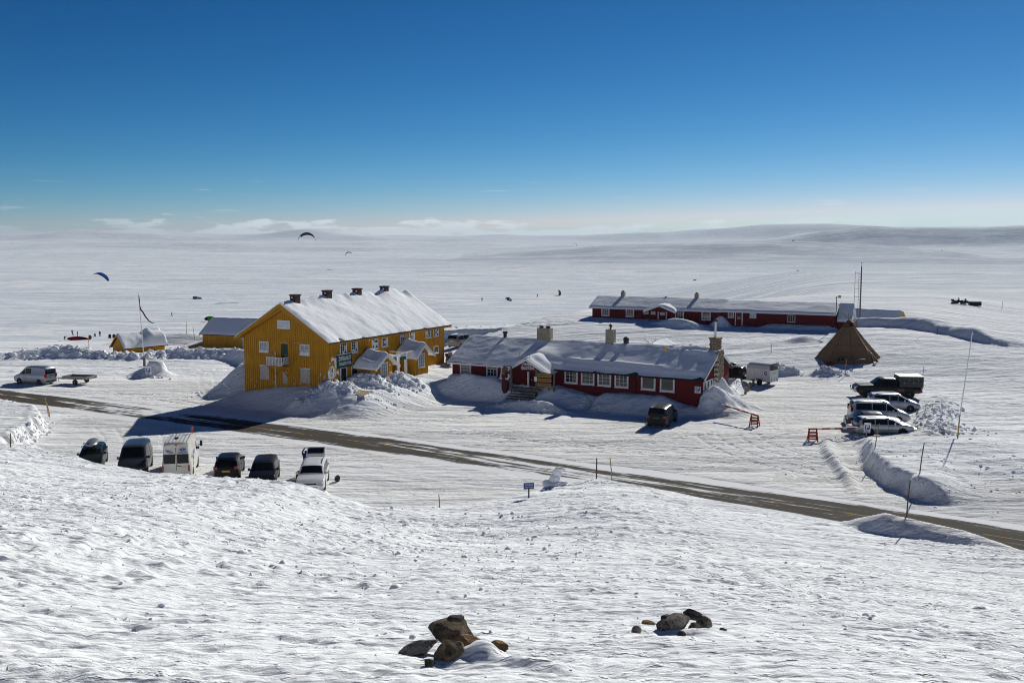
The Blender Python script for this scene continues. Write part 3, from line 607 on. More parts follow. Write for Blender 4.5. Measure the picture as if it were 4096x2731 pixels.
# ---- yellow lodge
LODGE_RZ = R(-27.8)
L = thing('lodge', 'large yellow two-storey lodge with snow roof and four brick chimneys', 'lodge', (-17.5, 93.6, 0.0), LODGE_RZ)
LW, LL, LE, RX, RZ_ = 10.55, 20.9, 6.45, -5.27, 9.62         # width, length, eave, ridge x, ridge height at the wall plane
sl = (RZ_ - LE) / (LW / 2)
b = MB(); gp_ = [(-LW, -0.8), (0, -0.8), (0, LE), (RX, RZ_), (-LW, LE)]
b.prism(gp_, 1, 0, LL); wall = b.build('wall', OCHRE, L)
def gtop(x): return LE + sl * (LW / 2 - abs(x - RX)) - 0.02
battens(wall, '-y', -LW + 0.06, -0.06, 0.262, lambda x: 6.28 if True else 0, -0.6, OCHRE, 0.0)
battens(wall, '-y', -LW + 0.25, -0.25, 0.262, gtop, 6.36, OCHRE, -0.0)
battens(wall, '+x', 0.06, LL - 0.06, 0.262, LE - 0.12, -0.3, OCHRE, 0.0)
MB().box(-LW + 0.02, -0.02, -0.055, -0.002, 6.27, 6.37).build('belt_board', OCHRE_D, L)
# roof slab with overhangs
ov, oy = 0.62, 0.62
def rplane(x): return RZ_ + 0.22 - sl * abs(x - RX)
b = MB()
xl, xr_ = -LW - ov, ov
for s_, xe_ in ((-1, xl), (1, xr_)):
    b.prism([(RX, rplane(RX)), (xe_, rplane(xe_)), (xe_, rplane(xe_) - 0.12), (RX, rplane(RX) - 0.12)], 1, -oy, LL + oy)
roof = b.build('roof', mat('roof_felt', (0.035, 0.033, 0.033), 0.9), L)
for y0 in (-oy - 0.05, LL + oy):
    for xe_ in (xl, xr_): MB().prism([(RX, rplane(RX) + 0.02), (xe_, rplane(xe_) + 0.02), (xe_, rplane(xe_) - 0.34), (RX, rplane(RX) - 0.40)], 1, y0, y0 + 0.048).build('bargeboard', OCHRE_D, L)
for xe_ in (xl, xr_): MB().prism([(RX, rplane(RX) - 0.43), (xe_, rplane(xe_) - 0.13), (xe_, rplane(xe_) - 0.24), (RX, rplane(RX) - 0.68)], 1, -0.56, -0.04).build('soffit', OCHRE_D, L)
MB().box(0.56, 0.615, -oy, LL + oy, rplane(0.6) - 0.30, rplane(0.6) - 0.12).build('eave_board', OCHRE_D, L)
def lodge_thick(U, V): return 0.05 * fbm(U * 0.9, V * 0.9, 3, 18) + 0.26 * S(1 - np.abs(V - RX) / 1.3) * (0.5 + fbm(U * 0.6, U * 0 + 2, 2, 8)) - 0.12 * S(1 - np.abs(V - (xr_)) / 2.0) + 0.10 * S((U - 3) / 4) * S((LL - U) / 4)
roof_snow(roof, 1, -oy - 0.06, LL + oy + 0.04, xl - 0.04, xr_ + 0.02, rplane, 0.26, 11, 120, 64, edge=0.5, extra=lodge_thick, wob=0.12)
def brick_chimney(parent, x, y, zb, zt, wx, wy):
    b = MB().box(x - wx / 2, x + wx / 2, y - wy / 2, y + wy / 2, zb, zt - 0.13).box(x - wx / 2 - 0.07, x + wx / 2 + 0.07, y - wy / 2 - 0.07, y + wy / 2 + 0.07, zt - 0.129, zt)
    o = b.build('chimney', BRICK, parent)
    MB().box(x - wx / 2 + 0.14, x + wx / 2 - 0.14, y - wy / 2 + 0.14, y + wy / 2 - 0.14, zt - 0.02, zt + 0.012).build('flue', INK, o)
    snow_crust(o, '-y', [(x + random.Random(int(y * 9)).uniform(-.2, .2), zt - 0.3, 0.32, 0.26)], int(y * 7), off=y - wy / 2 - 0.004)
    return o
for y, zt in ((1.55, 10.62), (6.55, 10.80), (11.65, 10.76), (16.7, 10.78)): brick_chimney(roof, RX + 0.1, y, 9.2, zt, 0.66, 0.78)
# gable windows, door, balcony, boarded openings
window(L, '-y', -5.31, 7.38, 1.56, 0.80, 4, 2, -0.03, 0.085, glass=FROST, snow=0.20, seed=3)
window(L, '-y', -7.87, 4.93, 1.17, 1.05, 2, 2, -0.03, 0.09, glass=GLASSP, snow=0.22, seed=4)
window(L, '-y', -2.77, 4.90, 1.18, 1.04, 2, 2, -0.03, 0.09, glass=GLASSP, snow=0.30, seed=6)
d = MB().box(-5.72, -4.97, -0.055, -0.001, 3.82, 5.85).build('door', GREEN, L)
MB().box(-5.16, -5.06, -0.09, -0.056, 4.75, 4.85).build('handle', STEEL, d)
for (x0, x1, z0, z1) in ((-8.49, -7.31, 2.19, 3.56), (-3.38, -2.21, 2.17, 3.55), (-5.58, -5.01, 1.98, 3.15)):
    o = MB().box(x0, x1, -0.06, -0.002, z0, z1).build('shutter_board', SHUT, L)
    MB().box(x0 - 0.05, x1 + 0.05, -0.075, -0.003, z1, z1 + 0.06).build('lintel', WHITE if z1 > 3.5 else OCHRE_D, o)
bal = MB().box(-6.72, -4.74, -1.12, -0.03, 3.66, 3.80).beam((-6.5, -1.0, 3.6), (-6.5, -0.05, 2.7), 0.07).beam((-4.95, -1.0, 3.6), (-4.95, -0.05, 2.7), 0.07).build('balcony', OCHRE_D, L)
MB().box(-6.72, -4.74, -1.12, -1.05, 4.56, 4.65).box(-6.72, -6.65, -1.049, -0.03, 4.56, 4.65).box(-4.81, -4.74, -1.049, -0.03, 4.56, 4.65).box(-6.72, -4.74, -1.12, -1.05, 3.82, 3.88).build('handrail', WHITE, bal)
bm0 = None
for i in range(11):
    if bm0 is None: bm0 = MB().box(-0.045, 0.045, -0.02, 0.02, 0, 0.68).build('baluster', WHITE, bal, (-6.66, -1.085, 3.88)).data
    else: link('baluster', bm0, bal, (-6.66 + i * 0.184, -1.085, 3.88))
for i in range(1, 5): link('baluster', bm0, bal, (-6.685, -1.08 + i * 0.22, 3.88), R(90)); link('baluster', bm0, bal, (-4.775, -1.08 + i * 0.22, 3.88), R(90))
b = MB(); P = [[(-6.0 + 1.2 * t, -1.0 + 0.9 * q, 3.80 + 0.5 * (0.2 + t) * math.sin(math.pi * min(max(q, 0.05), 0.95)) * (0.8 + 0.2 * math.sin(9 * t))) for q in (0, .12, .3, .5, .7, .88, 1)] for t in [i / 7 for i in range(8)]]
b.grid(P); b.build('balcony_snow', M_RSNOW, bal, smooth=True, sharp=80)
MB().tube([(-6.45, -0.09, 5.05), (-6.45, -0.09, 1.2)], 0.05, 8).build('drainpipe', WHITE, L)
MB().box(-0.72, -0.26, -0.14, -0.032, 2.24, 2.60).build('meter_box', mat('blue_box', (0.05, 0.09, 0.16), 0.5), L)
rg = random.Random(5)
snow_crust(L, '-y', [(rg.uniform(-1.2, -0.1), rg.uniform(1.9, 3.2), rg.uniform(0.04, 0.10), rg.uniform(0.1, 0.5)) for _ in range(16)] + [(x, 5.98 + rg.uniform(-.03, .05), 0.16, 0.10) for x in (-8.2, -7.6, -3.1, -2.5, -5.7, -5.3, -5.0, -4.0, -3.6)]
           + [(rg.uniform(-3.4, -2.2), 3.62, 0.3, 0.14) for _ in range(5)] + [(rg.uniform(-10, -.4), rg.uniform(1.2, 2.1), 0.06, 0.3) for _ in range(14)], 3)
# long wall windows
for i, (y, z) in enumerate(((2.27, 4.87), (4.05, 4.88), (7.5, 4.93), (9.22, 4.97), (12.59, 5.04), (14.25, 5.09), (17.52, 5.13), (19.13, 5.15))):
    window(L, '+x', y, z, 1.06, 1.20, 3, 4, -0.03, 0.085, snow=0.13, seed=20 + i, crust=True)
window(L, '+x', 19.1, 3.22, 1.0, 0.84, 1, 1, -0.03, 0.09, snow=0.12, seed=40)
window(L, '+x', 2.25, 2.05, 1.04, 1.60, 1, 1, -0.03, 0.10, seed=41); window(L, '+x', 4.0, 2.05, 1.04, 1.62, 1, 1, -0.03, 0.10, seed=42)
snow_crust(L, '+x', [(rg.uniform(0.05, 1.5), rg.uniform(2.0, 4.7), rg.uniform(0.15, 0.55), rg.uniform(0.2, 0.7)) for _ in range(46)] + [(rg.uniform(0.05, 0.5), rg.uniform(2.0, 3.8), 0.5, 0.6) for _ in range(14)]
           + [(y + rg.uniform(-.5, .5), z + 1.26, 0.22, 0.11) for (y, z) in ((2.27, 4.87), (4.05, 4.88), (7.5, 4.93), (9.22, 4.97)) for _ in range(4)]
           + [(rg.uniform(4.6, 6), rg.uniform(2.4, 4.2), 0.14, 0.35) for _ in range(10)] + [(6.6, 6.0, 0.3, 0.45)], 8)
# name board on the long wall
sg = thing('name_board', 'green name board with white letters on the yellow lodge wall', 'sign', (L.matrix_basis @ Vector((0, 0, 0))), LODGE_RZ)
o = MB().box(0.10, 0.16, 1.12, 3.55, 3.62, 4.90).build('panel', SIGNG, sg)
text_mesh('DYRANUT', 0.62, SIGNW, parent=sg, loc=(0.168, 2.38, 4.50), rot=(R(90), 0, R(90)), width=1.95, bold=0.012)
text_mesh('TURISTHYTTA', 0.42, SIGNW, parent=sg, loc=(0.168, 2.38, 3.98), rot=(R(90), 0, R(90)), width=1.95, bold=0.01)
snow_crust(sg, '+x', [(1.2 + 0.21 * i, 4.93, 0.26, 0.16) for i in range(11)], 4, name='board_snow', off=-0.13)
# two gabled porches in front of the long wall, with the trellis between
def porch(y0, y1, zw, za, depth, zb, seed, win):
    yc = (y0 + y1) / 2
    w_ = MB().prism([(y0, zb), (y1, zb), (y1, zw), (yc, za), (y0, zw)], 0, 0.0, depth).build('porch_wall', OCHRE, L)
    battens(w_, '+x', y0 + 0.05, y1 - 0.05, 0.25, lambda a: zw + (za - zw) * (1 - abs(a - yc) / (yc - y0)) - 0.03, zb, OCHRE, -depth)
    battens(w_, '-y', 0.15, depth - 0.05, 0.25, zw - 0.04, zb, OCHRE, y0)
    s2 = (za - zw) / (yc - y0); ov2 = 0.62
    def pp(y): return za + 0.16 - s2 * abs(y - yc)
    b = MB()
    for ye_ in (y0 - ov2, y1 + ov2): b.prism([(yc, pp(yc)), (ye_, pp(ye_)), (ye_, pp(ye_) - 0.07), (yc, pp(yc) - 0.07)], 0, -0.02, depth + 0.55)
    rf = b.build('porch_roof', WHITE, L)
    for ye_ in (y0 - ov2, y1 + ov2): MB().prism([(yc, pp(yc) + 0.02), (ye_, pp(ye_) + 0.02), (ye_, pp(ye_) - 0.24), (yc, pp(yc) - 0.26)], 0, depth + 0.551, depth + 0.60).build('porch_bargeboard', WHITE, L)
    def ex(U, V): return 0.28 * S((1.6 - U) / 1.8) + 0.16 * S(1 - np.abs(V - (y0 - 0.3)) / 1.0) - 0.20 * S(1 - np.abs(V - (y1 + .4)) / 0.9)
    roof_snow(rf, 0, 0.02, depth + 0.56, y0 - ov2 - 0.05, y1 + ov2 - 0.02, pp, 0.34, seed, 30, 34, edge=0.4, extra=ex)
    window(L, '+x', win[0], win[1], win[2], win[3], 3, 4, -depth - 0.03, 0.09, seed=seed, glass=GLASSP)
    return w_
porch(4.41, 7.38, 3.62, 4.55, 2.2, 0.6, 51, (5.93, 2.24, 1.23, 1.58))
porch(11.51, 14.05, 3.98, 4.92, 2.2, 0.6, 57, (12.71, 2.52, 1.16, 1.50))
pg = MB()
for y in (8.6, 9.95): pg.box(2.02, 2.24, y - 0.11, y + 0.11, 0.8, 4.15)
pg.beam((2.13, 7.2, 4.22), (2.13, 11.4, 4.42), 0.14, 0.13); pg.beam((0.1, 8.6, 4.30), (2.4, 8.6, 4.20), 0.1, 0.12); pg.beam((0.1, 9.95, 4.40), (2.4, 9.95, 4.30), 0.1, 0.12)
o = pg.build('entrance_frame', WHITE, L)
MB().box(2.245, 2.29, 8.78, 9.78, 3.72, 4.05).build('entrance_sign', SIGNG, o)
MB().box(0.03, 0.09, 9.0, 10.1, 1.6, 3.75).build('entrance_door', GREEN, L)
snow_crust(o, '+x', [(8.3 + .3 * i, 4.36 + 0.012 * i, 0.34, 0.14) for i in range(7)], 14, off=-2.14)
for (y, z, h) in ((7.0, 3.35, .2), (6.98, 2.55, .22), (7.12, 2.55, .22), (7.26, 2.55, .22)): BX('notice', SIGNW, L, 2.205, 2.235, y - .05, y + .05, z, z + h)

# ---- red cafe in front
CAFE_RZ = R(-29.0)
C = thing('cafe', 'long dark red cafe building with white windows and gabled porch', 'building', (17.3, 90.2, 0.0), CAFE_RZ)
CL, CE, CRY, CRZ, CB = 26.95, 3.30, 4.25, 5.36, 8.3
cs = (CRZ - CE) / CRY
b = MB(); b.prism([(0.0, -0.2), (CB, -0.2), (CB, CRZ - cs * (CB - CRY)), (CRY, CRZ), (0.0, CE)], 0, -CL, 0.2); cw = b.build('wall', RED, C)
BX('foundation', CONC, C, -3.2, 0.26, -0.06, 2.0, -0.3, 0.62)
def cplane(y): return CRZ + 0.18 - cs * abs(y - CRY)
b = MB()
for ye_ in (-0.45, CB + 0.4): b.prism([(CRY, cplane(CRY)), (ye_, cplane(ye_)), (ye_, cplane(ye_) - 0.11), (CRY, cplane(CRY) - 0.11)], 0, -CL - 0.35, 0.55)
croof = b.build('roof', MATS['roof_felt'], C)
for x0 in (-CL - 0.40, 0.551):
    MB().prism([(CRY, cplane(CRY) + 0.03), (-0.47, cplane(-0.47) + 0.03), (-0.47, cplane(-0.47) - 0.20), (CRY, cplane(CRY) - 0.22)], 0, x0, x0 + 0.048).build('bargeboard', WHITE, C)
    MB().prism([(CRY, cplane(CRY) + 0.03), (CB - 1.0, cplane(CB - 1.0) + 0.03), (CB - 1.0, cplane(CB - 1.0) - 0.20), (CRY, cplane(CRY) - 0.22)], 0, x0, x0 + 0.048).build('bargeboard', WHITE, C)
BX('eave_board', WHITE, C, -CL - 0.35, -19.4, -0.50, -0.455, cplane(-0.47) - 0.24, cplane(-0.47) - 0.04)
b = MB().tube([(-15.2, -0.53, cplane(-0.47) - 0.09), (0.6, -0.53, cplane(-0.47) - 0.11)], 0.065, 8).tube([(-6.35, -0.5, cplane(-.47) - 0.14), (-6.35, -0.12, cplane(-.47) - 0.45), (-6.35, -0.09, 0.9)], 0.05, 8)
b.build('gutter', DARKM, C)
def cx_extra(U, V):
    pz = 0.55 * S(1 - np.abs(U + 17.2) / 3.4) * S((3.2 - V) / 2.5)                       # snow lying over the porch valley
    rim = -0.30 * S(1 - (V + 0.45) / 0.9) * S((U + 14.5) / 1.0)                           # bared eave over the right windows
    tr = 0.16 * S(1 - np.abs(V - (1.05 - 0.03 * (U + 14))) / 0.35) * S((U + 14.5) / 1.5) * S((-3 - U) / 3)
    rough_ = 0.16 * np.abs(fbm(U * 1.2, V * 1.2, 3, 207)) * S((U + 5.5) / 2.0) * S((V - 2.2) / 1.2)
    return pz + rim + tr + rough_
roof_snow(croof, 0, -CL - 0.38, 0.54, -0.48, CB + 0.4, cplane, 0.20, 71, 170, 60, edge=0.35, extra=cx_extra, wob=0.10)
for i, x in enumerate((-25.3, -22.1, -20.38)): window(C, '-y', x, 1.92, 1.34, 1.30, 3, 3, -0.004, 0.13, seed=80 + i, depth=0.08)
for i, (x, z) in enumerate(((-13.1, 1.91), (-11.31, 1.91), (-9.55, 1.89), (-7.76, 1.88))): window(C, '-y', x, z, 1.42, 1.29, 3, 3, -0.004, 0.14, seed=90 + i, depth=0.08)
for i, (x, z) in enumerate(((-5.04, 1.86), (-3.15, 1.83))): window(C, '-y', x, z, 1.44, 1.34, 1, 1, -0.004, 0.15, seed=96 + i, depth=0.08)
for i in range(3): window(C, '+x', 0.75 + i * 0.95, 1.6, 0.85, 1.35, 1, 2, -0.205, 0.10, seed=99 + i)
# porch with lettering
PY, PX = -1.5, -17.2
b = MB(); b.prism([(-19.35, 2.95), (-14.95, 2.95), (PX, 4.22)], 1, PY, 2.0); b.box(-19.2, -15.1, -0.9, -0.02, 1.2, 2.97); pw = b.build('porch_gable', REDP, C)
ps = (4.22 - 2.95) / 2.2
def pplane(x): return 4.22 + 0.14 - ps * abs(x - PX)
b = MB()
for xe_ in (PX - 2.5, PX + 2.5): b.prism([(PX, pplane(PX)), (xe_, pplane(xe_)), (xe_, pplane(xe_) - 0.08), (PX, pplane(PX) - 0.08)], 1, PY - 0.35, 2.2)
prf = b.build('porch_roof', WHITE, C)
for xe_ in (PX - 2.52, PX + 2.52): MB().prism([(PX, pplane(PX) + 0.03), (xe_, pplane(xe_) + 0.03), (xe_, pplane(xe_) - 0.26), (PX, pplane(PX) - 0.29)], 1, PY - 0.40, PY - 0.352).build('porch_bargeboard', WHITE, C)
roof_snow(prf, 1, PY - 0.34, 2.6, PX - 2.5, PX + 2.55, pplane, 0.22, 77, 34, 40, edge=0.3, extra=lambda U, V: 0.30 * S((V - PX + 0.3) / 1.0) * S((U + 1.3) / 1.2))
text_mesh('DYRANUT\nFJELLSTOVA', 0.40, SIGNW, 'lettering', C, (PX + 0.02, PY - 0.012, 3.50), bold=0.014, width=1.5)
o = MB().box(-18.35, -17.32, -0.96, -0.902, 1.35, 2.92).build('door', REDP, C); MB().box(-17.46, -17.38, -1.0, -0.962, 2.05, 2.2).build('handle', STEEL, o)
o = MB().box(-17.12, -15.75, -0.96, -0.902, 1.35, 2.92).build('door', REDP, C); MB().box(-17.05, -16.97, -1.0, -0.962, 2.05, 2.2).build('handle', STEEL, o)
BX('post', WHITE, C, PX - 0.09, PX + 0.07, -1.36, -1.22, 1.30, 2.96)
BX('doorstep', WOODG, C, -18.9, -15.5, -2.1, -0.9, 1.15, 1.40)
for i in range(4): BX('step', WOODG, C, -18.5, -15.7, -2.55 - i * 0.42, -2.15 - i * 0.42, 1.02 - i * 0.19, 1.10 - i * 0.19)
def antler(parent, x, y, z, s, name='antlers'):
    b = MB()
    for k in (-1, 1):
        p = [(x, y, z), (x + k * 0.25 * s, y - 0.05, z + 0.12 * s), (x + k * 0.55 * s, y - 0.1, z + 0.25 * s), (x + k * 0.62 * s, y - 0.15, z + 0.6 * s)]
        b.tube(p, [0.03 * s, 0.028 * s, 0.022 * s, 0.01 * s], 6)
        b.tube([p[1], (x + k * 0.2 * s, y - 0.3 * s, z + 0.02 * s), (x + k * 0.22 * s, y - 0.42 * s, z + 0.16 * s)], [0.022 * s, 0.018 * s, 0.008 * s], 5)
        b.tube([p[2], (x + k * 0.8 * s, y - 0.1, z + 0.36 * s)], [0.02 * s, 0.008 * s], 5); b.tube([p[3], (x + k * 0.45 * s, y - 0.2, z + 0.78 * s)], [0.012 * s, 0.006 * s], 5)
    return b.build(name, mat('antler_bone', (0.12, 0.09, 0.065), 0.7), parent, smooth=True)
antler(C, PX, PY - 0.5, 4.28, 0.95)
# chimneys, vents
o = BX('chimney', CONC, croof, -18.98, -18.27, 3.9, 4.7, 4.9, 6.80); MB().lathe([(.2, 6.8), (.2, 6.9), (.3, 6.93), (.3, 6.98), (.1, 7.03)], 12, 2, (-18.62, 4.3, 0)).build('cowl', DARKM, o)
o = BX('chimney', CONC, croof, -18.22, -17.5, 3.9, 4.7, 4.9, 6.80); MB().lathe([(.2, 6.8), (.2, 6.9), (.3, 6.93), (.3, 6.98), (.1, 7.03)], 12, 2, (-17.86, 4.3, 0)).build('cowl', DARKM, o)
o = BX('chimney', CONC, croof, -11.2, -10.4, 3.9, 4.7, 4.9, 7.0); MB().lathe([(.16, 7.0), (.09, 7.05), (.09, 7.25), (.16, 7.27), (.16, 7.45), (.05, 7.55)], 12, 2, (-10.8, 4.3, 0)).tube([(-11.0, 4.3, 7.0), (-11.0, 4.3, 7.7)], 0.015, 5).build('cowl', DARKM, o)
MB().lathe([(.19, 5.4), (.19, 6.0), (.27, 6.02), (.27, 6.1), (.24, 6.24)], 12, 2, (-23.0, 4.3, 0)).build('vent', mat('rust_metal', (0.05, 0.03, 0.025), 0.8), croof)
MB().lathe([(.26, 5.5), (.28, 5.95), (.32, 6.05), (.26, 6.2), (.12, 6.3)], 12, 2, (-9.2, 4.5, 0)).build('vent', mat('old_copper', (0.03, 0.035, 0.03), 0.7), croof)
BX('roof_hatch', DARKM, croof, -4.4, -1.0, 4.55, 4.7, 5.4, 5.75)
# stone gable and its chimney: stones set in mortar
def boulder(name, r, seed, m, parent, loc, sc=(1, 1, 1), sub=1, rough=0.35, rz=0.0, smooth=False):
    bm = bmesh.new(); bmesh.ops.create_icosphere(bm, subdivisions=sub, radius=r)
    for v in bm.verts:
        n = mnoise.noise(v.co / r * 1.1 + Vector((seed * 3.1, seed, 0))) * rough + mnoise.noise(v.co / r * 2.7 + Vector((seed, 7, seed))) * rough * 0.35
        v.co *= 1 + n; v.co.x *= sc[0]; v.co.y *= sc[1]; v.co.z *= sc[2]
    me = bpy.data.meshes.new(name); bm.to_mesh(me); bm.free(); me.materials.append(m)
    if smooth: me.polygons.foreach_set('use_smooth', [True] * len(me.polygons)); me.set_sharp_from_angle(angle=R(38))
    return link(name, me, parent, loc, rz)
MORTAR = mat('pale_mortar', (0.55, 0.54, 0.52), 0.9, var=0.15)
sw = MB().prism([(3.4, 0.2), (5.2, 0.2), (5.05, 5.6), (3.55, 5.6)], 0, 0.21, 0.62).build('stone_stack', MORTAR, C)
rg = random.Random(21); smesh = [boulder('stone', 0.17, 300 + k, STONE, sw, (0.6, 3.6 + 0.3 * k, 1.0), (0.55, 1.25, 0.8)) for k in range(4)]
for row in range(19):
    for k in range(4):
        if row < 4 and k < 3: continue
        y = 3.6 + k * 0.42 + (row % 2) * 0.16 + rg.uniform(-.05, .05); z = 1.15 + row * 0.235 + rg.uniform(-.03, .03)
        if y > 5.1: continue
        o = link('stone', smesh[rg.randrange(4)].data, sw, (0.62, y, z)); o.rotation_euler = (rg.uniform(-.4, .4), 0, 0)
for k in range(10):
    o = link('stone', smesh[k % 4].data, sw, (0.42, 3.48, 1.3 + k * 0.44), R(90)); o.scale = (1, 1, rg.uniform(.9, 1.2))
sc_ = BX('chimney', MORTAR, croof, -0.42, 0.46, 3.95, 4.75, 4.9, 6.62)
for row in range(5):
    for k in range(3):
        link('stone', smesh[(row + k) % 4].data, sc_, (-0.28 + 0.3 * k + 0.08 * (row % 2), 3.95, 5.62 + row * 0.23), R(90))
    for k in range(3): link('stone', smesh[(row + k + 1) % 4].data, sc_, (0.46, 4.1 + 0.27 * k, 5.62 + row * 0.23))
BX('chimney_cap', STONE, sc_, -0.52, 0.56, 3.85, 4.85, 6.62, 6.72); MB().tube([(0, 4.35, 6.7), (0, 4.35, 8.2)], 0.11, 10).build('stove_pipe', STEEL, sc_)
MB().lathe([(.12, 8.2), (.17, 8.22), (.19, 8.4), (.1, 8.5)], 10, 2, (0, 4.35, 0)).build('cowl', DARKM, sc_)
# signs and things by the cafe
def cafe_at(x, y, z): return C.matrix_basis @ Vector((x, y, z))
def psign(name, label, loc, rz, w=0.56, h=0.78, pole=None):
    t = thing(name, label, 'parking sign', loc, rz)
    b_ = MB().box(-w / 2, w / 2, -0.012, 0.012, 0, h).build('plate', SIGNW, t)
    MB().box(-w * .36, w * .36, -0.019, -0.0125, h * 0.32, h * 0.32 + w * .72).build('blue_field', SIGNB, b_)
    text_mesh('P', w * 0.82, SIGNW, 'letter', b_, (0, -0.024, h * 0.32 + w * .36), bold=0.012)
    o = MB()
    for k in range(3): o.box(-w * .34 + .05 * k, w * .34 - .06 * k, -0.017, -0.0125, h * (0.07 + .075 * k), h * (0.10 + .075 * k))
    o.build('small_print', INK, b_)
    if pole: MB().tube([(0, 0.05, -pole), (0, 0.05, h)], 0.035, 8).build('post', STEEL, t)
    return t
psign('parking_sign', 'white parking sign with blue P on the red cafe wall', cafe_at(-0.2, -0.03, 1.93), CAFE_RZ, 0.56, 0.62)
ms = thing('menu_stand', 'wooden sign stand with three carved boards beside the cafe porch', 'sign', cafe_at(-15.0, -2.0, 1.2), CAFE_RZ)
ms.rotation_euler[2] = CAFE_RZ
MB().tube([(-0.95, 0, -0.6), (-0.93, 0, 1.0), (-0.96, 0, 2.1)], [0.13, 0.11, 0.10], 8).build('post', WOODG, ms, smooth=True)
MB().tube([(0.95, 0, -0.9), (1.0, 0, 1.0), (1.03, 0, 2.05)], [0.12, 0.10, 0.08], 8).build('post', WOODG, ms, smooth=True)
MB().beam((-0.95, 0, 1.85), (1.0, 0, 1.80), 0.09).build('crossbar', WOODG, ms)
for k, tx in enumerate(('RESEPSJON', 'KAFETERIA', 'TURISTHEIM')):
    o = MB().box(-0.76, 0.74, -0.11, -0.05, 1.42 - k * 0.46, 1.76 - k * 0.46).build('board', WOODY, ms); text_mesh(tx, 0.27, INK, 'lettering', o, (0, -0.115, 1.59 - k * 0.46), width=1.25, extr=0.003)
MB().box(-1.1, -0.80, -0.16, -0.13, 0.98, 1.42).build('notice', SIGNW, ms)
for x in (-0.45, 0.45): MB().box(x - .03, x + .03, -0.04, 0.02, -0.2, 0.5).build('slat', WOODG, ms)
# carved troll-like figure by the porch
fg = thing('carved_statue', 'carved wooden statue of bearded figure in white sleeves by cafe porch', 'statue', cafe_at(-19.1, -2.6, 1.35), CAFE_RZ)
MB().lathe([(.34, -.5), (.36, .2), (.33, .75), (.36, 1.0), (.40, 1.3), (.33, 1.5), (.16, 1.6)], 14).build('robe', mat('statue_red', (0.10, 0.012, 0.012), 0.8, var=0.3), fg, smooth=True)
MB().lathe([(.10, 1.5), (.21, 1.6), (.25, 1.75), (.22, 1.92), (.12, 2.02)], 14).tube([(0, -.2, 1.72), (0, -.34, 1.66), (0, -.36, 1.6)], [.07, .06, .03], 7).build('head', mat('carved_wood', (0.24, 0.12, 0.035), 0.8, var=0.4, bump=0.02), fg, smooth=True)
MB().lathe([(.22, 1.55), (.26, 1.45), (.17, 1.25), (.05, 1.05)], 10, 2, (0, -.16, 0)).build('beard', MATS['carved_wood'], fg, smooth=True)
MB().lathe([(.34, 1.93), (.35, 1.97), (.22, 1.99), (.19, 2.2), (.05, 2.28)], 14).build('hat', WOODG, fg, smooth=True)
for k in (-1, 1): MB().tube([(k * .34, 0, 1.42), (k * .46, -.05, 1.15), (k * .40, -.25, 0.95), (k * .2, -.36, 1.0)], [.14, .13, .12, .07], 8).build('sleeve', WHITE, fg, smooth=True)
MB().tube([(0.66, 0.05, -0.5), (0.62, 0.05, 2.2)], 0.10, 8).build('support_post', WOODG, fg)
# odds on the cafe roof
t = thing('plastic_crate', 'yellow plastic crate lying on the cafe roof snow', 'crate', cafe_at(-4.6, 3.3, 5.22), CAFE_RZ); YEL = mat('yellow_plastic', (0.75, 0.40, 0.01), 0.5)
for (bx) in ((-.22, .22, -.16, -.13, 0, .3), (-.22, .22, .13, .16, 0, .3), (-.22, -.19, -.13, .13, 0, .3), (.19, .22, -.13, .13, 0, .3)):
    b = MB(); x0, x1, y0, y1, z0, z1 = bx
    b.box(x0, x1, y0, y1, 0, .07).box(x0, x1, y0, y1, .23, .3)
    for k in range(3):
        if x1 - x0 > y1 - y0: q = x0 + (x1 - x0 - .05) * k / 2; b.box(q, q + .05, y0, y1, .07, .23)
        else: q = y0 + (y1 - y0 - .05) * k / 2; b.box(x0, x1, q, q + .05, .07, .23)
    b.build('side', YEL, t)
BX('bottom', YEL, t, -.19, .19, -.13, .13, 0.0, .03); t.rotation_euler[0] = R(-20)
t = MB().lathe([(.16, 0), (.2, .38), (.22, .40), (.2, .42), (.17, .05)], 14).build('bucket', SIGNW, None, cafe_at(-2.7, 5.2, 5.42)); tag(t, 'white plastic bucket standing behind the cafe roof ridge', 'bucket')
antler(tag(thing('antler_mount', 'pale antlers sticking up behind the cafe roof', 'antlers', cafe_at(-8.3, 9.0, 5.3), CAFE_RZ)), 0, 0, 0, 1.0, 'antlers')
# smaller snow roof behind the cafe ridge (rear wing)
t = thing('rear_wing', 'low snow-covered roof behind the cafe ridge', 'building', cafe_at(-8.3, 8.35, 0), CAFE_RZ)
MB().prism([(-3.2, 0.0), (3.2, 0.0), (3.2, 3.6), (0, 5.1), (-3.2, 3.6)], 1, 0.0, 5.0).build('wall', RED, t)
b = MB()
for xe_ in (-3.5, 3.5): b.prism([(0, 5.25), (xe_, 3.6), (xe_, 3.5), (0, 5.15)], 1, -0.2, 5.2)
rw = b.build('roof', MATS['roof_felt'], t)
roof_snow(rw, 1, -0.3, 5.3, -3.5, 3.5, lambda x: 5.25 - 1.65 / 3.5 * abs(x), 0.22, 91, 26, 26)

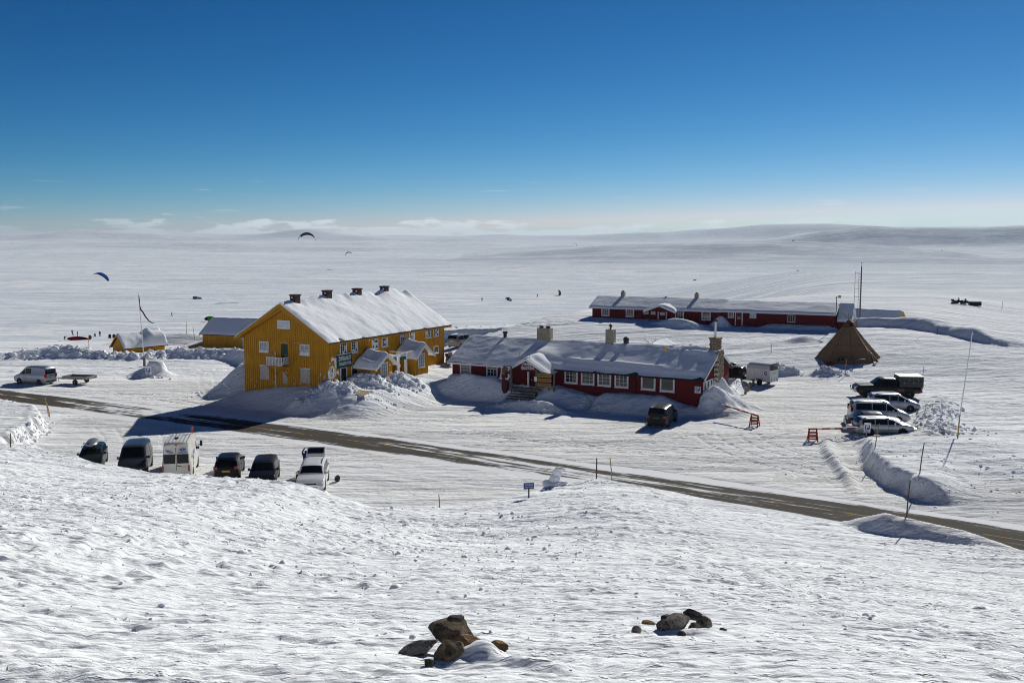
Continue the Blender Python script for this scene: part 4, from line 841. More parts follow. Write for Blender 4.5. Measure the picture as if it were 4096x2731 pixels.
# ---- long red lodge at the back, in two halves
BACK_RZ = R(-25.0)
def back_at(x, y, z): return Matrix.Translation((44.9, 138, 0)) @ Matrix.Rotation(BACK_RZ, 4, 'Z') @ Vector((x, y, z))
B1 = thing('bunkhouse', 'long low red bunkhouse with small white-gabled porch behind the cafe', 'building', back_at(-15.75, 0, 0), BACK_RZ)
def back_house(T, x0, x1, ze, zr, yr, yb, seed, th):
    s_ = (zr - ze) / yr; MB().prism([(0, 1.5), (yb, 1.5), (yb, zr - s_ * (yb - yr)), (yr, zr), (0, ze)], 0, x0, x1).build('wall', RED, T)
    pl = lambda y: zr + 0.16 - s_ * abs(y - yr)
    b = MB()
    for ye_ in (-0.4, yb + 0.4): b.prism([(yr, pl(yr)), (ye_, pl(ye_)), (ye_, pl(ye_) - 0.1), (yr, pl(yr) - 0.1)], 0, x0 - 0.4, x1 + 0.3)
    rf = b.build('roof', MATS['roof_felt'], T)
    BX('eave_board', WHITE, T, x0 - 0.4, x1 + 0.3, -0.45, -0.405, pl(-.42) - 0.22, pl(-.42) - 0.01)
    for xx in (x0 - 0.45, x1 + 0.301):
        for ye_ in (-0.42, yb + 0.42): MB().prism([(yr, pl(yr) + .03), (ye_, pl(ye_) + .03), (ye_, pl(ye_) - 0.18), (yr, pl(yr) - 0.2)], 0, xx, xx + 0.045).build('bargeboard', WHITE, T)
    roof_snow(rf, 0, x0 - 0.4, x1 + 0.28, -0.42, yb + 0.4, pl, th, seed, 90, 40, edge=0.3, wob=0.08)
    return rf
rf = back_house(B1, -20.05, -0.05, 5.45, 6.75, 3.5, 7.0, 121, 0.16)
for i, (xa, xb, za, zb) in enumerate(((-34.28, -32.98, 4.12, 5.45), (-30.36, -29.04, 4.1, 5.42), (-22.64, -21.31, 4.0, 5.38), (-18.62, -17.26, 4.0, 5.33))):
    window(B1, '-y', (xa + xb) / 2 + 15.75, za, xb - xa, zb - za, 3, 3, -0.004, 0.15, seed=130 + i)
window(B1, '-y', -27.13 + 15.75, 4.66, 0.72, 0.77, 2, 2, -0.004, 0.11, seed=140); window(B1, '-y', -26.03 + 15.75, 4.60, 0.70, 0.62, 2, 1, -0.004, 0.11, seed=141, glass=FROST)
px_ = -24.6 + 15.75
MB().prism([(px_ - 2.15, 5.15), (px_ + 2.15, 5.15), (px_, 6.0)], 1, -1.5, 1.5).build('porch_gable', REDP, B1)
pl2 = lambda x: 6.14 - 0.395 * abs(x - px_)
b = MB()
for k in (-1, 1): b.prism([(px_, pl2(px_)), (px_ + k * 2.45, pl2(px_ + 2.45)), (px_ + k * 2.45, pl2(px_ + 2.45) - .08), (px_, pl2(px_) - .08)], 1, -1.75, 1.8)
pr2 = b.build('porch_roof', WHITE, B1)
for k in (-1, 1): MB().prism([(px_, pl2(px_) + .03), (px_ + k * 2.47, pl2(px_ + 2.47) + .03), (px_ + k * 2.47, pl2(px_ + 2.47) - .2), (px_, pl2(px_) - .22)], 1, -1.80, -1.752).build('porch_bargeboard', WHITE, B1)
roof_snow(pr2, 1, -1.74, 2.2, px_ - 2.45, px_ + 2.45, pl2, 0.22, 125, 20, 24, edge=0.3, extra=lambda U, V: 0.2 * S((V - px_) / 1.0))
for x in (-26.2, -22.85): MB().tube([(x + 15.75, -1.4, 2.8), (x + 15.75, -1.4, 5.3)], 0.10, 8).build('post', REDP, B1)
d = BX('door', REDP, B1, px_ - 0.55, px_ + 0.55, -0.05, -0.003, 3.2, 5.05)
MB().box(px_ - .72, px_ - .55, -.08, -.002, 3.2, 5.15).box(px_ + .55, px_ + .72, -.08, -.002, 3.2, 5.15).box(px_ - .55, px_ + .55, -.08, -.002, 5.05, 5.15).build('door_frame', WHITE, d)
MB().box(px_ - .38, px_ + .38, -.065, -.052, 4.5, 4.95).build('door_pane', FROST, d)
antler(B1, px_, -1.85, 5.55, 0.5)
for x in (-32.0, -20.3): o = BX('chimney', CONC, rf, x + 15.75 - .29, x + 15.75 + .29, 3.2, 3.85, 6.3, 7.68); MB().lathe([(.14, 7.68), (.14, 7.76), (.24, 7.78), (.24, 7.83), (.06, 7.9)], 10, 2, (x + 15.75, 3.5, 0)).build('cowl', DARKM, o)
MB().lathe([(.12, 6.6), (.12, 7.0), (.2, 7.02), (.16, 7.12)], 10, 2, (-25.1 + 15.75, 3.5, 0)).build('vent', MATS['rust_metal'], rf)
B2 = thing('staff_wing', 'right half of long red building with small windows beside the tent', 'building', back_at(0, 0, 0), BACK_RZ)
rf = back_house(B2, -15.55, 0.1, 5.48, 6.55, 3.5, 7.0, 151, 0.20)
window(B2, '-y', -14.3, 4.49, 0.84, 0.85, 3, 3, -0.004, 0.1, seed=160); window(B2, '-y', -11.1, 4.56, 0.92, 0.84, 2, 2, -0.004, 0.12, seed=161, glass=FROST)
window(B2, '-y', -6.86, 4.0, 0.72, 1.13, 2, 3, -0.004, 0.07, frame=REDP, seed=162); window(B2, '-y', -5.68, 4.16, 1.06, 1.0, 3, 3, -0.004, 0.06, seed=163)
d = BX('door', REDP, B2, -13.55, -12.72, -0.05, -0.003, 3.4, 5.3); MB().box(-13.69, -13.55, -.08, -.002, 3.4, 5.38).box(-12.72, -12.58, -.08, -.002, 3.4, 5.38).box(-13.55, -12.72, -.08, -.002, 5.3, 5.38).build('door_frame', WHITE, d)
MB().box(-13.4, -12.87, -.065, -.052, 4.3, 5.1).build('door_pane', GLASS, d)
BX('annexe', RED, B2, 0.11, 2.6, 1.2, 5.0, 1.6, 4.35)
MB().prism([(1.0, 4.36), (6.6, 4.36), (6.6, 5.0), (4.6, 6.1), (3.4, 6.85), (2.4, 6.0), (1.1, 4.7)], 0, 0.42, 2.4).build('annexe_snow', M_RSNOW, B2)
b = MB().tube([(0.35, 0.3, 5.4), (0.35, 0.3, 8.0)], 0.05, 7).tube([(0.1, 0.3, 7.75), (0.75, 0.3, 7.85)], 0.03, 6); o = b.build('wind_mast', DARKM, B2); BX('vane', BOARDP, o, 0.55, 0.95, 0.28, 0.31, 7.75, 8.1)

# ---- small yellow sheds on the left
def shed(name, label, loc, rz, w, l, ze, zr, seed, th, door=None, extra=None):
    t = thing(name, label, 'shed', loc, rz)
    wl = MB().prism([(-w / 2, -1.0), (w / 2, -1.0), (w / 2, ze), (0, zr), (-w / 2, ze)], 0, 0, l).build('wall', OCHRE, t)
    # ridge along x
    battens(wl, '-y', 0.05, l - 0.05, 0.3, ze - 0.02, -0.5, OCHRE, -w / 2, d=0.025)
    s_ = (zr - ze) / (w / 2); pl = lambda y: zr + 0.12 - s_ * abs(y)
    b = MB()
    for k in (-1, 1): b.prism([(0, pl(0)), (k * (w / 2 + .35), pl(w / 2 + .35)), (k * (w / 2 + .35), pl(w / 2 + .35) - .09), (0, pl(0) - .09)], 0, -0.3, l + 0.3)
    rf = b.build('roof', MATS['roof_felt'], t)
    for xx in (-0.35, l + 0.301):
        for k in (-1, 1): MB().prism([(0, pl(0) + .02), (k * (w / 2 + .37), pl(w / 2 + .37) + .02), (k * (w / 2 + .37), pl(w / 2 + .37) - .2), (0, pl(0) - .24)], 0, xx, xx + .045).build('bargeboard', OCHRE_D, t)
    roof_snow(rf, 0, -0.28, l + 0.28, -w / 2 - .33, w / 2 + .33, pl, th, seed, 44, 30, edge=0.25, extra=extra)
    if door: BX('door', SHUT, t, door[0], door[1], -w / 2 - 0.045, -w / 2 - 0.002, door[2], door[3])
    return t
shed('storage_shed', 'yellow storage shed with grey door left of the lodge', (-42.9, 142.0, -0.5), R(-20), 5.4, 8.5, 3.2, 5.1, 201, 0.16, (6.6, 8.2, 0.4, 3.0))
hut = shed('small_hut', 'small yellow hut half buried in snow near the flagpole', (-55.0, 137.6, -0.75), R(49), 3.4, 6.0, 1.75, 3.25, 211, 0.34, extra=lambda U, V: 0.55 * S((U - 3.2) / 1.2) + 0.9 * S((U - 1.8) / 2) * S((-V - 0.3) / 1.2) * 0.5)
t = thing('lean_to', 'low plank lean-to with sloping roof beside the yellow shed', 'shed', (-46.0, 139.0, -0.4), R(25))
MB().prism([(-2.6, -.6), (2.6, -.6), (2.6, 1.5), (-2.6, 0.3)], 1, -0.1, 2.2).build('wall', BOARDP, t); MB().beam((-2.8, -.2, 0.4), (2.8, -.2, 1.72), 0.10, 0.22).build('edge_board', OCHRE_D, t)
MB().prism([(-2.7, .34), (2.7, 1.56), (2.7, 1.85), (0, 1.25), (-2.7, .55)], 1, -0.08, 2.2).build('roof_snow', M_RSNOW, t)
# buried store with a yellow gable on the right
t = thing('buried_store', 'snow-buried store with a yellow gable end behind the tent', 'shed', (59.0, 149.0, -0.5), R(-42))
MB().prism([(-2.2, 1.5), (2.2, 1.5), (2.2, 3.6), (0, 5.4), (-2.2, 3.6)], 0, -7.5, 0).build('wall', OCHRE, t)
roof_snow(t, 0, -7.9, 0.0, -2.5, 2.5, lambda y: 5.45 - 0.82 * abs(y), 0.35, 231, 40, 26, edge=0.4, name='roof')
for k in (-1, 1): MB().prism([(0, 5.55), (k * 2.5, 3.5), (k * 2.5, 3.25), (0, 5.25)], 0, 0.005, 0.06).build('bargeboard', mat('yellow_trim', (0.65, 0.42, 0.03), 0.6), t)
# ------------------------------------------------------------------ vehicles (local +x is forward)
TYRE = mat('tyre_rubber', (0.012, 0.012, 0.013), 0.85)
RIM = mat('alloy_rim', (0.50, 0.51, 0.53), 0.3, metal=0.8)
CGLASS = mat('car_glass', (0.008, 0.010, 0.012), 0.06, spec=0.16)
BLACKP = mat('black_trim', (0.012, 0.012, 0.013), 0.6)
LAMPW = mat('headlamp', (0.45, 0.47, 0.50), 0.12, metal=0.3)
LAMPR = mat('tail_lamp', (0.28, 0.012, 0.012), 0.2)
PLATE = mat('number_plate', (0.55, 0.55, 0.52), 0.5); PLATEG = mat('green_plate', (0.015, 0.10, 0.05), 0.5); PLATEY = mat('yellow_plate', (0.55, 0.36, 0.02), 0.5)
def paint(name, col, metal=0.0, rough=0.28): return mat(name, col, rough, metal=metal, coat=0.15, spec=0.35, var=0.06, vscale=2.0)
def interp(pts, x):
    return float(np.interp(x, [p[0] for p in pts], [p[1] for p in pts]))
_wheel = {}
def wheel(parent, x, y, r, w, rim=None):
    k = (round(r, 3), round(w, 3), (rim or RIM).name)
    if k not in _wheel:
        b = MB().lathe([(r * .60, -w / 2), (r * .93, -w / 2), (r, -w / 2 + .03), (r, w / 2 - .03), (r * .93, w / 2), (r * .60, w / 2)], 20, 1); ty = b.build('tyre', TYRE, None, smooth=True, sharp=30)
        c = MB().lathe([(r * .60, -w / 2 + .02), (r * .56, -w / 2 + .005), (r * .52, -w / 2 + .05), (.03, -w / 2 + .05)], 20, 1); c.m = 0
        for a in range(5):
            t = 2 * math.pi * a / 5; c.beam((math.cos(t) * .03, -w / 2 + .028, math.sin(t) * .03), (math.cos(t) * r * .55, -w / 2 + .022, math.sin(t) * r * .55), .07, .035, up=(0, 1, 0))
        c.lathe([(.07, -w / 2 + .0), (.07, -w / 2 + .06)], 10, 1); rm = c.build('rim', rim or RIM, None, smooth=True, sharp=30)
        _wheel[k] = (ty.data, rm.data); bpy.data.objects.remove(ty); bpy.data.objects.remove(rm)
    td, rd = _wheel[k]
    o = link('wheel', td, parent, (x, y, r), 0 if y < 0 else R(180)); link('rim', rd, o)
    return o
def car(name, label, cat, loc, rz, Lc, Wc, top, belt, cowl, rf, rr, tail, col, wb, wx0, r=0.31, side=(), zf=0.20, group=None, tumble=0.13, hatch=None, rear_glass=None, plate_f=None, plate_r=None,
        lamps=True, rails=None, lower=None, tl=None, trim=False, hl=None, mirrors=True, rim=None):
    """top: roof-line polyline, belt: waist polyline; cowl/rf: windscreen foot and head x; rr/tail: rear window head and foot x"""
    t = thing(name, label, cat, loc, rz, group)
    hl_ = Lc / 2; xs = sorted(set([-hl_, -hl_ + .04, -hl_ + .12, -hl_ + .3, hl_ - .4, hl_ - .16, hl_ - .05, hl_] + [p[0] for p in top] + [p[0] for p in belt] + [cowl, rf, rr, tail] + list(np.linspace(-hl_ + .3, hl_ - .4, 13))))
    xs = [x for i, x in enumerate(xs) if i == 0 or x - xs[i - 1] > 0.012]
    Hm = max(p[1] for p in top)
    def ring(x):
        zt = interp(top, x); zs = min(interp(belt, x), zt - 0.02); e = max(0, (abs(x) - (hl_ - .55)) / .55); mw = Wc / 2 * (1 - 0.15 * e ** 2.2); g = min(1, max(0, (zt - zs) / 0.30)); gh = (zt - zs)
        tw = mw - .05 - tumble * min(1, gh / max(0.1, Hm - zs)) * g * 1.0; tw = mw * .93 * (1 - g) + tw * g
        fl = zf + 0.12 * max(0, (abs(x) - (hl_ - .3)) / .3); zm = fl + .42 * (zs - fl)
        return [(mw * .90, fl), (mw * .985, fl + .10), (mw, zm), (mw * .985, zs - .07), (mw * .955, zs), (tw, zt - .075 * g - .012), (tw - .07 - .05 * g, zt - .012), (tw * .5, zt + .012), (0, zt + .02)]
    rings = [ring(x) for x in xs]; b = MB(); P = []
    for x, rg_ in zip(xs, rings):
        row = [(x, -y, z) for (y, z) in rg_] + [(x, y, z) for (y, z) in rg_[::-1][1:]]; P.append(row)
    nlow = 0
    b.grid(P)
    n = len(P[0]); b.add(P[0], [tuple(range(n))]); b.add(P[-1], [tuple(range(n))[::-1]]); b.grid([[p[0] for p in P], [p[-1] for p in P]])
    body = b.build('body', col if not lower else [col, lower], t, smooth=True, sharp=28)
    if lower:
        for p in body.data.polygons:
            if p.center.z < lower_z(belt, p.center.x): p.material_index = 1
    # glazing laid just proud of the shell
    def strip(fn, xa, xb, name_, nseg=6, m=CGLASS):
        b = MB(); PP = [fn(xa + (xb - xa) * i / nseg) for i in range(nseg + 1)]; b.grid(PP); return b.build(name_, m, t, smooth=True, sharp=50)
    def scr(x, k=0.90, lift=0.012):
        rg_ = ring(x); a5, a6, a7, a8 = rg_[5], rg_[6], rg_[7], rg_[8]
        pts = [(a5[0] * k, a5[1] + .035), (a6[0] * .95, a6[1] + lift), (a7[0], a7[1] + lift), (0, a8[1] + lift)]
        return [(x, -p[0], p[1]) for p in pts] + [(x, p[0], p[1]) for p in pts[::-1][1:]]
    sg_ = 1 if cowl > rf else -1
    o = strip(lambda x: [(p[0] + .010, p[1], p[2]) for p in scr(x)], cowl - .10, rf + .05, 'windscreen')
    if rear_glass: strip(lambda x: [(p[0] - .010, p[1], p[2]) for p in scr(x)], rear_glass[0], rear_glass[1], 'rear_window')
    for s_ in (-1, 1):
        for (xa, xb, f0, f1) in side:
            def sd(x):
                rg_ = ring(x); a, c = rg_[4], rg_[5]; q = []
                hi = f1
                for f in (f0, (f0 + hi) / 2, hi): q.append((x, s_ * (a[0] + (c[0] - a[0]) * f + .008), a[1] + (c[1] - a[1]) * f))
                return q
            strip(sd, xa, xb, 'side_window', 5)
    for x in (wx0, wx0 + wb):
        for s_ in (-1, 1):
            MB().lathe([(r * 1.20, -.012), (r * 1.18, .012)], 20, 1, (x, s_ * (Wc / 2 - .006), r * 1.02)).build('wheel_arch', BLACKP, t)
            wheel(t, x, s_ * (Wc / 2 - .10), r, .225, rim)
    for s_ in (-1, 1):
        for i, xd in enumerate([(side[k][1] + side[k + 1][0]) / 2 for k in range(len(side) - 1)] + ([side[-1][1] + .03] if side else [])):
            rg_ = ring(xd); MB().box(xd - .007, xd + .007, s_ * (rg_[2][0] - .03), s_ * (rg_[2][0] + .004), rg_[1][1] + .04, rg_[4][1] - .06).build('door_gap', BLACKP, t)
    if mirrors:
        for s_ in (-1, 1):
            zb_ = interp(belt, cowl - .55); b = MB().box(cowl - .62, cowl - .50, s_ * (Wc / 2 + .04) - .085, s_ * (Wc / 2 + .04) + .085, zb_ + .02, zb_ + .17); b.beam((cowl - .55, s_ * (Wc / 2 - .06), zb_ + .03), (cowl - .55, s_ * (Wc / 2), zb_ + .07), .05); b.build('mirror', BLACKP if lower or mirrors == 'black' else col, t)
    if lamps:
        zf_ = interp(top, hl_ - .1)
        for s_ in (-1, 1):
            yy = s_ * Wc / 2 * .70; b = MB(); zz = zf_ - .06 if not hl else hl
            b.add([(hl_ - .02, yy - .17, zz - .13), (hl_ - .02, yy + .17, zz - .13), (hl_ - .10 - .10, yy + .17, zz + .012), (hl_ - .10 - .10, yy - .17, zz + .012), (hl_ - .3, yy - .17, zz - .13), (hl_ - .3, yy + .17, zz - .13)], [(0, 1, 2, 3), (0, 3, 4), (1, 5, 2), (2, 5, 4, 3), (0, 4, 5, 1)])
            o = b.build('headlight', LAMPW, t); o.location.x = .045
            zr_ = tl if tl else (interp(belt, -hl_ + .1) - .16, interp(belt, -hl_ + .1) + .02)
            MB().box(-hl_ - .015, -hl_ + .16, s_ * (Wc / 2 * .80) - .13, s_ * (Wc / 2 * .80) + .13, zr_[0], zr_[1]).build('tail_light', LAMPR, t)
    MB().box(hl_ - .14, hl_ + .02, -Wc * .37, Wc * .37, zf + .10, zf + .26).build('bumper', BLACKP if trim else col, t); MB().box(-hl_ - .03, -hl_ + .12, -Wc * .42, Wc * .42, zf + .10, zf + .30).build('bumper', BLACKP if trim else col, t)
    MB().box(hl_ - .06, hl_ + .012, -Wc * .22, Wc * .22, zf + .33, zf + .47).build('grille', BLACKP, t)
    if plate_f: MB().box(hl_ + .021, hl_ + .03, -.26, .26, zf + .12, zf + .23).build('plate', plate_f, t)
    if plate_r: MB().box(-hl_ - .045, -hl_ - .031, -.26, .26, plate_r[1], plate_r[1] + .115).build('plate', plate_r[0], t)
    if rails:
        for s_ in (-1, 1):
            pts = [(x, s_ * (ring(x)[6][0] - .02), ring(x)[6][1] + (.075 if 0 < i < 4 else .01)) for i, x in enumerate(np.linspace(rails[0], rails[1], 5))]; MB().tube(pts, .022, 6).build('roof_rail', BLACKP if rails[2] == 'b' else RIM, t)
    return t
def lower_z(belt, x): return interp(belt, x) - 0.26
def hand(parent, pts, m=None):
    for (x, y, z) in pts: MB().box(x - .07, x + .07, y - .012, y + .012, z, z + .03).build('door_handle', m or BLACKP, parent)
def G(x, y): return (x, y, ground(x, y) + 0.005)
SILV = paint('silver_paint', (0.40, 0.41, 0.43), 0.55, 0.33); SILVB = paint('bluish_silver_paint', (0.29, 0.31, 0.36), 0.55, 0.34)
BLK = mat('black_paint', (0.009, 0.009, 0.010), 0.34, spec=0.22, var=0.06); GRAPH = paint('graphite_paint', (0.050, 0.050, 0.056), 0.3); DGREEN = paint('dark_green_paint', (0.014, 0.022, 0.022)); PWHITE = paint('white_car_paint', (0.72, 0.72, 0.70))
NAVY = paint('navy_paint', (0.012, 0.018, 0.045), 0.2); VWHITE = paint('cream_van_paint', (0.66, 0.63, 0.56)); TAUPE = paint('taupe_paint', (0.22, 0.19, 0.165), 0.4)
def prof_wagon(L, H, hood=.95, cow=1.02, xr=None):
    h = L / 2; return [(-h, .78), (-h + .05, .98), (-h + .22, H - .13), (-h + .42, H - .04), (-.6, H), (.25, H - .03), (.52, H - .09), (1.22, cow), (h - .35, hood - .08), (h - .08, hood - .22), (h, hood - .36)]
WB_ = [(-3, .93), (-1.4, .92), (1.2, .90), (1.5, .89), (2.6, .74)]
def wagon(name, label, loc, rz, col, L=4.65, W=1.76, H=1.47, group='cars', **k):
    kk = dict(side=((-1.95, -.95, .12, .93), (-.86, .10, .10, .94), (.18, 1.02, .10, .90)), rear_glass=(-L / 2 + .07, -L / 2 + .36), rails=(-1.75, .25, 'b')); kk.update(k)
    return car(name, label, 'car', loc, rz, L, W, prof_wagon(L, H), WB_, 1.22, .50, -L / 2 + .4, -L / 2 + .05, col, L * .575, -L * .29, group=group, **kk)
def prof_van(L, H, hood=1.12):
    h = L / 2; return [(-h, .8), (-h + .03, 1.2), (-h + .14, H - .22), (-h + .28, H - .05), (-h + 1.0, H), (h - 2.1, H - .01), (h - 1.75, H - .08), (h - .92, hood + .06), (h - .3, hood - .16), (h - .07, hood - .30), (h, hood - .45)]
def minivan(name, label, loc, rz, col, L=4.85, W=1.92, H=1.9, hood=1.12, bz=1.08, group='cars', **k):
    h = L / 2; bl = [(-h, bz), (h - 1.8, bz - .02), (h - 1.0, bz - .05), (h, hood - .40)]
    kk = dict(side=((-h + .45, -h + 1.75, .12, .90), (-h + 1.84, h - 2.05, .10, .90), (h - 1.97, h - 1.12, .10, .86)), rear_glass=(-h + .05, -h + .22)); kk.update(k)
    return car(name, label, 'van', loc, rz, L, W, prof_van(L, H, hood), bl, h - .90, h - 1.75, -h + .28, -h + .03, col, L * .61, -L * .31, group=group, **kk)
GF = 'cars parked along the near side of the road'; GRL = 'cars parked on the right hand lot'
# --- row on the near side of the road, from the left
A = lambda az: R(90 - az)
def heading(az): return R(90.0 - az)         # azimuth from +Y to +X -> rotation of local +x
t = wagon('parked_car', 'dark green hatchback with silver-grey roof box at left end of row', (-30.0, 69.6, 0.0), heading(180 - 17), DGREEN, 4.3, 1.70, 1.42, GF, rails=None)
bxs = [(-1.05, .10, .1), (-.95, .34, .17), (-.5, .40, .20), (.45, .41, .20), (.85, .36, .17), (1.05, .16, .10)]
rb_ = thing('roof_box', 'grey roof box strapped on the dark green hatchback', 'roof box', t.location + Vector((0, 0, 1.55)), t.rotation_euler[2])
b = MB(); P = [[(x, w * math.cos(a), max(-.10, h * math.sin(a) * 1.0) + .10) for a in [math.pi * 2 * i / 14 for i in range(15)]] for (x, w, h) in bxs]; b.grid(P); n = len(P[0]); b.add(P[0], [tuple(range(n))]); b.add(P[-1], [tuple(range(n))])
b.build('shell', paint('grey_box_paint', (0.17, 0.17, 0.18), 0.2, 0.4), rb_, smooth=True, sharp=50)
for x in (-.55, .5): MB().tube([(x, -.66, -.03), (x, .66, -.03)], .02, 6).tube([(x, -.66, -.03), (x, -.66, -.12)], .025, 6).tube([(x, .66, -.03), (x, .66, -.12)], .025, 6).build('crossbar', BLACKP, rb_)
minivan('parked_van', 'graphite passenger van with blunt nose, second in the near row', (-26.3, 67.9, 0.0), heading(180 - 14), GRAPH, 4.9, 1.90, 1.94, 1.15, 1.12, GF, trim=True)
# white panel van, rear towards the camera
def panel_van():
    L_, W_, H_ = 5.6, 1.93, 2.58; h = L_ / 2
    top = [(-h, .55), (-h + .02, 1.0), (-h + .05, 2.0), (-h + .16, H_ - .12), (-h + .35, H_), (h - 2.1, H_ - .02), (h - 1.75, H_ - .16), (h - .95, 1.55), (h - .25, 1.2), (h - .05, 1.0), (h, .8)]
    bl = [(-h, 1.35), (h - 1.2, 1.32), (h, .9)]
    t = car('panel_van', 'cream white high-roofed panel van seen from behind in near row', 'van', (-23.0, 67.6, 0.0), heading(-12), L_, W_, top, bl, h - .93, h - 1.75, -h + .3, -h + .05, VWHITE, 3.3, -1.75, .33, side=((h - 1.95, h - 1.2, .05, .62),), tumble=.10, lamps=False, mirrors='black', trim=True, group=GF)
    X = -h + .035
    for s_ in (-1, 1):
        o = MB().box(X - .03, X + .02, min(s_ * .06, s_ * .80), max(s_ * .06, s_ * .80), 1.22, 1.84).build('rear_window', CGLASS, t)
        MB().box(-h - .03, -h + .12, s_ * .80 - .06 if s_ < 0 else .80 + .0, s_ * .80 + .06 if s_ < 0 else .92, .68, 1.08).build('tail_light', LAMPR, t)
        o = MB().tube([(h - 1.25, s_ * .97, 1.55), (h - 1.2, s_ * 1.16, 1.58)], .025, 6).box(h - 1.28, h - 1.14, s_ * 1.2 - .08, s_ * 1.2 + .08, 1.48, 1.85).build('wing_mirror', BLACKP, t)
    MB().box(X - .036, X - .005, -.012, .012, .75, 2.30).build('door_gap', BLACKP, t); MB().box(X - .06, X - .01, -.30, -.06, 1.02, 1.06).build('door_handle', BLACKP, t)
    for k in range(7): MB().box(-h + .5, h - 2.2, -.69 + k * .23 - .02, -.69 + k * .23 + .02, H_ + .012, H_ + .04).build('roof_rib', VWHITE, t)
    MB().lathe([(.05, H_), (.05, H_ + .22), (.09, H_ + .24), (.09, H_ + .42), (.04, H_ + .46)], 10, 2, (h - 2.2, -.72, 0)).build('beacon', mat('orange_lens', (0.55, 0.06, 0.01), 0.3), t)
    MB().lathe([(.14, H_), (.15, H_ + .08), (.1, H_ + .12)], 10, 2, (-1.2, .1, 0)).build('roof_vent', BLACKP, t); MB().tube([(h - 2.6, .3, H_), (h - 2.65, .3, H_ + .55)], .008, 5).build('aerial', BLACKP, t)
    MB().box(-h - .01, -h + .10, -.10, .06, 2.43, 2.49).build('brake_light', LAMPR, t)
    BLU = mat('decal_blue', (0.012, 0.055, 0.30), 0.5); LBL = mat('decal_pale_blue', (0.10, 0.20, 0.45), 0.5)
    rot = (R(90), 0, R(-90))
    def tx(s, sz, y, z, w=None, m=BLU): return text_mesh(s, sz, m, 'lettering', t, (X - .022, y, z), rot, width=w, extr=.002, bold=.004)
    tx('Gear', .17, .52, 2.10, .34); tx('Treak', .17, .40, 1.98, .42); tx('RADBOARDS', .13, -.43, 1.95, .60); tx('LWE', .20, -.50, .98, .36, mat('faded_decal', (0.45, 0.41, 0.40), 0.6))
    # wave emblem: two interlocking leaves
    b = MB()
    for k in (1, -1):
        pr = [(-.26, .03), (-.12, .09), (.08, .09), (.26, .0), (.08, -.035), (-.02, -.03), (.06, .0), (.02, .05), (-.1, .05)]
        b.add([(X - .022, -.43 - k * p[0], 2.14 + k * p[1]) for p in pr], [tuple(range(len(pr)))])
    b.build('emblem', BLU, t)
    b = MB()
    for (x0, z0, w_, h_) in ((-1.9, 1.35, .5, .35), (-1.3, 1.05, .35, .55), (-.9, 1.4, .6, .4), (-1.6, .8, .5, .25)): b.add([(x0, -W_ / 2 - .006, z0), (x0 + w_, -W_ / 2 - .006, z0 + h_ * .4), (x0 + w_ * .8, -W_ / 2 - .006, z0 + h_), (x0 - .05, -W_ / 2 - .006, z0 + h_ * .5)], [(0, 1, 2, 3)])
    b.build('side_decal', LBL, t, flip=False)
panel_van()
car('parked_car', 'small black rounded hatchback seen from behind in near row', 'car', (-19.45, 66.9, 0.0), heading(-9), 3.95, 1.70, [(-1.975, .72), (-1.93, .98), (-1.62, 1.34), (-1.2, 1.45), (-.3, 1.50), (.35, 1.46), (1.25, 1.04), (1.7, .88), (1.9, .70), (1.975, .55)],
    [(-2, .98), (-.5, .95), (1.1, .93), (2, .68)], 1.22, .38, -1.25, -1.85, BLK, 2.45, -1.22, .30, side=((-1.35, -.45, .12, .9), (-.36, .85, .1, .9)), rear_glass=(-1.86, -1.30), plate_r=(PLATEY, .62), tl=(.80, .98), group=GF)
wagon('parked_car', 'black estate with bare roof, nose to the snow bank in near row', (-16.55, 64.9, 0.0), heading(180 - 9), BLK, 4.55, 1.76, 1.48, GF, rails=None)
# white estate with the tailgate up
t = wagon('parked_car', 'white estate car with its tailgate open at right end of row', (-13.1, 63.9, 0.0), heading(180 - 6), PWHITE, 4.6, 1.82, 1.53, GF, plate_f=PLATE, rear_glass=None, rails=(-1.6, .2, 'b'))
tg = MB(); y1 = .62; hx, hz_ = -1.85, 1.50; ex, ez = -2.75, 1.95
for (f0, f1, wA, wB) in ((0, .25, .62, .63), (.25, .9, .63, .60), (.9, 1, .60, .56)): pass
def tgp(f, y, off=0): return (hx + (ex - hx) * f + off * .45, y, hz_ + (ez - hz_) * f + off * .9)
tg.add([tgp(0, -.62), tgp(0, .62), tgp(1, .60), tgp(1, -.60), tgp(0, -.62, .05), tgp(0, .62, .05), tgp(1, .60, .05), tgp(1, -.60, .05)], [(0, 1, 2, 3), (4, 7, 6, 5), (0, 4, 5, 1), (1, 5, 6, 2), (2, 6, 7, 3), (3, 7, 4, 0)]); tgo = tg.build('tailgate', PWHITE, t)
MB().add([tgp(.30, -.54, .06), tgp(.30, .54, .06), tgp(.88, .52, .06), tgp(.88, -.52, .06)], [(0, 1, 2, 3)]).build('tailgate_glass', CGLASS, tgo)
MB().tube([(-1.95, .6, 1.15), (-2.45, .58, 1.80)], .015, 5).build('strut', BLACKP, t)
# --- black people carrier by the cafe
minivan('parked_car', 'black people carrier with roof rails parked alone before the cafe', G(13.2, 85.6), heading(22), BLK, 4.65, 1.82, 1.74, 1.05, 1.02, 'cars by the buildings', rails=(-1.9, .6, 'a'), plate_r=(PLATEG, .82), tl=(.86, 1.06))['category'] = 'car'
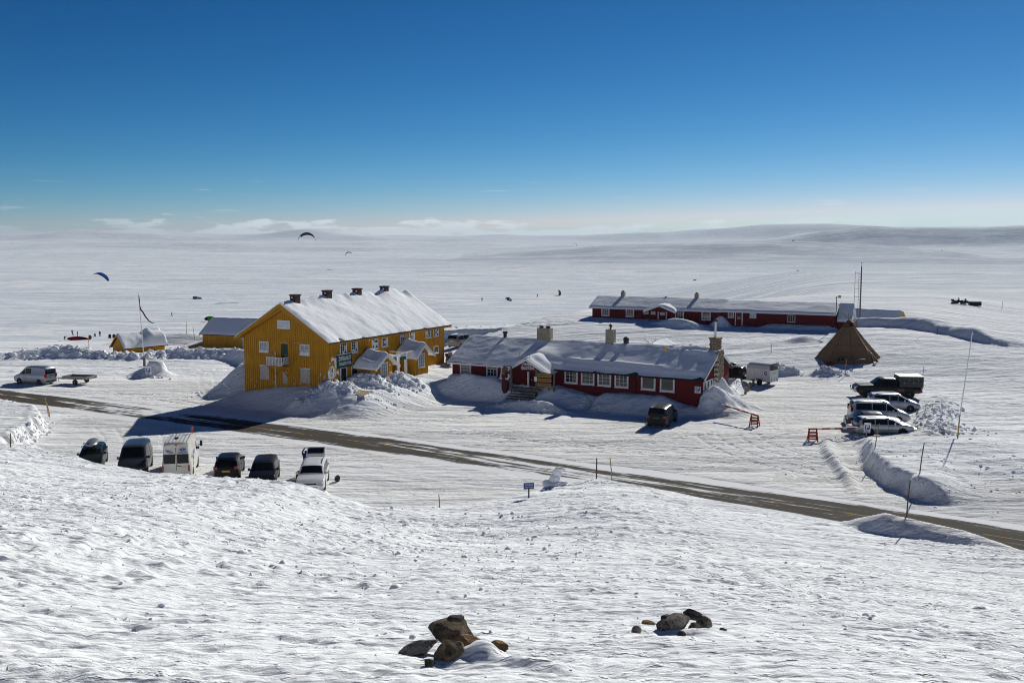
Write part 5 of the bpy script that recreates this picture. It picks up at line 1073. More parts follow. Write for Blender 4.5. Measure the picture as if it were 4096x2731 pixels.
# --- right hand lot, nearest first
t = wagon('parked_car', 'silver estate car nearest the parking sign on right lot', G(30.75, 80.9), heading(90 + 1), SILV, 4.68, 1.76, 1.48, GRL, rails=(-1.8, .3, 'a')); hand(t, ((-.78, -.885, .82), (.27, -.885, .82)))
MB().box(-1.0, 1.05, -.895, -.875, .52, .56).build('side_moulding', BLACKP, t)
car('parked_car', 'dark blue saloon with silver bonnet between silver estate and silver van', 'car', G(30.9, 83.3), heading(90 + 9), 4.6, 1.74, [(-2.3, .72), (-2.24, .98), (-1.75, 1.03), (-1.0, 1.36), (-.55, 1.42), (.2, 1.42), (.5, 1.38), (1.22, .98), (2.0, .86), (2.22, .70), (2.3, .55)],
    [(-2.4, .92), (-1.5, .91), (1.2, .89), (2.3, .68)], 1.2, .48, -.95, -1.70, NAVY, 2.67, -1.33, .31, side=((-1.35, -.55, .1, .82), (-.46, .45, .1, .93), (.5, 1.0, .1, .8)), rear_glass=(-1.66, -1.02), group=GRL)
t = minivan('parked_van', 'long silver passenger van with dark windows on right lot', G(32.4, 86.4), heading(90 + 9), SILV, 5.0, 1.90, 1.90, 1.10, 1.10, GRL, rails=(-2.1, .6, 'a'), tl=(1.0, 1.45)); hand(t, ((.62, -.955, .98),))
for k in range(6): MB().box(-1.9 + k * .5 - .008, -1.9 + k * .5 + .008, -.62, .62, 1.918, 1.926).build('roof_seam', BLACKP, t)
t = minivan('parked_car', 'silver-blue compact people carrier beside the dog truck', G(36.0, 92.3), heading(90 + 11), SILVB, 4.55, 1.80, 1.62, 1.0, .98, GRL, rails=(-1.7, .5, 'a')); t['category'] = 'car'; hand(t, ((.3, -.905, .9),))
# dog truck: pickup, nose to the left, with a kennel box
def dog_truck():
    REDC = paint('dark_red_paint', (0.10, 0.012, 0.014)); KEN = mat('kennel_green', (0.010, 0.022, 0.022), 0.5, var=0.2); h = 2.9
    top = [(-h, .7), (-h + .05, 1.02), (-.75, 1.04), (-.72, 1.70), (-.55, 1.82), (.45, 1.84), (.72, 1.76), (1.35, 1.22), (2.6, 1.16), (2.82, 1.02), (h, .75)]
    bl = [(-h, 1.0), (-.8, 1.1), (1.3, 1.14), (h, 1.0)]
    t = car('dog_truck', 'black and red pickup truck with dark dog kennel box on bed', 'truck', G(38.2, 99.9), heading(-90 + 6), 5.8, 1.98, top, bl, 1.36, .70, -.6, -.74, BLK, 3.6, -1.75, .40, side=((-.55, .05, .22, .82), (.14, .92, .18, .82)), lower=REDC, zf=.42, trim=False, rear_glass=None, hl=1.06, group=GRL)
    t.scale = (1.12, 1.08, 1.08)
    k = MB().box(-2.95, -.86, -1.0, 1.0, 1.06, 2.02).build('kennel_box', KEN, t)
    for i in range(3): MB().box(-2.99 + i * .72, -2.30 + i * .72, -1.05, 1.05, 2.021, 2.07).build('lid', mat('pale_lid', (0.55, 0.54, 0.47), 0.5, var=.08), k)
    for i in range(5): MB().lathe([(.10, -.012), (.10, .012)], 12, 1, (-2.72 + i * .41, 1.008, 1.62)).build('air_hole', INK, k)
    for i in range(6): MB().box(-2.92 + i * .41, -2.88 + i * .41, 1.0, 1.02, 1.42 + .26 * (i % 2), 1.48 + .26 * (i % 2)).build('latch', STEEL, k)
    MB().box(2.86, 3.02, -.95, .95, .52, .72).box(2.94, 3.02, -.9, -.82, .72, 1.0).box(2.94, 3.02, .82, .9, .72, 1.0).build('front_guard', STEEL, t)
dog_truck()
# --- black SUV with roof box behind the cafe, and the horse trailer
t = wagon('parked_car', 'black off-roader with long roof box behind the cafe gable', (24.3, 111.3, ground(24.3, 111.3)), heading(-90 + 30), BLK, 4.6, 1.85, 1.72, 'cars by the buildings', tl=(.95, 1.2), r=.36, zf=.3)
rb_ = thing('roof_box', 'black roof box on the off-roader behind the cafe', 'roof box', t.location + Vector((0, 0, 1.82)), t.rotation_euler[2])
b = MB(); P = [[(x * 1.05, w * math.cos(a), max(-.10, h * math.sin(a)) + .10) for a in [math.pi * 2 * i / 14 for i in range(15)]] for (x, w, h) in bxs]; b.grid(P); n = len(P[0]); b.add(P[0], [tuple(range(n))]); b.add(P[-1], [tuple(range(n))]); b.build('shell', BLK, rb_, smooth=True, sharp=50)
for x in (-.55, .5): MB().tube([(x, -.62, -.03), (x, .62, -.03)], .02, 6).build('crossbar', BLACKP, rb_)
def horse_trailer():
    t = thing('horse_trailer', 'white horse trailer with open rear and dark G emblem', 'trailer', G(27.7, 108.6), heading(-45)); GW = mat('trailer_panel', (0.60, 0.61, 0.62), 0.4, var=0.05); GG = mat('trailer_grey', (0.42, 0.44, 0.46), 0.4)
    MB().box(-1.45, 1.45, -.88, -.85, .45, 1.80).box(-1.45, 1.45, .85, .88, .45, 1.80).box(1.42, 1.45, -.85, .85, .45, 1.80).build('body', GW, t)
    BX('floor', WOODG, t, -1.45, 1.42, -.85, .85, .40, .449)
    P = [[(x, .88 * math.copysign(abs(math.cos(a)) ** .45, math.cos(a)), 1.80 + .62 * abs(math.sin(a)) ** .6) for a in [math.pi * i / 16 for i in range(17)]] for x in (-1.42, 1.20)]; P.append([(1.45, p[1], 1.80 + (p[2] - 1.80) * .55) for p in P[0]])
    MB().grid(P).build('roof', GG, t, smooth=True, sharp=60)
    MB().box(-1.49, -1.452, -.86, .86, .42, 1.70).build('ramp', GW, t)
    for y in (-.55, 0, .55): MB().box(-1.53, -1.492, y - .04, y + .04, .42, .85).build('ramp_strip', GG, t)
    o = MB().box(-1.505, -1.491, -.34, .34, 1.28, 1.45).build('warning_plate', mat('yellow_sticker', (0.75, 0.50, 0.02), 0.5), t)
    for x in (-.5, .45): MB().box(x - .02, x + .02, .881, .892, .5, 1.80).build('panel_seam', GG, t)
    text_mesh('G', .52, mat('navy_decal', (0.012, 0.018, 0.09), 0.5), 'emblem', t, (-.95, .886, 1.35), (R(90), 0, R(180)), extr=.003, bold=.02)
    for x in (-.95, 0.0): MB().add([(x - .16, .886, 1.02), (x + .16, .886, 1.13), (x + .02, .886, 1.10)], [(0, 1, 2)]).build('stripe', MATS['navy_decal'], t, flip=False)
    for s_ in (-1, 1): wheel(t, -.25, s_ * .98, .31, .2); MB().box(-.68, .18, s_ * .98 - .11, s_ * .98 + .11, .65, .69).build('mudguard', BLACKP, t)
    MB().beam((1.45, 0, .42), (2.7, 0, .45), .10).tube([(2.3, 0, .45), (2.3, 0, .08)], .03, 7).build('drawbar', STEEL, t); MB().box(-1.5, -1.46, -.85, -.6, .45, .62).build('tail_light', LAMPR, t)
horse_trailer()
# --- silver van with flat trailer on the left
t = minivan('parked_van', 'silver delivery van hitched to a flat trailer on the left', (-53.2, 109.4, ground(-53.2, 109.4)), heading(-68), SILVB, 4.75, 1.75, 1.98, 1.10, 1.12, 'cars by the buildings', side=((.62, 1.38, .08, .86), (-.32, .50, .10, .84)), trim=True, rear_glass=None, tl=(.85, 1.2), plate_r=(PLATEG, 1.0))
MB().box(-2.36, -2.27, -.70, .70, 1.22, 1.72).build('rear_window', CGLASS, t)
def flat_trailer():
    t = thing('flat_trailer', 'low flat trailer with wooden sides behind the silver van', 'trailer', (-48.1, 109.0, ground(-48.1, 109.0)), heading(-76)); GZ = mat('galvanised', (0.28, 0.27, 0.25), 0.5, metal=.4)
    BX('deck', WOODG, t, -1.6, 1.5, -.85, .85, .62, .68); 
    for (a) in ((-1.6, 1.5, -.88, -.85), (-1.6, 1.5, .85, .88), (-1.63, -1.6, -.88, .88), (1.5, 1.53, -.88, .88)): BX('side_board', GZ, t, *a, .60, .92)
    for s_ in (-1, 1): wheel(t, -.2, s_ * .98, .30, .19); MB().box(-.6, .2, s_ * .98 - .11, s_ * .98 + .11, .62, .66).build('mudguard', GZ, t)
    MB().beam((1.5, -.5, .55), (2.9, 0, .5), .08).beam((1.5, .5, .55), (2.9, 0, .5), .08).tube([(2.6, .1, .55), (2.6, .1, .15)], .03, 6).build('drawbar', GZ, t)
    for s_ in (-1, 1): MB().box(-1.66, -1.631, s_ * .6 - .12, s_ * .6 + .12, .66, .80).build('tail_light', LAMPR, t)
flat_trailer()
# --- two cars behind the lodge
wagon('parked_car', 'taupe estate car half hidden behind the lodge corner', (-12.0, 141.5, ground(-12.0, 141.5)), heading(75), TAUPE, 4.75, 1.85, 1.55, 'cars by the buildings', rails=(-1.8, .3, 'a'))
t = minivan('parked_car', 'taupe off-roader seen from behind beside the lodge', (-7.2, 138.6, ground(-7.2, 138.6)), heading(28), TAUPE, 4.8, 1.9, 1.80, 1.08, 1.06, 'cars by the buildings', plate_r=(PLATE, .95), tl=(.95, 1.15), rails=(-1.9, .5, 'a')); t['category'] = 'car'
# --- snowmobile between lodge and cafe
def snowmobile(label, loc, rz, s=1.0):
    t = thing('snowmobile', label, 'snowmobile', loc, rz); t.scale = (s, s, s)
    MB().prism([(-1.5, .15), (-1.45, .42), (.1, .45), (.1, .12), (-1.2, .02)], 1, -.25, .25).build('track', BLACKP, t)
    b = MB(); P = [[(x, y * w, z0 + (z1 - z0) * k) for (y, k) in ((-1, 0), (-1, .5), (-.7, .9), (0, 1), (.7, .9), (1, .5), (1, 0))] for (x, w, z0, z1) in ((-.2, .28, .4, .75), (.2, .36, .3, 1.0), (.7, .42, .25, .92), (1.15, .36, .25, .68), (1.4, .15, .3, .45))]
    b.grid(P); b.build('hood', BLK, t, smooth=True, sharp=45)
    MB().prism([(-1.4, .46), (-1.4, .78), (-.9, .80), (-.3, .70), (-.2, .46)], 1, -.2, .2).build('seat', BLACKP, t)
    MB().add([(.35, -.26, .98), (.35, .26, .98), (.12, .22, 1.42), (.12, -.22, 1.42)], [(0, 1, 2, 3)]).build('windshield', mat('clear_plastic', (0.5, 0.45, 0.4), 0.15, spec=.6), t)
    MB().tube([(.1, -.4, 1.05), (.2, 0, .98), (.1, .4, 1.05)], .02, 6).build('handlebar', BLACKP, t)
    for s_ in (-1, 1): MB().prism([(.2, .0), (1.5, .0), (1.7, .18), (1.62, .18), (1.4, .05), (.2, .05)], 1, s_ * .48 - .07, s_ * .48 + .07).beam((.9, s_ * .48, .05), (.8, s_ * .2, .42), .05).build('ski', STEEL, t)
    for s_ in (-1, 1): MB().box(1.18, 1.22, s_ * .14 - .07, s_ * .14 + .07, .55, .64).build('headlight', mat('amber_lamp', (0.6, 0.35, 0.08), 0.3), t)
    BX('cargo_box', BLACKP, t, -1.5, -1.05, -.28, .28, .80, 1.08)
    return t
snowmobile('black snowmobile parked between the lodge and cafe', (-7.0, 111.0, ground(-7.0, 111.0) + .02), R(-75))
# ------------------------------------------------------------------ tent, masts, signs, poles
def onto(x, y, dz=0.0): return (x, y, ground(x, y) + dz)
CANV = mat('tent_canvas', (0.25, 0.152, 0.082), 0.9, var=0.10, vscale=2.5, spec=0.1)
CANVD = mat('tent_canvas_dark', (0.13, 0.08, 0.045), 0.9, var=0.10, vscale=2.5, spec=0.1)
def tent():
    cx, cy = 41.5, 121.6; z0 = 0.85; t = thing('lavvu_tent', 'big brown pointed lavvu tent with bare poles at its top', 'tent', (cx, cy, z0), R(20)); n = 9; r0, h, rt = 4.35, 5.35, 0.42; zt = h - 0.55
    def pt(k, f, ex=0.0):
        a = 2 * math.pi * k / n; r = r0 + (rt - r0) * f - 0.10 * math.sin(math.pi * f) + ex; return (math.cos(a) * r, math.sin(a) * r, 0.12 + (zt - 0.12) * f)
    for k in range(n):
        for (f0, f1, m) in ((0.0, 0.46, CANV), (0.465, 0.93, CANV)):
            P = []
            for i in range(5):
                f = f0 + (f1 - f0) * i / 4; a, b_ = Vector(pt(k, f)), Vector(pt(k + 1, f)); row = []
                for j in range(5):
                    q = j / 4; p = a.lerp(b_, q); s_ = 0.07 * math.sin(math.pi * q) * (1 - f); row.append((p.x * (1 - s_ / 3), p.y * (1 - s_ / 3), p.z))
                P.append(row)
            b = MB().grid(P); b.build('canvas_panel', m, t, smooth=True)
        a, b_ = pt(k, 0.0, .02), pt(k + 1, 0.0, .02); MB().add([(a[0], a[1], -.5), (b_[0], b_[1], -.5), (b_[0], b_[1], .14), (a[0], a[1], .14)], [(0, 1, 2, 3)]).build('skirt', BLACKP, t)
        MB().tube([pt(k, 0.0, .015), pt(k, .5, .015), pt(k, .93, .015)], .018, 5).build('seam', CANVD, t)
    for k in range(n):
        if k in (6, 7): continue                       # smoke opening towards the lot
        a, b_ = pt(k, .90, .05), pt(k + 1, .90, .05); c, d = pt(k + 1, 1.0), pt(k, 1.0); MB().add([a, b_, (c[0] * .5, c[1] * .5, zt + .35), (d[0] * .5, d[1] * .5, zt + .35)], [(0, 1, 2, 3)]).build('smoke_flap', CANVD, t)
    for k in range(5):
        a = 2 * math.pi * k / 5 + .4; MB().tube([(math.cos(a) * r0 * .93, math.sin(a) * r0 * .93, .2), (0, 0, h - .2 + .03 * k), (-math.cos(a) * .7, -math.sin(a) * .7, h + .62 + .1 * (k % 2))], [.04, .035, .02], 6).build('pole', WOODG, t)
    a = pt(6.9, 0.0, .04); b_ = pt(7.35, 0.0, .04); c = pt(7.1, .36, .03); MB().add([a, b_, c], [(0, 1, 2)]).build('door_flap', CANVD, t)
    # window of the stove side
    p = pt(5.5, .13, .02); MB().box(p[0] - .42, p[0] + .42, p[1] - .06, p[1], p[2] - .25, p[2] + .3).build('window_flap', INK, t)
tent()
def crossed(name, label, cat, x, y, rz, m):
    t = thing(name, label, cat, onto(x, y), rz); return t
t = crossed('sled', 'red plastic pulk sled beside the brown tent', 'sled', 37.9, 117.7, R(25), None)
MB().prism([(-.7, .05), (.6, .05), (.8, .3), (.8, .36), (.55, .14), (-.66, .14), (-.74, .34), (-.8, .34)], 1, -.3, .3).build('hull', mat('red_plastic', (0.34, 0.012, 0.018), 0.5), t); MB().box(-.5, .3, -.24, .24, .15, .5).build('load', BLACKP, t); MB().tube([(.1, .26, .1), (.12, .3, 1.0)], .05, 6).build('upright', MATS['red_plastic'], t)
t = crossed('picnic_table', 'dark wooden picnic table in front of the tent', 'table', 40.1, 117.9, R(-8), None)
BX('top', WOODG, t, -.9, .9, -.38, .38, .70, .75); 
for y in (-.72, .72): BX('bench', WOODG, t, -.9, .9, y - .13, y + .13, .40, .44)
for x in (-.65, .65): MB().beam((x, -.7, 0), (x, .25, .7), .07).beam((x, .7, 0), (x, -.25, .7), .07).build('leg', WOODG, t)
t = crossed('rack', 'low wooden trestle rack right of the picnic table', 'rack', 41.7, 117.4, R(5), None)
BX('shelf', WOODG, t, -.7, .5, -.2, .2, .62, .67)
for x in (-.55, .4): MB().beam((x - .15, 0, 0), (x + .15, 0, .65), .05).build('leg', WOODG, t)
t = crossed('snow_shovel', 'snow shovel stuck upright beside the tent door', 'shovel', 43.1, 117.2, R(0), None)
MB().tube([(-.25, 0, 1.35), (.12, 0, .25)], .025, 6).build('shaft', WOODY, t); MB().box(.05, .32, -.14, .14, -.05, .3).build('blade', STEEL, t); MB().box(-.34, -.18, -.1, .1, 1.32, 1.38).build('grip', mat('red_grip', (0.25, 0.02, 0.02), 0.5), t)

# radio mast with ladder
mx_, my_ = 50.6, 143.6; mz = 2.6
t = thing('radio_mast', 'tall grey mast with ladder behind the tent', 'mast', (mx_, my_, mz), R(-10))
GRN = mat('mast_grey', (0.10, 0.11, 0.10), 0.6, metal=.3)
MB().tube([(0, 0, 0), (0, 0, 9.4)], [.12, .085], 10).build('pole', GRN, t)
for x in (-.32, -.85): MB().tube([(x, 0, .0 if x > -.5 else 2.5), (x, 0, 8.6)], .025, 5).build('ladder_rail', GRN, t)
for k in range(20): MB().tube([(-.32, 0, .3 + k * .42), (-.05, 0, .3 + k * .42)], .018, 5).build('rung', GRN, t)
for k in range(6): MB().tube([(-.85, 0, 2.7 + k * 1.15), (-.32, 0, 2.7 + k * 1.15)], .022, 5).build('bracket', GRN, t)
MB().lathe([(.02, 9.4), (.02, 9.8), (.09, 9.82), (.09, 9.9)], 8).build('aerial', GRN, t); MB().beam((-1.7, 0, 3.0), (.9, 0, 3.0), .05).build('crossarm', GRN, t)

# barriers
REDB = mat('barrier_red', (0.30, 0.022, 0.015), 0.6, var=.15); WB2 = mat('barrier_white', (0.55, 0.45, 0.38), 0.6)
def barrier(label, p, rz, far, group='red and white lot barriers'):
    t = thing('lot_barrier', label, 'barrier', (p[0], p[1], ground(*p)), rz, group)
    for s_ in (-1, 1):
        for k in (-1, 1): MB().beam((s_ * .36, k * .38, -.05), (s_ * .28, k * .05, .92), .09, .05).build('leg', REDB, t)
    for (z, w_) in ((.22, .34), (.45, .26), (.68, .17)):
        for k in (-1, 1): MB().box(-.36, .36, k * w_ - .02, k * w_ + .02, z - .045, z + .045).build('rung', REDB, t)
    MB().box(-.16, .16, -.12, -.095, .70, .80).build('reflector', mat('neon_yellow', (0.62, 0.62, 0.02), 0.5), t)
    inv = (Matrix.Translation(t.location) @ Matrix.Rotation(rz, 4, 'Z')).inverted(); q = inv @ Vector(far); a = Vector((0, 0, .97)); dr = (a - q).normalized(); a = a + dr * .42; L_ = (a - q).length; nb = int(L_ / .38)
    for i in range(nb): MB().beam(a.lerp(q, i / nb), a.lerp(q, (i + 1) / nb - .001), .10, .14).build('beam_band', REDB if i % 3 != 2 else WB2, t)
    return t
barrier('red trestle barrier with beam sloping up to the cafe snow bank', (20.95, 84.3), R(-28), (18.9, 88.0, 1.25))
barrier('red trestle barrier with beam ending at the right parking sign', (24.1, 78.1), R(-8), (28.35, 79.6, 0.75))
psign('parking_sign', 'leaning parking sign with blue P beside silver estate car', (28.75, 79.0, ground(28.75, 79.0) + .45), R(-8), 0.52, 0.80, pole=.9).rotation_euler[1] = R(4)
psign('parking_sign', 'small parking sign half buried in the snow mound on left', (-42.15, 113.75, ground(-42.15, 113.75) + .15), R(8), 0.62, 0.95, pole=.6)

# information sign by the near roadside
t = thing('info_sign', 'small blue slanted sign on dark post beside the road', 'sign', onto(1.0, 57.6), R(14))
MB().tube([(0, 0, -.3), (0, 0, .72)], .045, 8).build('post', mat('dark_wood', (0.03, 0.022, 0.018), 0.8), t)
pn = MB().box(-.30, .30, -.03, .0, .60, .94).build('panel', SIGNB, t); MB().box(-.33, .33, .001, .02, .56, .97).build('backing', STEEL, t)
text_mesh('DYRANUT', .12, SIGNW, 'lettering', pn, (0, -.034, .84), width=.48, extr=.002); text_mesh('Informasjon', .10, SIGNW, 'lettering', pn, (0, -.034, .71), width=.48, extr=.002)

# wooden marker poles
WOODM = mat('marker_wood', (0.36, 0.22, 0.075), 0.8, var=.25, vscale=3); WOODR = mat('marker_brown', (0.085, 0.045, 0.025), 0.85, var=.3)
def pole(label, x, y, h, lean=(0, 0), m=None, r=0.035, group='wooden snow marker poles', z=None):
    z = ground(x, y) if z is None else z
    o = MB().tube([(0, 0, -.6), (lean[0] * .5, lean[1] * .5, h * .5), (lean[0], lean[1], h)], [r, r * .9, r * .75], 7).build('marker_pole', m or WOODM, None, (x, y, z), smooth=True)
    return tag(o, label, 'pole', group)
for a in ((25.9, 69.6, 1.75, (.3, 0), None, 'thin wooden pole on the bank right of the parking sign'), (26.0, 62.0, 2.0, (.25, 0), WOODR, 'brown pole on the right snow bank above its cut edge'), (21.2, 52.0, 2.2, (.15, 0), WOODR, 'brown pole behind the snow slab at the near roadside'),
          (38.4, 70.6, 1.4, (.1, 0), WOODR, 'thin brown pole at the right edge of the picture'), (38.2, 112.4, 1.95, (.05, 0), None, 'wooden pole standing between the tent and the dog truck'), (45.0, 107.6, 1.9, (.15, 0), None, 'thin pole standing behind the dog truck kennel box'),
          (33.1, 125.6, 1.2, (0, 0), None, 'short yellow pole in the snow left of the tent'), (-57.6, 134.0, 1.9, (-.05, 0), None, 'orange-brown pole on the left bank near the red kite'), (-55.3, 150.5, 1.6, (0, 0), None, 'slender pole behind the hut, just right of flagpole'),
          (-49.8, 150.8, 2.0, (0, 0), WOODM, 'tall thin pole left of the yellow storage shed'), (-48.0, 149.0, 2.1, (-.2, 0), WOODM, 'leaning thin pole nearest the storage shed roof'), (-42.2, 89.0, 1.75, (-.28, 0), None, 'thin pole at left roadside, taller of the pair'), (-41.7, 88.2, 1.25, (-.25, 0), None, 'thick short post at left roadside beside taller pole'),
          (-33.6, 65.2, .95, (.05, 0), WOODR, 'short brown stake on the left hillside edge'), (5.5, 63.1, 1.85, (0, 0), WOODR, 'dark brown pole at roadside, left of a pair'), (6.5, 62.5, 1.75, (-.2, 0), None, 'pale leaning pole at roadside, right of a pair'),
          (-4.3, 57.9, .80, (-.08, 0), None, 'yellow stick with dark knot on the near slope'), (57.9, 134.2, 0.9, (0, 0), WOODR, 'tiny stake on the crest of the long right drift'), (92.4, 186.3, 1.5, (0, 0), WOODR, 'thin stake on the right plain beyond the dark sleds')):
    o = pole(a[5], a[0], a[1], a[2], a[3], a[4], r=.055 if 'thick' in a[5] else (.05 if 'dark brown' in a[5] else .038))
# flagpoles
t = thing('flagpole', 'white flagpole with dark red pennant left of the lodge', 'flagpole', onto(-46.4, 124.0)); 
MB().tube([(0, 0, -.3), (-.18, 0, 4.5), (-.45, 0, 9.2)], [.075, .06, .035], 8).build('pole', WHITE, t, smooth=True); MB().box(-.14, .14, -.1, .1, -.3, 1.2).build('base', WOODG, t); MB().lathe([(.02, 9.2), (.06, 9.26), (.03, 9.32)], 8, 2, (-.45, 0, 0)).build('finial', STEEL, t)
b = MB(); PEN = mat('pennant_red', (0.10, 0.008, 0.015), 0.8)
cl_ = [(-.42, 8.9, .10), (-.36, 8.3, .16), (-.34, 7.7, .13), (-.22, 7.2, .14), (.05, 6.85, .13), (.4, 6.2, .12), (.8, 5.7, .10), (1.2, 5.45, .08), (1.55, 5.5, .03)]
b.grid([[(x - w * .5, .03 * math.sin(i), z - w * .4), (x + w * .5, .05 * math.cos(i), z + w * .5)] for i, (x, z, w) in enumerate(cl_)]); o = b.build('pennant', PEN, t)
sm = o.modifiers.new('s', 'SOLIDIFY'); sm.thickness = .03
t = thing('flagpole', 'tall thin white pole leaning on wooden post, far right', 'flagpole', onto(34.9, 76.3)); lean_ = .75
MB().tube([(0, 0, .9), (lean_ * .5, 0, 4.6), (lean_, 0, 8.4)], [.05, .045, .03], 8).build('pole', WHITE, t, smooth=True); MB().tube([(-.06, -.06, -.5), (.06, -.06, 1.9)], .05, 7).build('base_post', WOODM, t)

# loose things
t = MB().box(-.85, .85, -.55, .55, 0, .025).build('plywood_sheet', BOARDP, None, onto(-14.1, 91.5, .12), R(-35)); t.rotation_euler[0] = R(14); tag(t, 'sheet of brown plywood lying on snow before the lodge', 'plywood')
t = thing('log_fence', 'short log fence half buried beside the cafe gable', 'fence', (24.6, 103.6, 0))
for (x, y, h) in ((24.3, 101.9, 1.0), (25.0, 103.6, .95), (25.6, 105.4, .95), (26.4, 107.2, 1.0), (23.4, 106.9, 1.25), (21.6, 106.0, 1.2)):
    MB().tube([(x - 24.6, y - 103.6, ground(x, y) - .4), (x - 24.6, y - 103.6, ground(x, y) + h * .75)], .13, 8).build('post', WOODG, t)
for (a, c) in (((21.6, 106.0), (23.4, 106.9)), ((23.4, 106.9), (26.4, 107.2))): MB().tube([(a[0] - 24.6, a[1] - 103.6, ground(*a) + .78), (c[0] - 24.6, c[1] - 103.6, ground(*c) + .66)], .06, 7).build('rail', WOODG, t)
for k, lb in enumerate(('loose grey plank nearest the cafe gable', 'loose grey plank lying crosswise, farther from the cafe gable')): o = MB().box(-.6, .6, -.07, .07, 0, .05).build('loose_plank', WOODG, None, onto(22.4 + .7 * k, 103.3 + .5 * k, .03), R(-20 + 45 * k)); tag(o, lb, 'plank', 'loose planks by the log fence')
# sleds on the right plain
snowmobile('covered dark snowmobile on the right plain, left of the crate', onto(83.4, 185.0, .05), R(10), .85); snowmobile('second dark snowmobile on the right plain beside the crate', onto(85.1, 185.8, .05), R(35), .8)
t = thing('crate', 'dark slatted crate on the right plain beside snowmobiles', 'crate', onto(87.3, 186.4), R(-4)); DKW = mat('dark_slats', (0.02, 0.022, 0.02), .8)
for k in range(7): BX('slat', DKW, t, -.95 + k * .28, -.74 + k * .28, -.62, -.56, .05, .8)
BX('panel', DKW, t, -1.0, 1.0, -.55, .55, .0, .78)
t = thing('cargo_box', 'two-part grey cargo box alone on the far plain', 'box', onto(-152.0, 478.0), R(10)); GB = mat('grey_box', (0.12, 0.13, 0.15), .6); BX('left_half', GB, t, -2.1, -.2, -.6, .6, 0, 1.25); MB().prism([(.0, 0), (2.2, 0), (1.9, .7), (.0, 1.05)], 1, -.6, .6).build('right_half', mat('light_box', (0.22, 0.24, 0.27), .6), t)

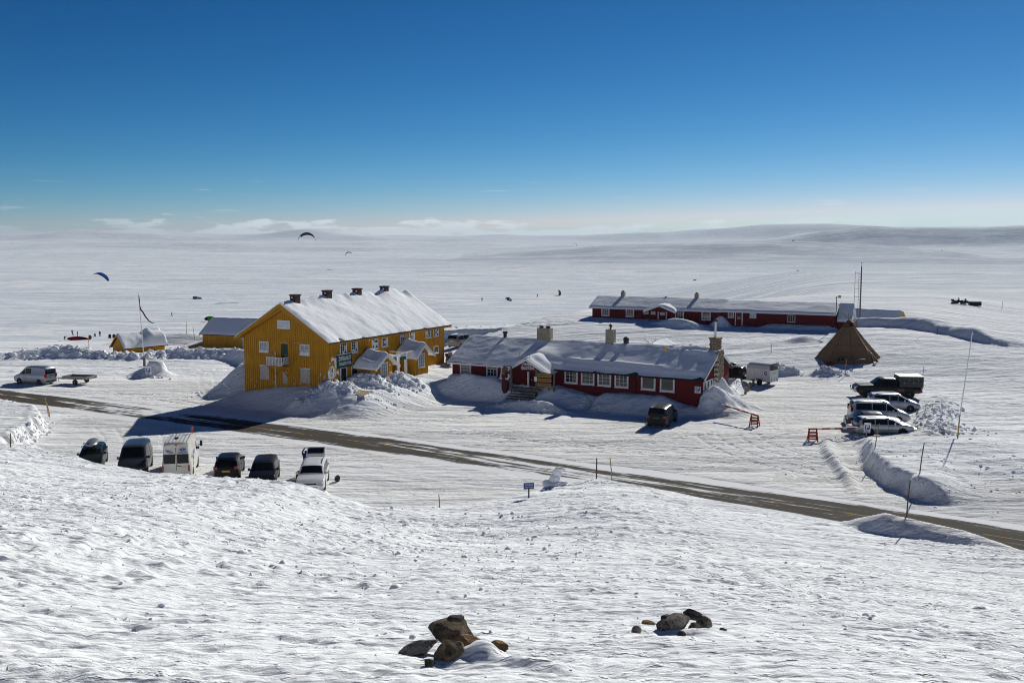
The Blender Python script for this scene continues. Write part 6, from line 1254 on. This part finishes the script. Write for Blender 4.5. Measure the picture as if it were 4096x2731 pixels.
# ------------------------------------------------------------------ people
SKIN = mat('skin', (0.42, 0.25, 0.18), 0.6)
def person(label, loc, rz, pose='stand', jacket=(0.02, 0.02, 0.03), trousers=(0.012, 0.012, 0.015), hat=(0.015, 0.015, 0.018), h=1.76, group=None):
    k = h / 1.76; J = {}
    J['pel'] = (0, 0, .95); J['wai'] = (0, 0, 1.10); J['che'] = (0, 0, 1.32); J['nec'] = (0, .0, 1.50); J['hea'] = (0, -.02, 1.60); J['cro'] = (0, -.01, 1.72)
    for s_, n in ((-1, 'l'), (1, 'r')):
        J['hip' + n] = (s_ * .10, 0, .90); J['kne' + n] = (s_ * .12, -.03, .50); J['ank' + n] = (s_ * .13, .02, .09); J['toe' + n] = (s_ * .15, -.17, .04)
        J['sho' + n] = (s_ * .20, 0, 1.42); J['elb' + n] = (s_ * .27, .03, 1.14); J['wri' + n] = (s_ * .27, -.08, .90); J['han' + n] = (s_ * .26, -.11, .80)
    if pose == 'arms':                       # both arms forward on a kite bar, leaning back
        for n, s_ in (('l', -1), ('r', 1)): J['elb' + n] = (s_ * .24, -.22, 1.25); J['wri' + n] = (s_ * .16, -.45, 1.30); J['han' + n] = (s_ * .13, -.54, 1.32); J['kne' + n] = (s_ * .14, -.20, .52); J['ank' + n] = (s_ * .15, -.30, .10); J['toe' + n] = (s_ * .17, -.48, .06)
        for q in ('wai', 'che', 'nec', 'hea', 'cro'): J[q] = (J[q][0], J[q][1] + .25 * (J[q][2] - .95), J[q][2] - .03)
    if pose == 'raise':                      # hands up at the head (reaching under a tailgate)
        for n, s_ in (('l', -1), ('r', 1)): J['elb' + n] = (s_ * .36, -.06, 1.52); J['wri' + n] = (s_ * .30, -.18, 1.74); J['han' + n] = (s_ * .22, -.22, 1.82)
    if pose == 'walk':
        J['knel'] = (-.11, -.22, .55); J['ankl'] = (-.11, -.30, .12); J['toel'] = (-.11, -.48, .08); J['kner'] = (.11, .10, .50); J['ankr'] = (.12, .34, .16); J['toer'] = (.12, .22, .04)
    if pose == 'bend':                       # bent over towards the ground
        J.update(wai=(0, -.10, 1.02), che=(0, -.36, 1.08), nec=(0, -.52, 1.06), hea=(0, -.62, 1.02), cro=(0, -.72, .98))
        for n, s_ in (('l', -1), ('r', 1)): J['sho' + n] = (s_ * .2, -.44, 1.06); J['elb' + n] = (s_ * .24, -.50, .78); J['wri' + n] = (s_ * .2, -.58, .52); J['han' + n] = (s_ * .18, -.62, .42); J['kne' + n] = (s_ * .13, -.12, .5)
    if pose == 'sit':
        for q in list(J): J[q] = (J[q][0], J[q][1], J[q][2] - .72) if q in ('pel', 'wai', 'che', 'nec', 'hea', 'cro') or q[:3] in ('sho', 'elb', 'wri', 'han', 'hip') else J[q]
        for n, s_ in (('l', -1), ('r', 1)): J['kne' + n] = (s_ * .14, -.40, .42); J['ank' + n] = (s_ * .14, -.52, .08); J['toe' + n] = (s_ * .15, -.70, .05); J['elb' + n] = (s_ * .26, -.16, .52); J['wri' + n] = (s_ * .18, -.34, .46); J['han' + n] = (s_ * .15, -.42, .45)
    ed = [('pel', 'wai'), ('wai', 'che'), ('che', 'nec'), ('nec', 'hea'), ('hea', 'cro')]
    for n in 'lr': ed += [('pel', 'hip' + n), ('hip' + n, 'kne' + n), ('kne' + n, 'ank' + n), ('ank' + n, 'toe' + n), ('che', 'sho' + n), ('sho' + n, 'elb' + n), ('elb' + n, 'wri' + n), ('wri' + n, 'han' + n)]
    rad = dict(pel=.17, wai=.16, che=.19, nec=.075, hea=.105, cro=.10, hip=.12, kne=.085, ank=.065, toe=.055, sho=.095, elb=.07, wri=.05, han=.05)
    nm = list(J); me = bpy.data.meshes.new('p'); me.from_pydata([Vector(J[q]) * k for q in nm], [(nm.index(a), nm.index(c)) for a, c in ed], [])
    o = bpy.data.objects.new('p', me); COL.objects.link(o); o.modifiers.new('k', 'SKIN'); sb = o.modifiers.new('s', 'SUBSURF'); sb.levels = 1; sb.render_levels = 1
    for i, q in enumerate(nm): r_ = rad.get(q, rad.get(q[:3], .08)) * k; me.skin_vertices[0].data[i].radius = (r_, r_); me.skin_vertices[0].data[i].use_root = q == 'pel'
    dg = bpy.context.evaluated_depsgraph_get(); m2 = bpy.data.meshes.new_from_object(o.evaluated_get(dg)); bpy.data.objects.remove(o)
    key = '%.2f%.2f%.2f' % tuple(c * 10 for c in jacket); jm = mat('jacket_' + key, jacket, .8, var=.15); tm = mat('trousers_%.2f%.2f' % (trousers[0] * 10, trousers[2] * 10), trousers, .8, var=.15); hm = mat('hat_%.2f' % (hat[0] * 10), hat, .8)
    m2.materials.clear()
    for q in (jm, tm, hm, SKIN): m2.materials.append(q)
    pts = [(Vector(J[q]) * k, q) for q in nm]
    for p in m2.polygons:
        p.use_smooth = True; q = min(pts, key=lambda a: (a[0] - p.center).length_squared)[1]
        p.material_index = 1 if q[:3] in ('hip', 'kne', 'ank', 'toe', 'pel') else (2 if q in ('cro', 'hea') else (2 if q[:3] == 'han' else 0))
        if q == 'hea' and p.center.y < J['hea'][1] * k - .05 and p.normal.y < -.5: p.material_index = 3
    t = link('person', m2, None, loc, rz); t.name = 'person'; return tag(t, label, 'person', group)
KF = 'people on the plain with kites'
person('person in blue jacket with raised arms behind the open tailgate', (-14.15, 66.7, 0.0), R(150), 'raise', (0.008, 0.025, 0.16), (0.008, 0.02, 0.10))
def pl(x, y): return (x, y, ground(x, y))
person('person leaning back with kite bar, left of the group', pl(-133.0, 298.0), R(70), 'arms', (0.02, 0.03, 0.10), (0.015, 0.02, 0.06), group=KF)
person('person standing over the red kite with head down', pl(-129.9, 294.5), R(-60), 'stand', (0.05, 0.01, 0.04), (0.03, 0.01, 0.04), group=KF)
person('person bent over the left end of red kite', pl(-128.9, 283.6), R(60), 'bend', (0.02, 0.015, 0.018), (0.015, 0.012, 0.015), group=KF)
person('person in purple-grey clothes standing beside a pack on the plain', pl(-123.4, 295.0), R(10), 'stand', (0.07, 0.04, 0.11), (0.02, 0.02, 0.08), group=KF)
person('person sitting low left of the purple-grey clothed person', pl(-125.0, 295.2), R(30), 'sit', (0.05, 0.02, 0.05), group=KF)
person('lone dark walker on the plain left of the shed', pl(-126.9, 368.3), R(-70), 'walk', (0.02, 0.02, 0.07), (0.02, 0.02, 0.05), group=KF)
person('person on the plain left of the white ground kite', pl(-13.65, 450.0), R(20), 'stand', (0.06, 0.015, 0.02), (0.02, 0.02, 0.03), group=KF)
person('person on the plain left of the teal kite', pl(12.5, 486.0), R(-40), 'arms', (0.02, 0.03, 0.05), (0.02, 0.02, 0.03), group=KF)
def pack(label, x, y, rz, col, s=1.0, z=None, group=None):
    t = thing('backpack', label, 'backpack', (x, y, ground(x, y) if z is None else z), rz, group); m = mat('pack_%.2f%.2f' % (col[0] * 10, col[1] * 10), col, .8, var=.2)
    b = MB(); P = [[(math.cos(a) * rx * s, math.sin(a) * ry * s, zz * s) for a in [2 * math.pi * i / 12 for i in range(13)]] for (zz, rx, ry) in ((0, .2, .12), (.08, .26, .16), (.3, .27, .17), (.5, .24, .15), (.62, .16, .10), (.68, .05, .04))]
    b.grid(P); b.build('bag', m, t, smooth=True); MB().box(-.14 * s, .14 * s, -.21 * s, -.14 * s, .12 * s, .36 * s).build('pocket', m, t); MB().tube([(-.1 * s, .16 * s, .05 * s), (-.12 * s, .22 * s, .3 * s), (-.1 * s, .14 * s, .52 * s)], .018 * s, 5).build('strap', BLACKP, t); return t
pack('orange-brown backpack on snow left of the white estate', -14.35, 65.5, R(10), (0.16, 0.07, 0.012), .9, 0.0)
t = pack('green-black rucksack leaning right of the white estate', -11.75, 64.9, R(-30), (0.035, 0.05, 0.035), .7, 0.03); t.rotation_euler = (R(14), R(26), R(-10))
GP = 'packs lying on the plain'
for i, (x, y, c, lb) in enumerate(((-118.5, 290.2, (0.05, .01, .02), 'dark pack on the plain, left of three in a row'), (-117.3, 290.3, (.03, .012, .03), 'dark pack on the plain, middle of three in a row'), (-116.0, 289.3, (.06, .01, .02), 'dark red pack on the plain, right of three in a row'), (-123.0, 287.2, (.10, .07, .05), 'pale brown pack on the plain beside ski'))): pack(lb, x, y, R(20 * i), c, 1.7, group=GP)

# ------------------------------------------------------------------ kites
def kite_fabric(name, c):
    if name in MATS: return MATS[name]
    m = bpy.data.materials.new(name); m.use_nodes = True; t = m.node_tree; t.nodes.remove(t.nodes['Principled BSDF']); out = t.nodes['Material Output']; d = t.nodes.new('ShaderNodeBsdfDiffuse'); e = t.nodes.new('ShaderNodeBsdfTranslucent'); x = t.nodes.new('ShaderNodeMixShader'); x.inputs[0].default_value = .5
    n = t.nodes.new('ShaderNodeTexNoise'); n.inputs['Scale'].default_value = 2.0; q = t.nodes.new('ShaderNodeMix'); q.data_type = 'RGBA'; q.inputs[6].default_value = (*[v * .85 for v in c], 1); q.inputs[7].default_value = (*[min(1, v * 1.15) for v in c], 1); t.links.new(n.outputs[0], q.inputs[0])
    for s_ in (d, e): t.links.new(q.outputs[2], s_.inputs['Color'])
    t.links.new(d.outputs[0], x.inputs[1]); t.links.new(e.outputs[0], x.inputs[2]); t.links.new(x.outputs[0], out.inputs[0]); MATS[name] = m; return m
def kite(label, centre, span, arc_deg, chord, rot, cols, le, group='kites', struts=3, flat=1.0):
    """arched inflatable kite; the arch lies in local xz, leading edge at -y"""
    t = thing('kite', label, 'kite', centre, 0, group); t.rotation_euler = [R(a) for a in rot]; Rr = span / (2 * math.sin(R(arc_deg / 2))); n = 24; b = MB()
    ms = [kite_fabric('kite_%.2f_%.2f_%.2f' % tuple(q * 10 for q in c), c) for c in cols]; T = []
    for i in range(n + 1):
        f = i / n; a = R(-arc_deg / 2 + arc_deg * f); w = chord * (1 - 0.62 * abs(2 * f - 1) ** 2.2); nn = Vector((math.sin(a), 0, math.cos(a))); c = Vector((math.sin(a) * Rr, 0, (math.cos(a) - math.cos(R(arc_deg / 2))) * Rr * flat))
        T.append([c + Vector((0, -w * .45 + w * q, 0)) + nn * (.10 * chord * math.sin(math.pi * min(1, q * 1.2)) * .6) for q in (0, .15, .35, .6, .85, 1.0)])
    for i in range(n):
        b.m = int(i / n * len(cols)); b.grid([T[i], T[i + 1]])
    o = b.build('canopy', ms, t, smooth=True, flip=False); sm = o.modifiers.new('s', 'SOLIDIFY'); sm.thickness = .03
    MB().tube([r_[0] for r_ in T], [chord * .045 * (1 - .6 * abs(2 * i / n - 1)) for i in range(n + 1)], 8).build('leading_edge', mat('kite_le_%.2f_%.2f' % (le[0] * 10, le[2] * 10), le, .6), t, smooth=True)
    for k in range(struts):
        i = int((k + 1) * n / (struts + 1)); MB().tube([p - Vector((0, 0, .05)) for p in T[i]], chord * .035, 6).build('strut', MATS['kite_le_%.2f_%.2f' % (le[0] * 10, le[2] * 10)], t, smooth=True)
    return t
kite('blue kite with red edges flying low on the left', (-199.0, 480.0, -3.6), 8.6, 95, 2.6, (18, 22, -12), [(0.01, 0.05, 0.28), (0.03, 0.13, 0.50), (0.04, 0.16, 0.55), (0.02, 0.09, 0.40)], (0.22, 0.02, 0.03))
kite('white and dark blue arched kite in front of far left hill', (-102.0, 495.0, 14.2), 8.4, 165, 3.0, (-24, 0, 6), [(0.85, 0.85, 0.9), (0.05, 0.06, 0.16), (0.10, 0.03, 0.05), (0.05, 0.06, 0.16), (0.85, 0.82, 0.9)], (0.03, 0.02, 0.03))
kite('small olive patterned kite right of the white arched kite', (-148.0, 900.0, -0.6), 6.6, 150, 2.6, (-22, -25, 20), [(0.14, 0.12, 0.05), (0.03, 0.03, 0.03), (0.16, 0.13, 0.06), (0.04, 0.04, 0.03)], (0.03, 0.03, 0.02))
kite('tiny dark red kite far away above the plain', (76.0, 1200.0, 5.6), 5.6, 150, 1.6, (-10, 35, -25), [(0.12, 0.02, 0.02), (0.02, 0.02, 0.05)], (0.03, 0.01, 0.01))
kite('teal kite with orange edge standing on its tip', (23.3, 500.0, -12.4), 3.4, 150, 1.7, (0, 96, 42), [(0.0, 0.18, 0.15), (0.0, 0.20, 0.17), (0.0, 0.16, 0.14)], (0.45, 0.12, 0.02))
kite('white and blue kite lying on the snow near centre', (-1.6, 451.0, -12.4), 3.2, 70, 1.6, (70, 25, 15), [(0.55, 0.57, 0.62), (0.03, 0.10, 0.30), (0.62, 0.62, 0.66), (0.04, 0.04, 0.08)], (0.05, 0.03, 0.06))
kite('red kite spread on the plain with people around it', (-125.3, 285.0, ground(-125.3, 285) + .15), 6.4, 32, 1.3, (62, 4, 8), [(0.33, 0.008, 0.03), (0.38, 0.01, 0.04), (0.10, 0.02, 0.03), (0.36, 0.008, 0.03)], (0.20, 0.006, 0.02))
kite('green and black kite lying on plain beyond the storage shed', (-105.8, 347.0, ground(-105.8, 347) + .45), 4.6, 60, 1.9, (55, 8, 0), [(0.02, 0.03, 0.03), (0.07, 0.40, 0.02), (0.08, 0.45, 0.02), (0.02, 0.03, 0.03)], (0.02, 0.03, 0.03))

# ------------------------------------------------------------------ stones on the slope
def granite(name, col, lichen, seed):
    m = bpy.data.materials.new(name); m.use_nodes = True; t = m.node_tree; b = t.nodes['Principled BSDF']; b.inputs['Roughness'].default_value = 0.9; b.inputs['Specular IOR Level'].default_value = .2
    tcn = t.nodes.new('ShaderNodeTexCoord')
    def nz_(sc, d=6, r=.65, off=0):
        mp_ = t.nodes.new('ShaderNodeMapping'); mp_.inputs['Location'].default_value = (seed + off, off, 0); t.links.new(tcn.outputs['Object'], mp_.inputs[0]); n = t.nodes.new('ShaderNodeTexNoise'); n.inputs['Scale'].default_value = sc; n.inputs['Detail'].default_value = d; n.inputs['Roughness'].default_value = r; t.links.new(mp_.outputs[0], n.inputs['Vector']); return n.outputs[0]
    a = t.nodes.new('ShaderNodeMix'); a.data_type = 'RGBA'; a.inputs[6].default_value = (*[c * .45 for c in col], 1); a.inputs[7].default_value = (*[min(1, c * 1.5) for c in col], 1); t.links.new(MR(t, nz_(3.0), .3, .7, 0, 1), a.inputs[0])
    g = t.nodes.new('ShaderNodeMix'); g.data_type = 'RGBA'; t.links.new(MR(t, nz_(38, 3, .7, 3), .52, .66, 0, .75), g.inputs[0]); t.links.new(a.outputs[2], g.inputs[6]); g.inputs[7].default_value = (.022, .02, .018, 1)
    l = t.nodes.new('ShaderNodeMix'); l.data_type = 'RGBA'; t.links.new(MR(t, nz_(7, 6, .7, 9), .56, .64, 0, .9), l.inputs[0]); t.links.new(g.outputs[2], l.inputs[6]); l.inputs[7].default_value = (*lichen, 1); t.links.new(l.outputs[2], b.inputs['Base Color'])
    bn = t.nodes.new('ShaderNodeBump'); bn.inputs['Distance'].default_value = .03; t.links.new(nz_(16, 6, .7, 5), bn.inputs['Height']); t.links.new(bn.outputs[0], b.inputs['Normal']); return m
GR1 = granite('granite_tan', (0.145, 0.108, 0.068), (0.05, 0.045, 0.035), 1); GR2 = granite('granite_grey', (0.17, 0.15, 0.125), (0.03, 0.03, 0.028), 5); GR3 = granite('granite_brown', (0.19, 0.115, 0.055), (0.25, 0.17, 0.07), 9); GR4 = granite('slate_dark', (0.055, 0.045, 0.042), (0.10, 0.07, 0.05), 14)
GR5 = granite('granite_speckled', (0.26, 0.23, 0.19), (0.02, 0.02, 0.018), 20)
def rock(label, x, y, dz, size, seed, m, rot=(0, 0, 0), group=None, cuts=9, name='stone', sub=4):
    rg = random.Random(seed); bm = bmesh.new(); bmesh.ops.create_icosphere(bm, subdivisions=sub, radius=1.0); pls = []
    for _ in range(cuts): v = Vector((rg.gauss(0, 1), rg.gauss(0, 1), rg.gauss(0, 1))).normalized(); pls.append((v, rg.uniform(.56, .84)))
    for v in bm.verts:
        for n, d in pls:
            e = v.co.dot(n) - d
            if e > 0: v.co -= n * e * .99
        q = v.co.normalized(); v.co += q * (.05 * mnoise.noise(v.co * 1.3 + Vector((seed, 0, 0))) + .035 * mnoise.noise(v.co * 3.5 + Vector((0, seed, 0))) + .03 * mnoise.noise(v.co * 8))
        v.co.x *= size[0]; v.co.y *= size[1]; v.co.z *= size[2]
    me = bpy.data.meshes.new(name); bm.to_mesh(me); bm.free(); me.materials.append(m); me.polygons.foreach_set('use_smooth', [True] * len(me.polygons)); me.set_sharp_from_angle(angle=R(16))
    o = link(name, me, None, (x, y, ground(x, y) + dz)); o.rotation_euler = [R(a) for a in rot]; return tag(o, label, 'stone', group)
CG1, CG2 = 'stones of the left heap', 'stones of the right heap'
def rk(label, x, y, z, size, seed, m, rot, group, cuts=7, sub=4):
    o = rock(label, x, y, 0, size, seed, m, rot, group, cuts, sub=sub); o.location.z = z; return o
rk('large round tan boulder at top of the left stone heap', -0.80, 12.75, 11.05, (.40, .32, .20), 6, GR1, (6, 6, -8), CG1, 18)
rk('small flat dark stone lying on the large round boulder', -0.74, 12.62, 11.285, (.12, .09, .06), 8, GR4, (3, -3, 15), CG1, 9, 3)
rk('long dark speckled slab leaning at the heap left side', -1.22, 12.40, 10.96, (.36, .20, .11), 12, GR5, (-8, -20, 8), CG1, 20)
rk('upright reddish-grey boulder in front of the left heap', -0.77, 12.05, 11.02, (.24, .21, .25), 17, GR1, (12, 8, 30), CG1, 18)
rk('tiny black stone in the shadow of left heap', -1.02, 11.75, 11.06, (.075, .06, .05), 23, GR4, (0, 0, 0), CG1, 6, 3)
rk('brown ledge stone under the round boulder right side', -0.58, 12.50, 11.02, (.20, .14, .08), 27, GR3, (0, 10, 5), CG1, 6, 3)
rock('lone brown block-shaped stone right of the left heap', -0.17, 13.0, .06, (.125, .10, .095), 31, GR3, (0, 6, -5), None, 9)
rk('big pale speckled boulder in the middle of right heap', 2.63, 15.12, 10.22, (.22, .18, .19), 41, GR5, (10, -6, 20), CG2, 20)
rk('dark flat stone at the top of right heap', 2.88, 15.32, 10.28, (.20, .15, .09), 44, GR4, (-6, 14, 0), CG2, 20)
rk('grey-brown slab at the left flank of right heap', 2.40, 15.12, 10.15, (.15, .13, .11), 47, GR2, (0, -20, 10), CG2, 20)
rk('pale grey wedge stone on right side of right heap', 3.08, 15.30, 10.16, (.17, .13, .10), 52, GR2, (4, 14, -10), CG2, 20)
rk('black angular stone under the right heap wedge', 2.87, 15.05, 10.14, (.15, .12, .11), 55, GR4, (0, 0, 30), CG2, 20)
rk('small dark stone below the pale speckled boulder', 2.60, 14.65, 10.20, (.085, .07, .08), 58, GR4, (0, 0, 0), CG2, 8, 3)
rock('flat orange-brown stone above the right heap left end', 2.26, 15.95, .02, (.14, .10, .055), 61, GR3, (0, 8, 0), CG2, 7, sub=3)
rock('small cube-like grey stone left of the right heap', 1.96, 15.0, .05, (.085, .08, .085), 66, GR5, (0, 0, 20), CG2, 9, sub=3)
rock('small brown stone right of the right heap', 3.32, 14.95, .0, (.07, .05, .045), 71, GR3, (0, 10, 0), CG2, 7, sub=3)
rk('dark grey stone behind the pale speckled boulder', 2.52, 15.40, 10.17, (.17, .13, .11), 74, GR4, (0, 0, -20), CG2, 20)
for i, (x, y, lb, s_) in enumerate(((118, 640, 'dark boulder on the crest of the spur, left one', 1.3), (210, 560, 'dark boulder at the right end of the spur crest', 1.5), (640, 1480, 'tiny dark rock on the mid hill skyline', 2.6), (700, 1470, 'dark rock on the right shoulder of mid hill', 3.4), (232, 620, 'dark rock on the right far slope', 2.2), (150, 520, 'small dark rock low on the right spur', 0.9), (165, 540, 'second small dark rock on the right spur', 0.9), (424, 1500, 'small dark rock on top of the mid hill', 2.2))):
    rock(lb, x, y, .1 * s_, (s_, s_ * .8, s_ * .55), 80 + i, GR4, (0, 0, 30 * i), 'dark rocks on the far hills', 7, sub=2)

# ------------------------------------------------------------------ broken snow: lumps too many to count
def chunk_field(name, label, pts, seed, m=None):
    """pts: list of (x, y, z, size); one mesh of irregular blocks"""
    rg = np.random.default_rng(seed); bm = bmesh.new(); bmesh.ops.create_icosphere(bm, subdivisions=1, radius=1.0); base = np.array([v.co[:] for v in bm.verts]); fs = np.array([[v.index for v in f.verts] for f in bm.faces]); bm.free()
    n = len(pts); P = np.array(pts); nv = len(base); d = rg.normal(size=(n, 5, 3)); d /= np.linalg.norm(d, axis=2, keepdims=True); off = rg.uniform(.45, .8, (n, 5)); V = np.repeat(base[None], n, 0)
    for k in range(5):
        e = np.maximum(np.einsum('nvi,ni->nv', V, d[:, k]) - off[:, k][:, None], 0); V = V - e[:, :, None] * d[:, k][:, None, :]
    V = V * (1 + .12 * rg.normal(size=(n, nv, 1))) * rg.uniform(.7, 1.3, (n, 1, 3)) * P[:, 3][:, None, None]; V[:, :, 2] *= .8; V = V + P[:, None, :3]
    F = (fs[None] + (np.arange(n) * nv)[:, None, None]).reshape(-1, 3).astype(np.int32); me = bpy.data.meshes.new(name); me.vertices.add(n * nv); me.vertices.foreach_set('co', V.astype(np.float32).ravel()); me.loops.add(len(F) * 3); me.polygons.add(len(F)); me.loops.foreach_set('vertex_index', F.ravel()); me.polygons.foreach_set('loop_start', np.arange(0, len(F) * 3, 3, dtype=np.int32))
    me.polygons.foreach_set('use_smooth', np.ones(len(F), bool)); me.materials.append(m or M_RSNOW); me.update(calc_edges=True); return tag(link(name, me), label, kind='stuff')
rg = np.random.default_rng(4)
def scatter(n, fn, s0, s1, pw=2.5, sink=.25):
    out = []
    xy = np.array([fn() for _ in range(n)]); z = terrain(xy[:, 0].copy(), xy[:, 1].copy()); s_ = s0 + (s1 - s0) * rg.random(n) ** pw
    return [(x, y, zz - sk * a, a) for (x, y), zz, a, sk in zip(xy, z, s_, rg.uniform(0, sink, n))]
def gauss(cx, cy, sx, sy, ang=0.0):
    def f():
        a, b_ = rg.normal() * sx, rg.normal() * sy; c, s_ = math.cos(R(ang)), math.sin(R(ang)); return (cx + a * c - b_ * s_, cy + a * s_ + b_ * c)
    return f
def along(pts, w):
    pts = np.array(pts, float); L_ = np.hypot(*np.diff(pts, axis=0).T); cum = np.concatenate([[0], np.cumsum(L_)])
    def f():
        q = rg.random() * cum[-1]; i = min(len(L_) - 1, int(np.searchsorted(cum, q) - 1)); i = max(i, 0); t = (q - cum[i]) / L_[i]; p = pts[i] * (1 - t) + pts[i + 1] * t; return (p[0] + rg.normal() * w, p[1] + rg.normal() * w)
    return f
pts = scatter(110, gauss(-14.4, 95.6, 1.7, 1.0, -20), .08, .50) + scatter(80, gauss(-16.8, 92.4, 1.5, .8, 5), .08, .46) + scatter(70, gauss(-11.4, 97.4, 1.5, .8, 5), .06, .38) + scatter(40, gauss(-13.5, 91.5, 1.6, .7, 0), .06, .25) + scatter(50, gauss(1.5, 92.2, 2.5, .5, -29), .06, .30)
chunk_field('snow_rubble', 'shovelled lumps of snow before the lodge porches', pts, 1)
pts = scatter(330, along([(33.2, 79.6), (35.6, 80.8), (36.6, 84), (38.4, 88.3), (41, 93)], 1.0), .04, .34, 3) + scatter(130, gauss(36.3, 81.8, 2.0, 1.3), .05, .32, 3) + scatter(60, gauss(36.5, 113.5, 1.4, .6), .08, .4) + scatter(60, gauss(32.2, 114.8, 1.2, .7), .08, .45) + scatter(60, gauss(40, 105.6, 1.4, .7), .08, .4)
pts += scatter(70, along([(25.6, 78.2), (27.2, 79.3), (29.5, 79.0)], .4), .05, .25) + scatter(50, along([(22.5, 101), (25, 107)], .5), .05, .25)
chunk_field('snow_rubble', 'rubble of ploughed snow round the right hand lot', pts, 2)
pts = scatter(240, along([(-68, 130.5), (-61, 133.2), (-55, 132.3), (-50, 131), (-46, 133.2), (-38, 132.2)], .9), .10, .65) + scatter(60, gauss(-31, 101, 1.2, 1.5), .06, .3) + scatter(40, gauss(-42, 113.6, 1.6, .5), .05, .3)
pts += scatter(160, along([(-38.2, 75.2), (-38.8, 80), (-40.2, 84.5), (-42, 87.6)], .25), .05, .28, 2) + scatter(60, gauss(-52, 92.4, 2.5, 1.0), .06, .3) + scatter(40, along([(-14, 172), (-4, 179), (8, 181)], 4.5), .1, .45)
chunk_field('snow_rubble', 'lumps of ploughed snow along the left banks', pts, 3)
def slope(x0, x1, y0, y1):
    def f():
        while True:
            y = y0 + (y1 - y0) * rg.random() ** 1.3; x = rg.uniform(x0, x1) * (4 + .58 * y) / 36
            if abs(x) < 4 + .58 * y: return (x, y)
    return f
pts = scatter(2600, slope(-36, 36, 14, 62), .012, .09, 4, .5) + scatter(1300, slope(-36, 36, 5, 26), .006, .04, 4, .5) + scatter(2600, slope(-36, 8, 24, 60), .012, .075, 3, .5) + scatter(420, gauss(-1.5, 42, 4, 7), .03, .18, 3, .5) + scatter(420, gauss(-12, 48, 7, 6), .02, .14, 3, .5) + scatter(200, along([(-33, 66), (-25, 61.5), (-18, 59.5), (-11, 57.5), (-6, 56)], .9), .03, .18, 3, .5) + scatter(900, gauss(31, 66, 5, 6), .02, .14, 3, .6)
chunk_field('snow_crumbs', 'wind-scattered crumbs of crusty snow on the hillside', pts, 4)
# wind-carved snow figure by the road
t = thing('snow_block', 'wind-carved upright block of snow beside the road', 'snow block', onto(2.6, 61.4, -.25))
for (x, z, s_, sc) in ((.1, .3, .34, (1.0, .7, 1.1)), (.26, .68, .30, (.9, .6, 1.2)), (.46, .92, .20, (1.5, .7, .6)), (-.30, .05, .30, (1.3, .9, .7)), (-.05, -.05, .42, (1.5, 1.0, .5)), (.55, .02, .3, (1.2, .8, .5))): boulder('lump', s_, x * 10 + 3, M_RSNOW, t, (x, 0, z), sc, sub=3, rough=.25, smooth=True)
# ------------------------------------------------------------------ air
hz = MB().box(-21800, 21800, -960, 16200, -40, 118).build('haze', mat('haze_surface'), None)
m = bpy.data.materials.new('haze'); m.use_nodes = True; t = m.node_tree; t.nodes.clear(); o_ = t.nodes.new('ShaderNodeOutputMaterial'); pv = t.nodes.new('ShaderNodeVolumePrincipled')
pv.inputs['Color'].default_value = (0.66, 0.82, 1.0, 1); pv.inputs['Density'].default_value = 0.000045; pv.inputs['Anisotropy'].default_value = 0.2; t.links.new(pv.outputs[0], o_.inputs['Volume'])
hz.data.materials.clear(); hz.data.materials.append(m); tag(hz, 'thin pale haze over the plateau', kind='stuff')
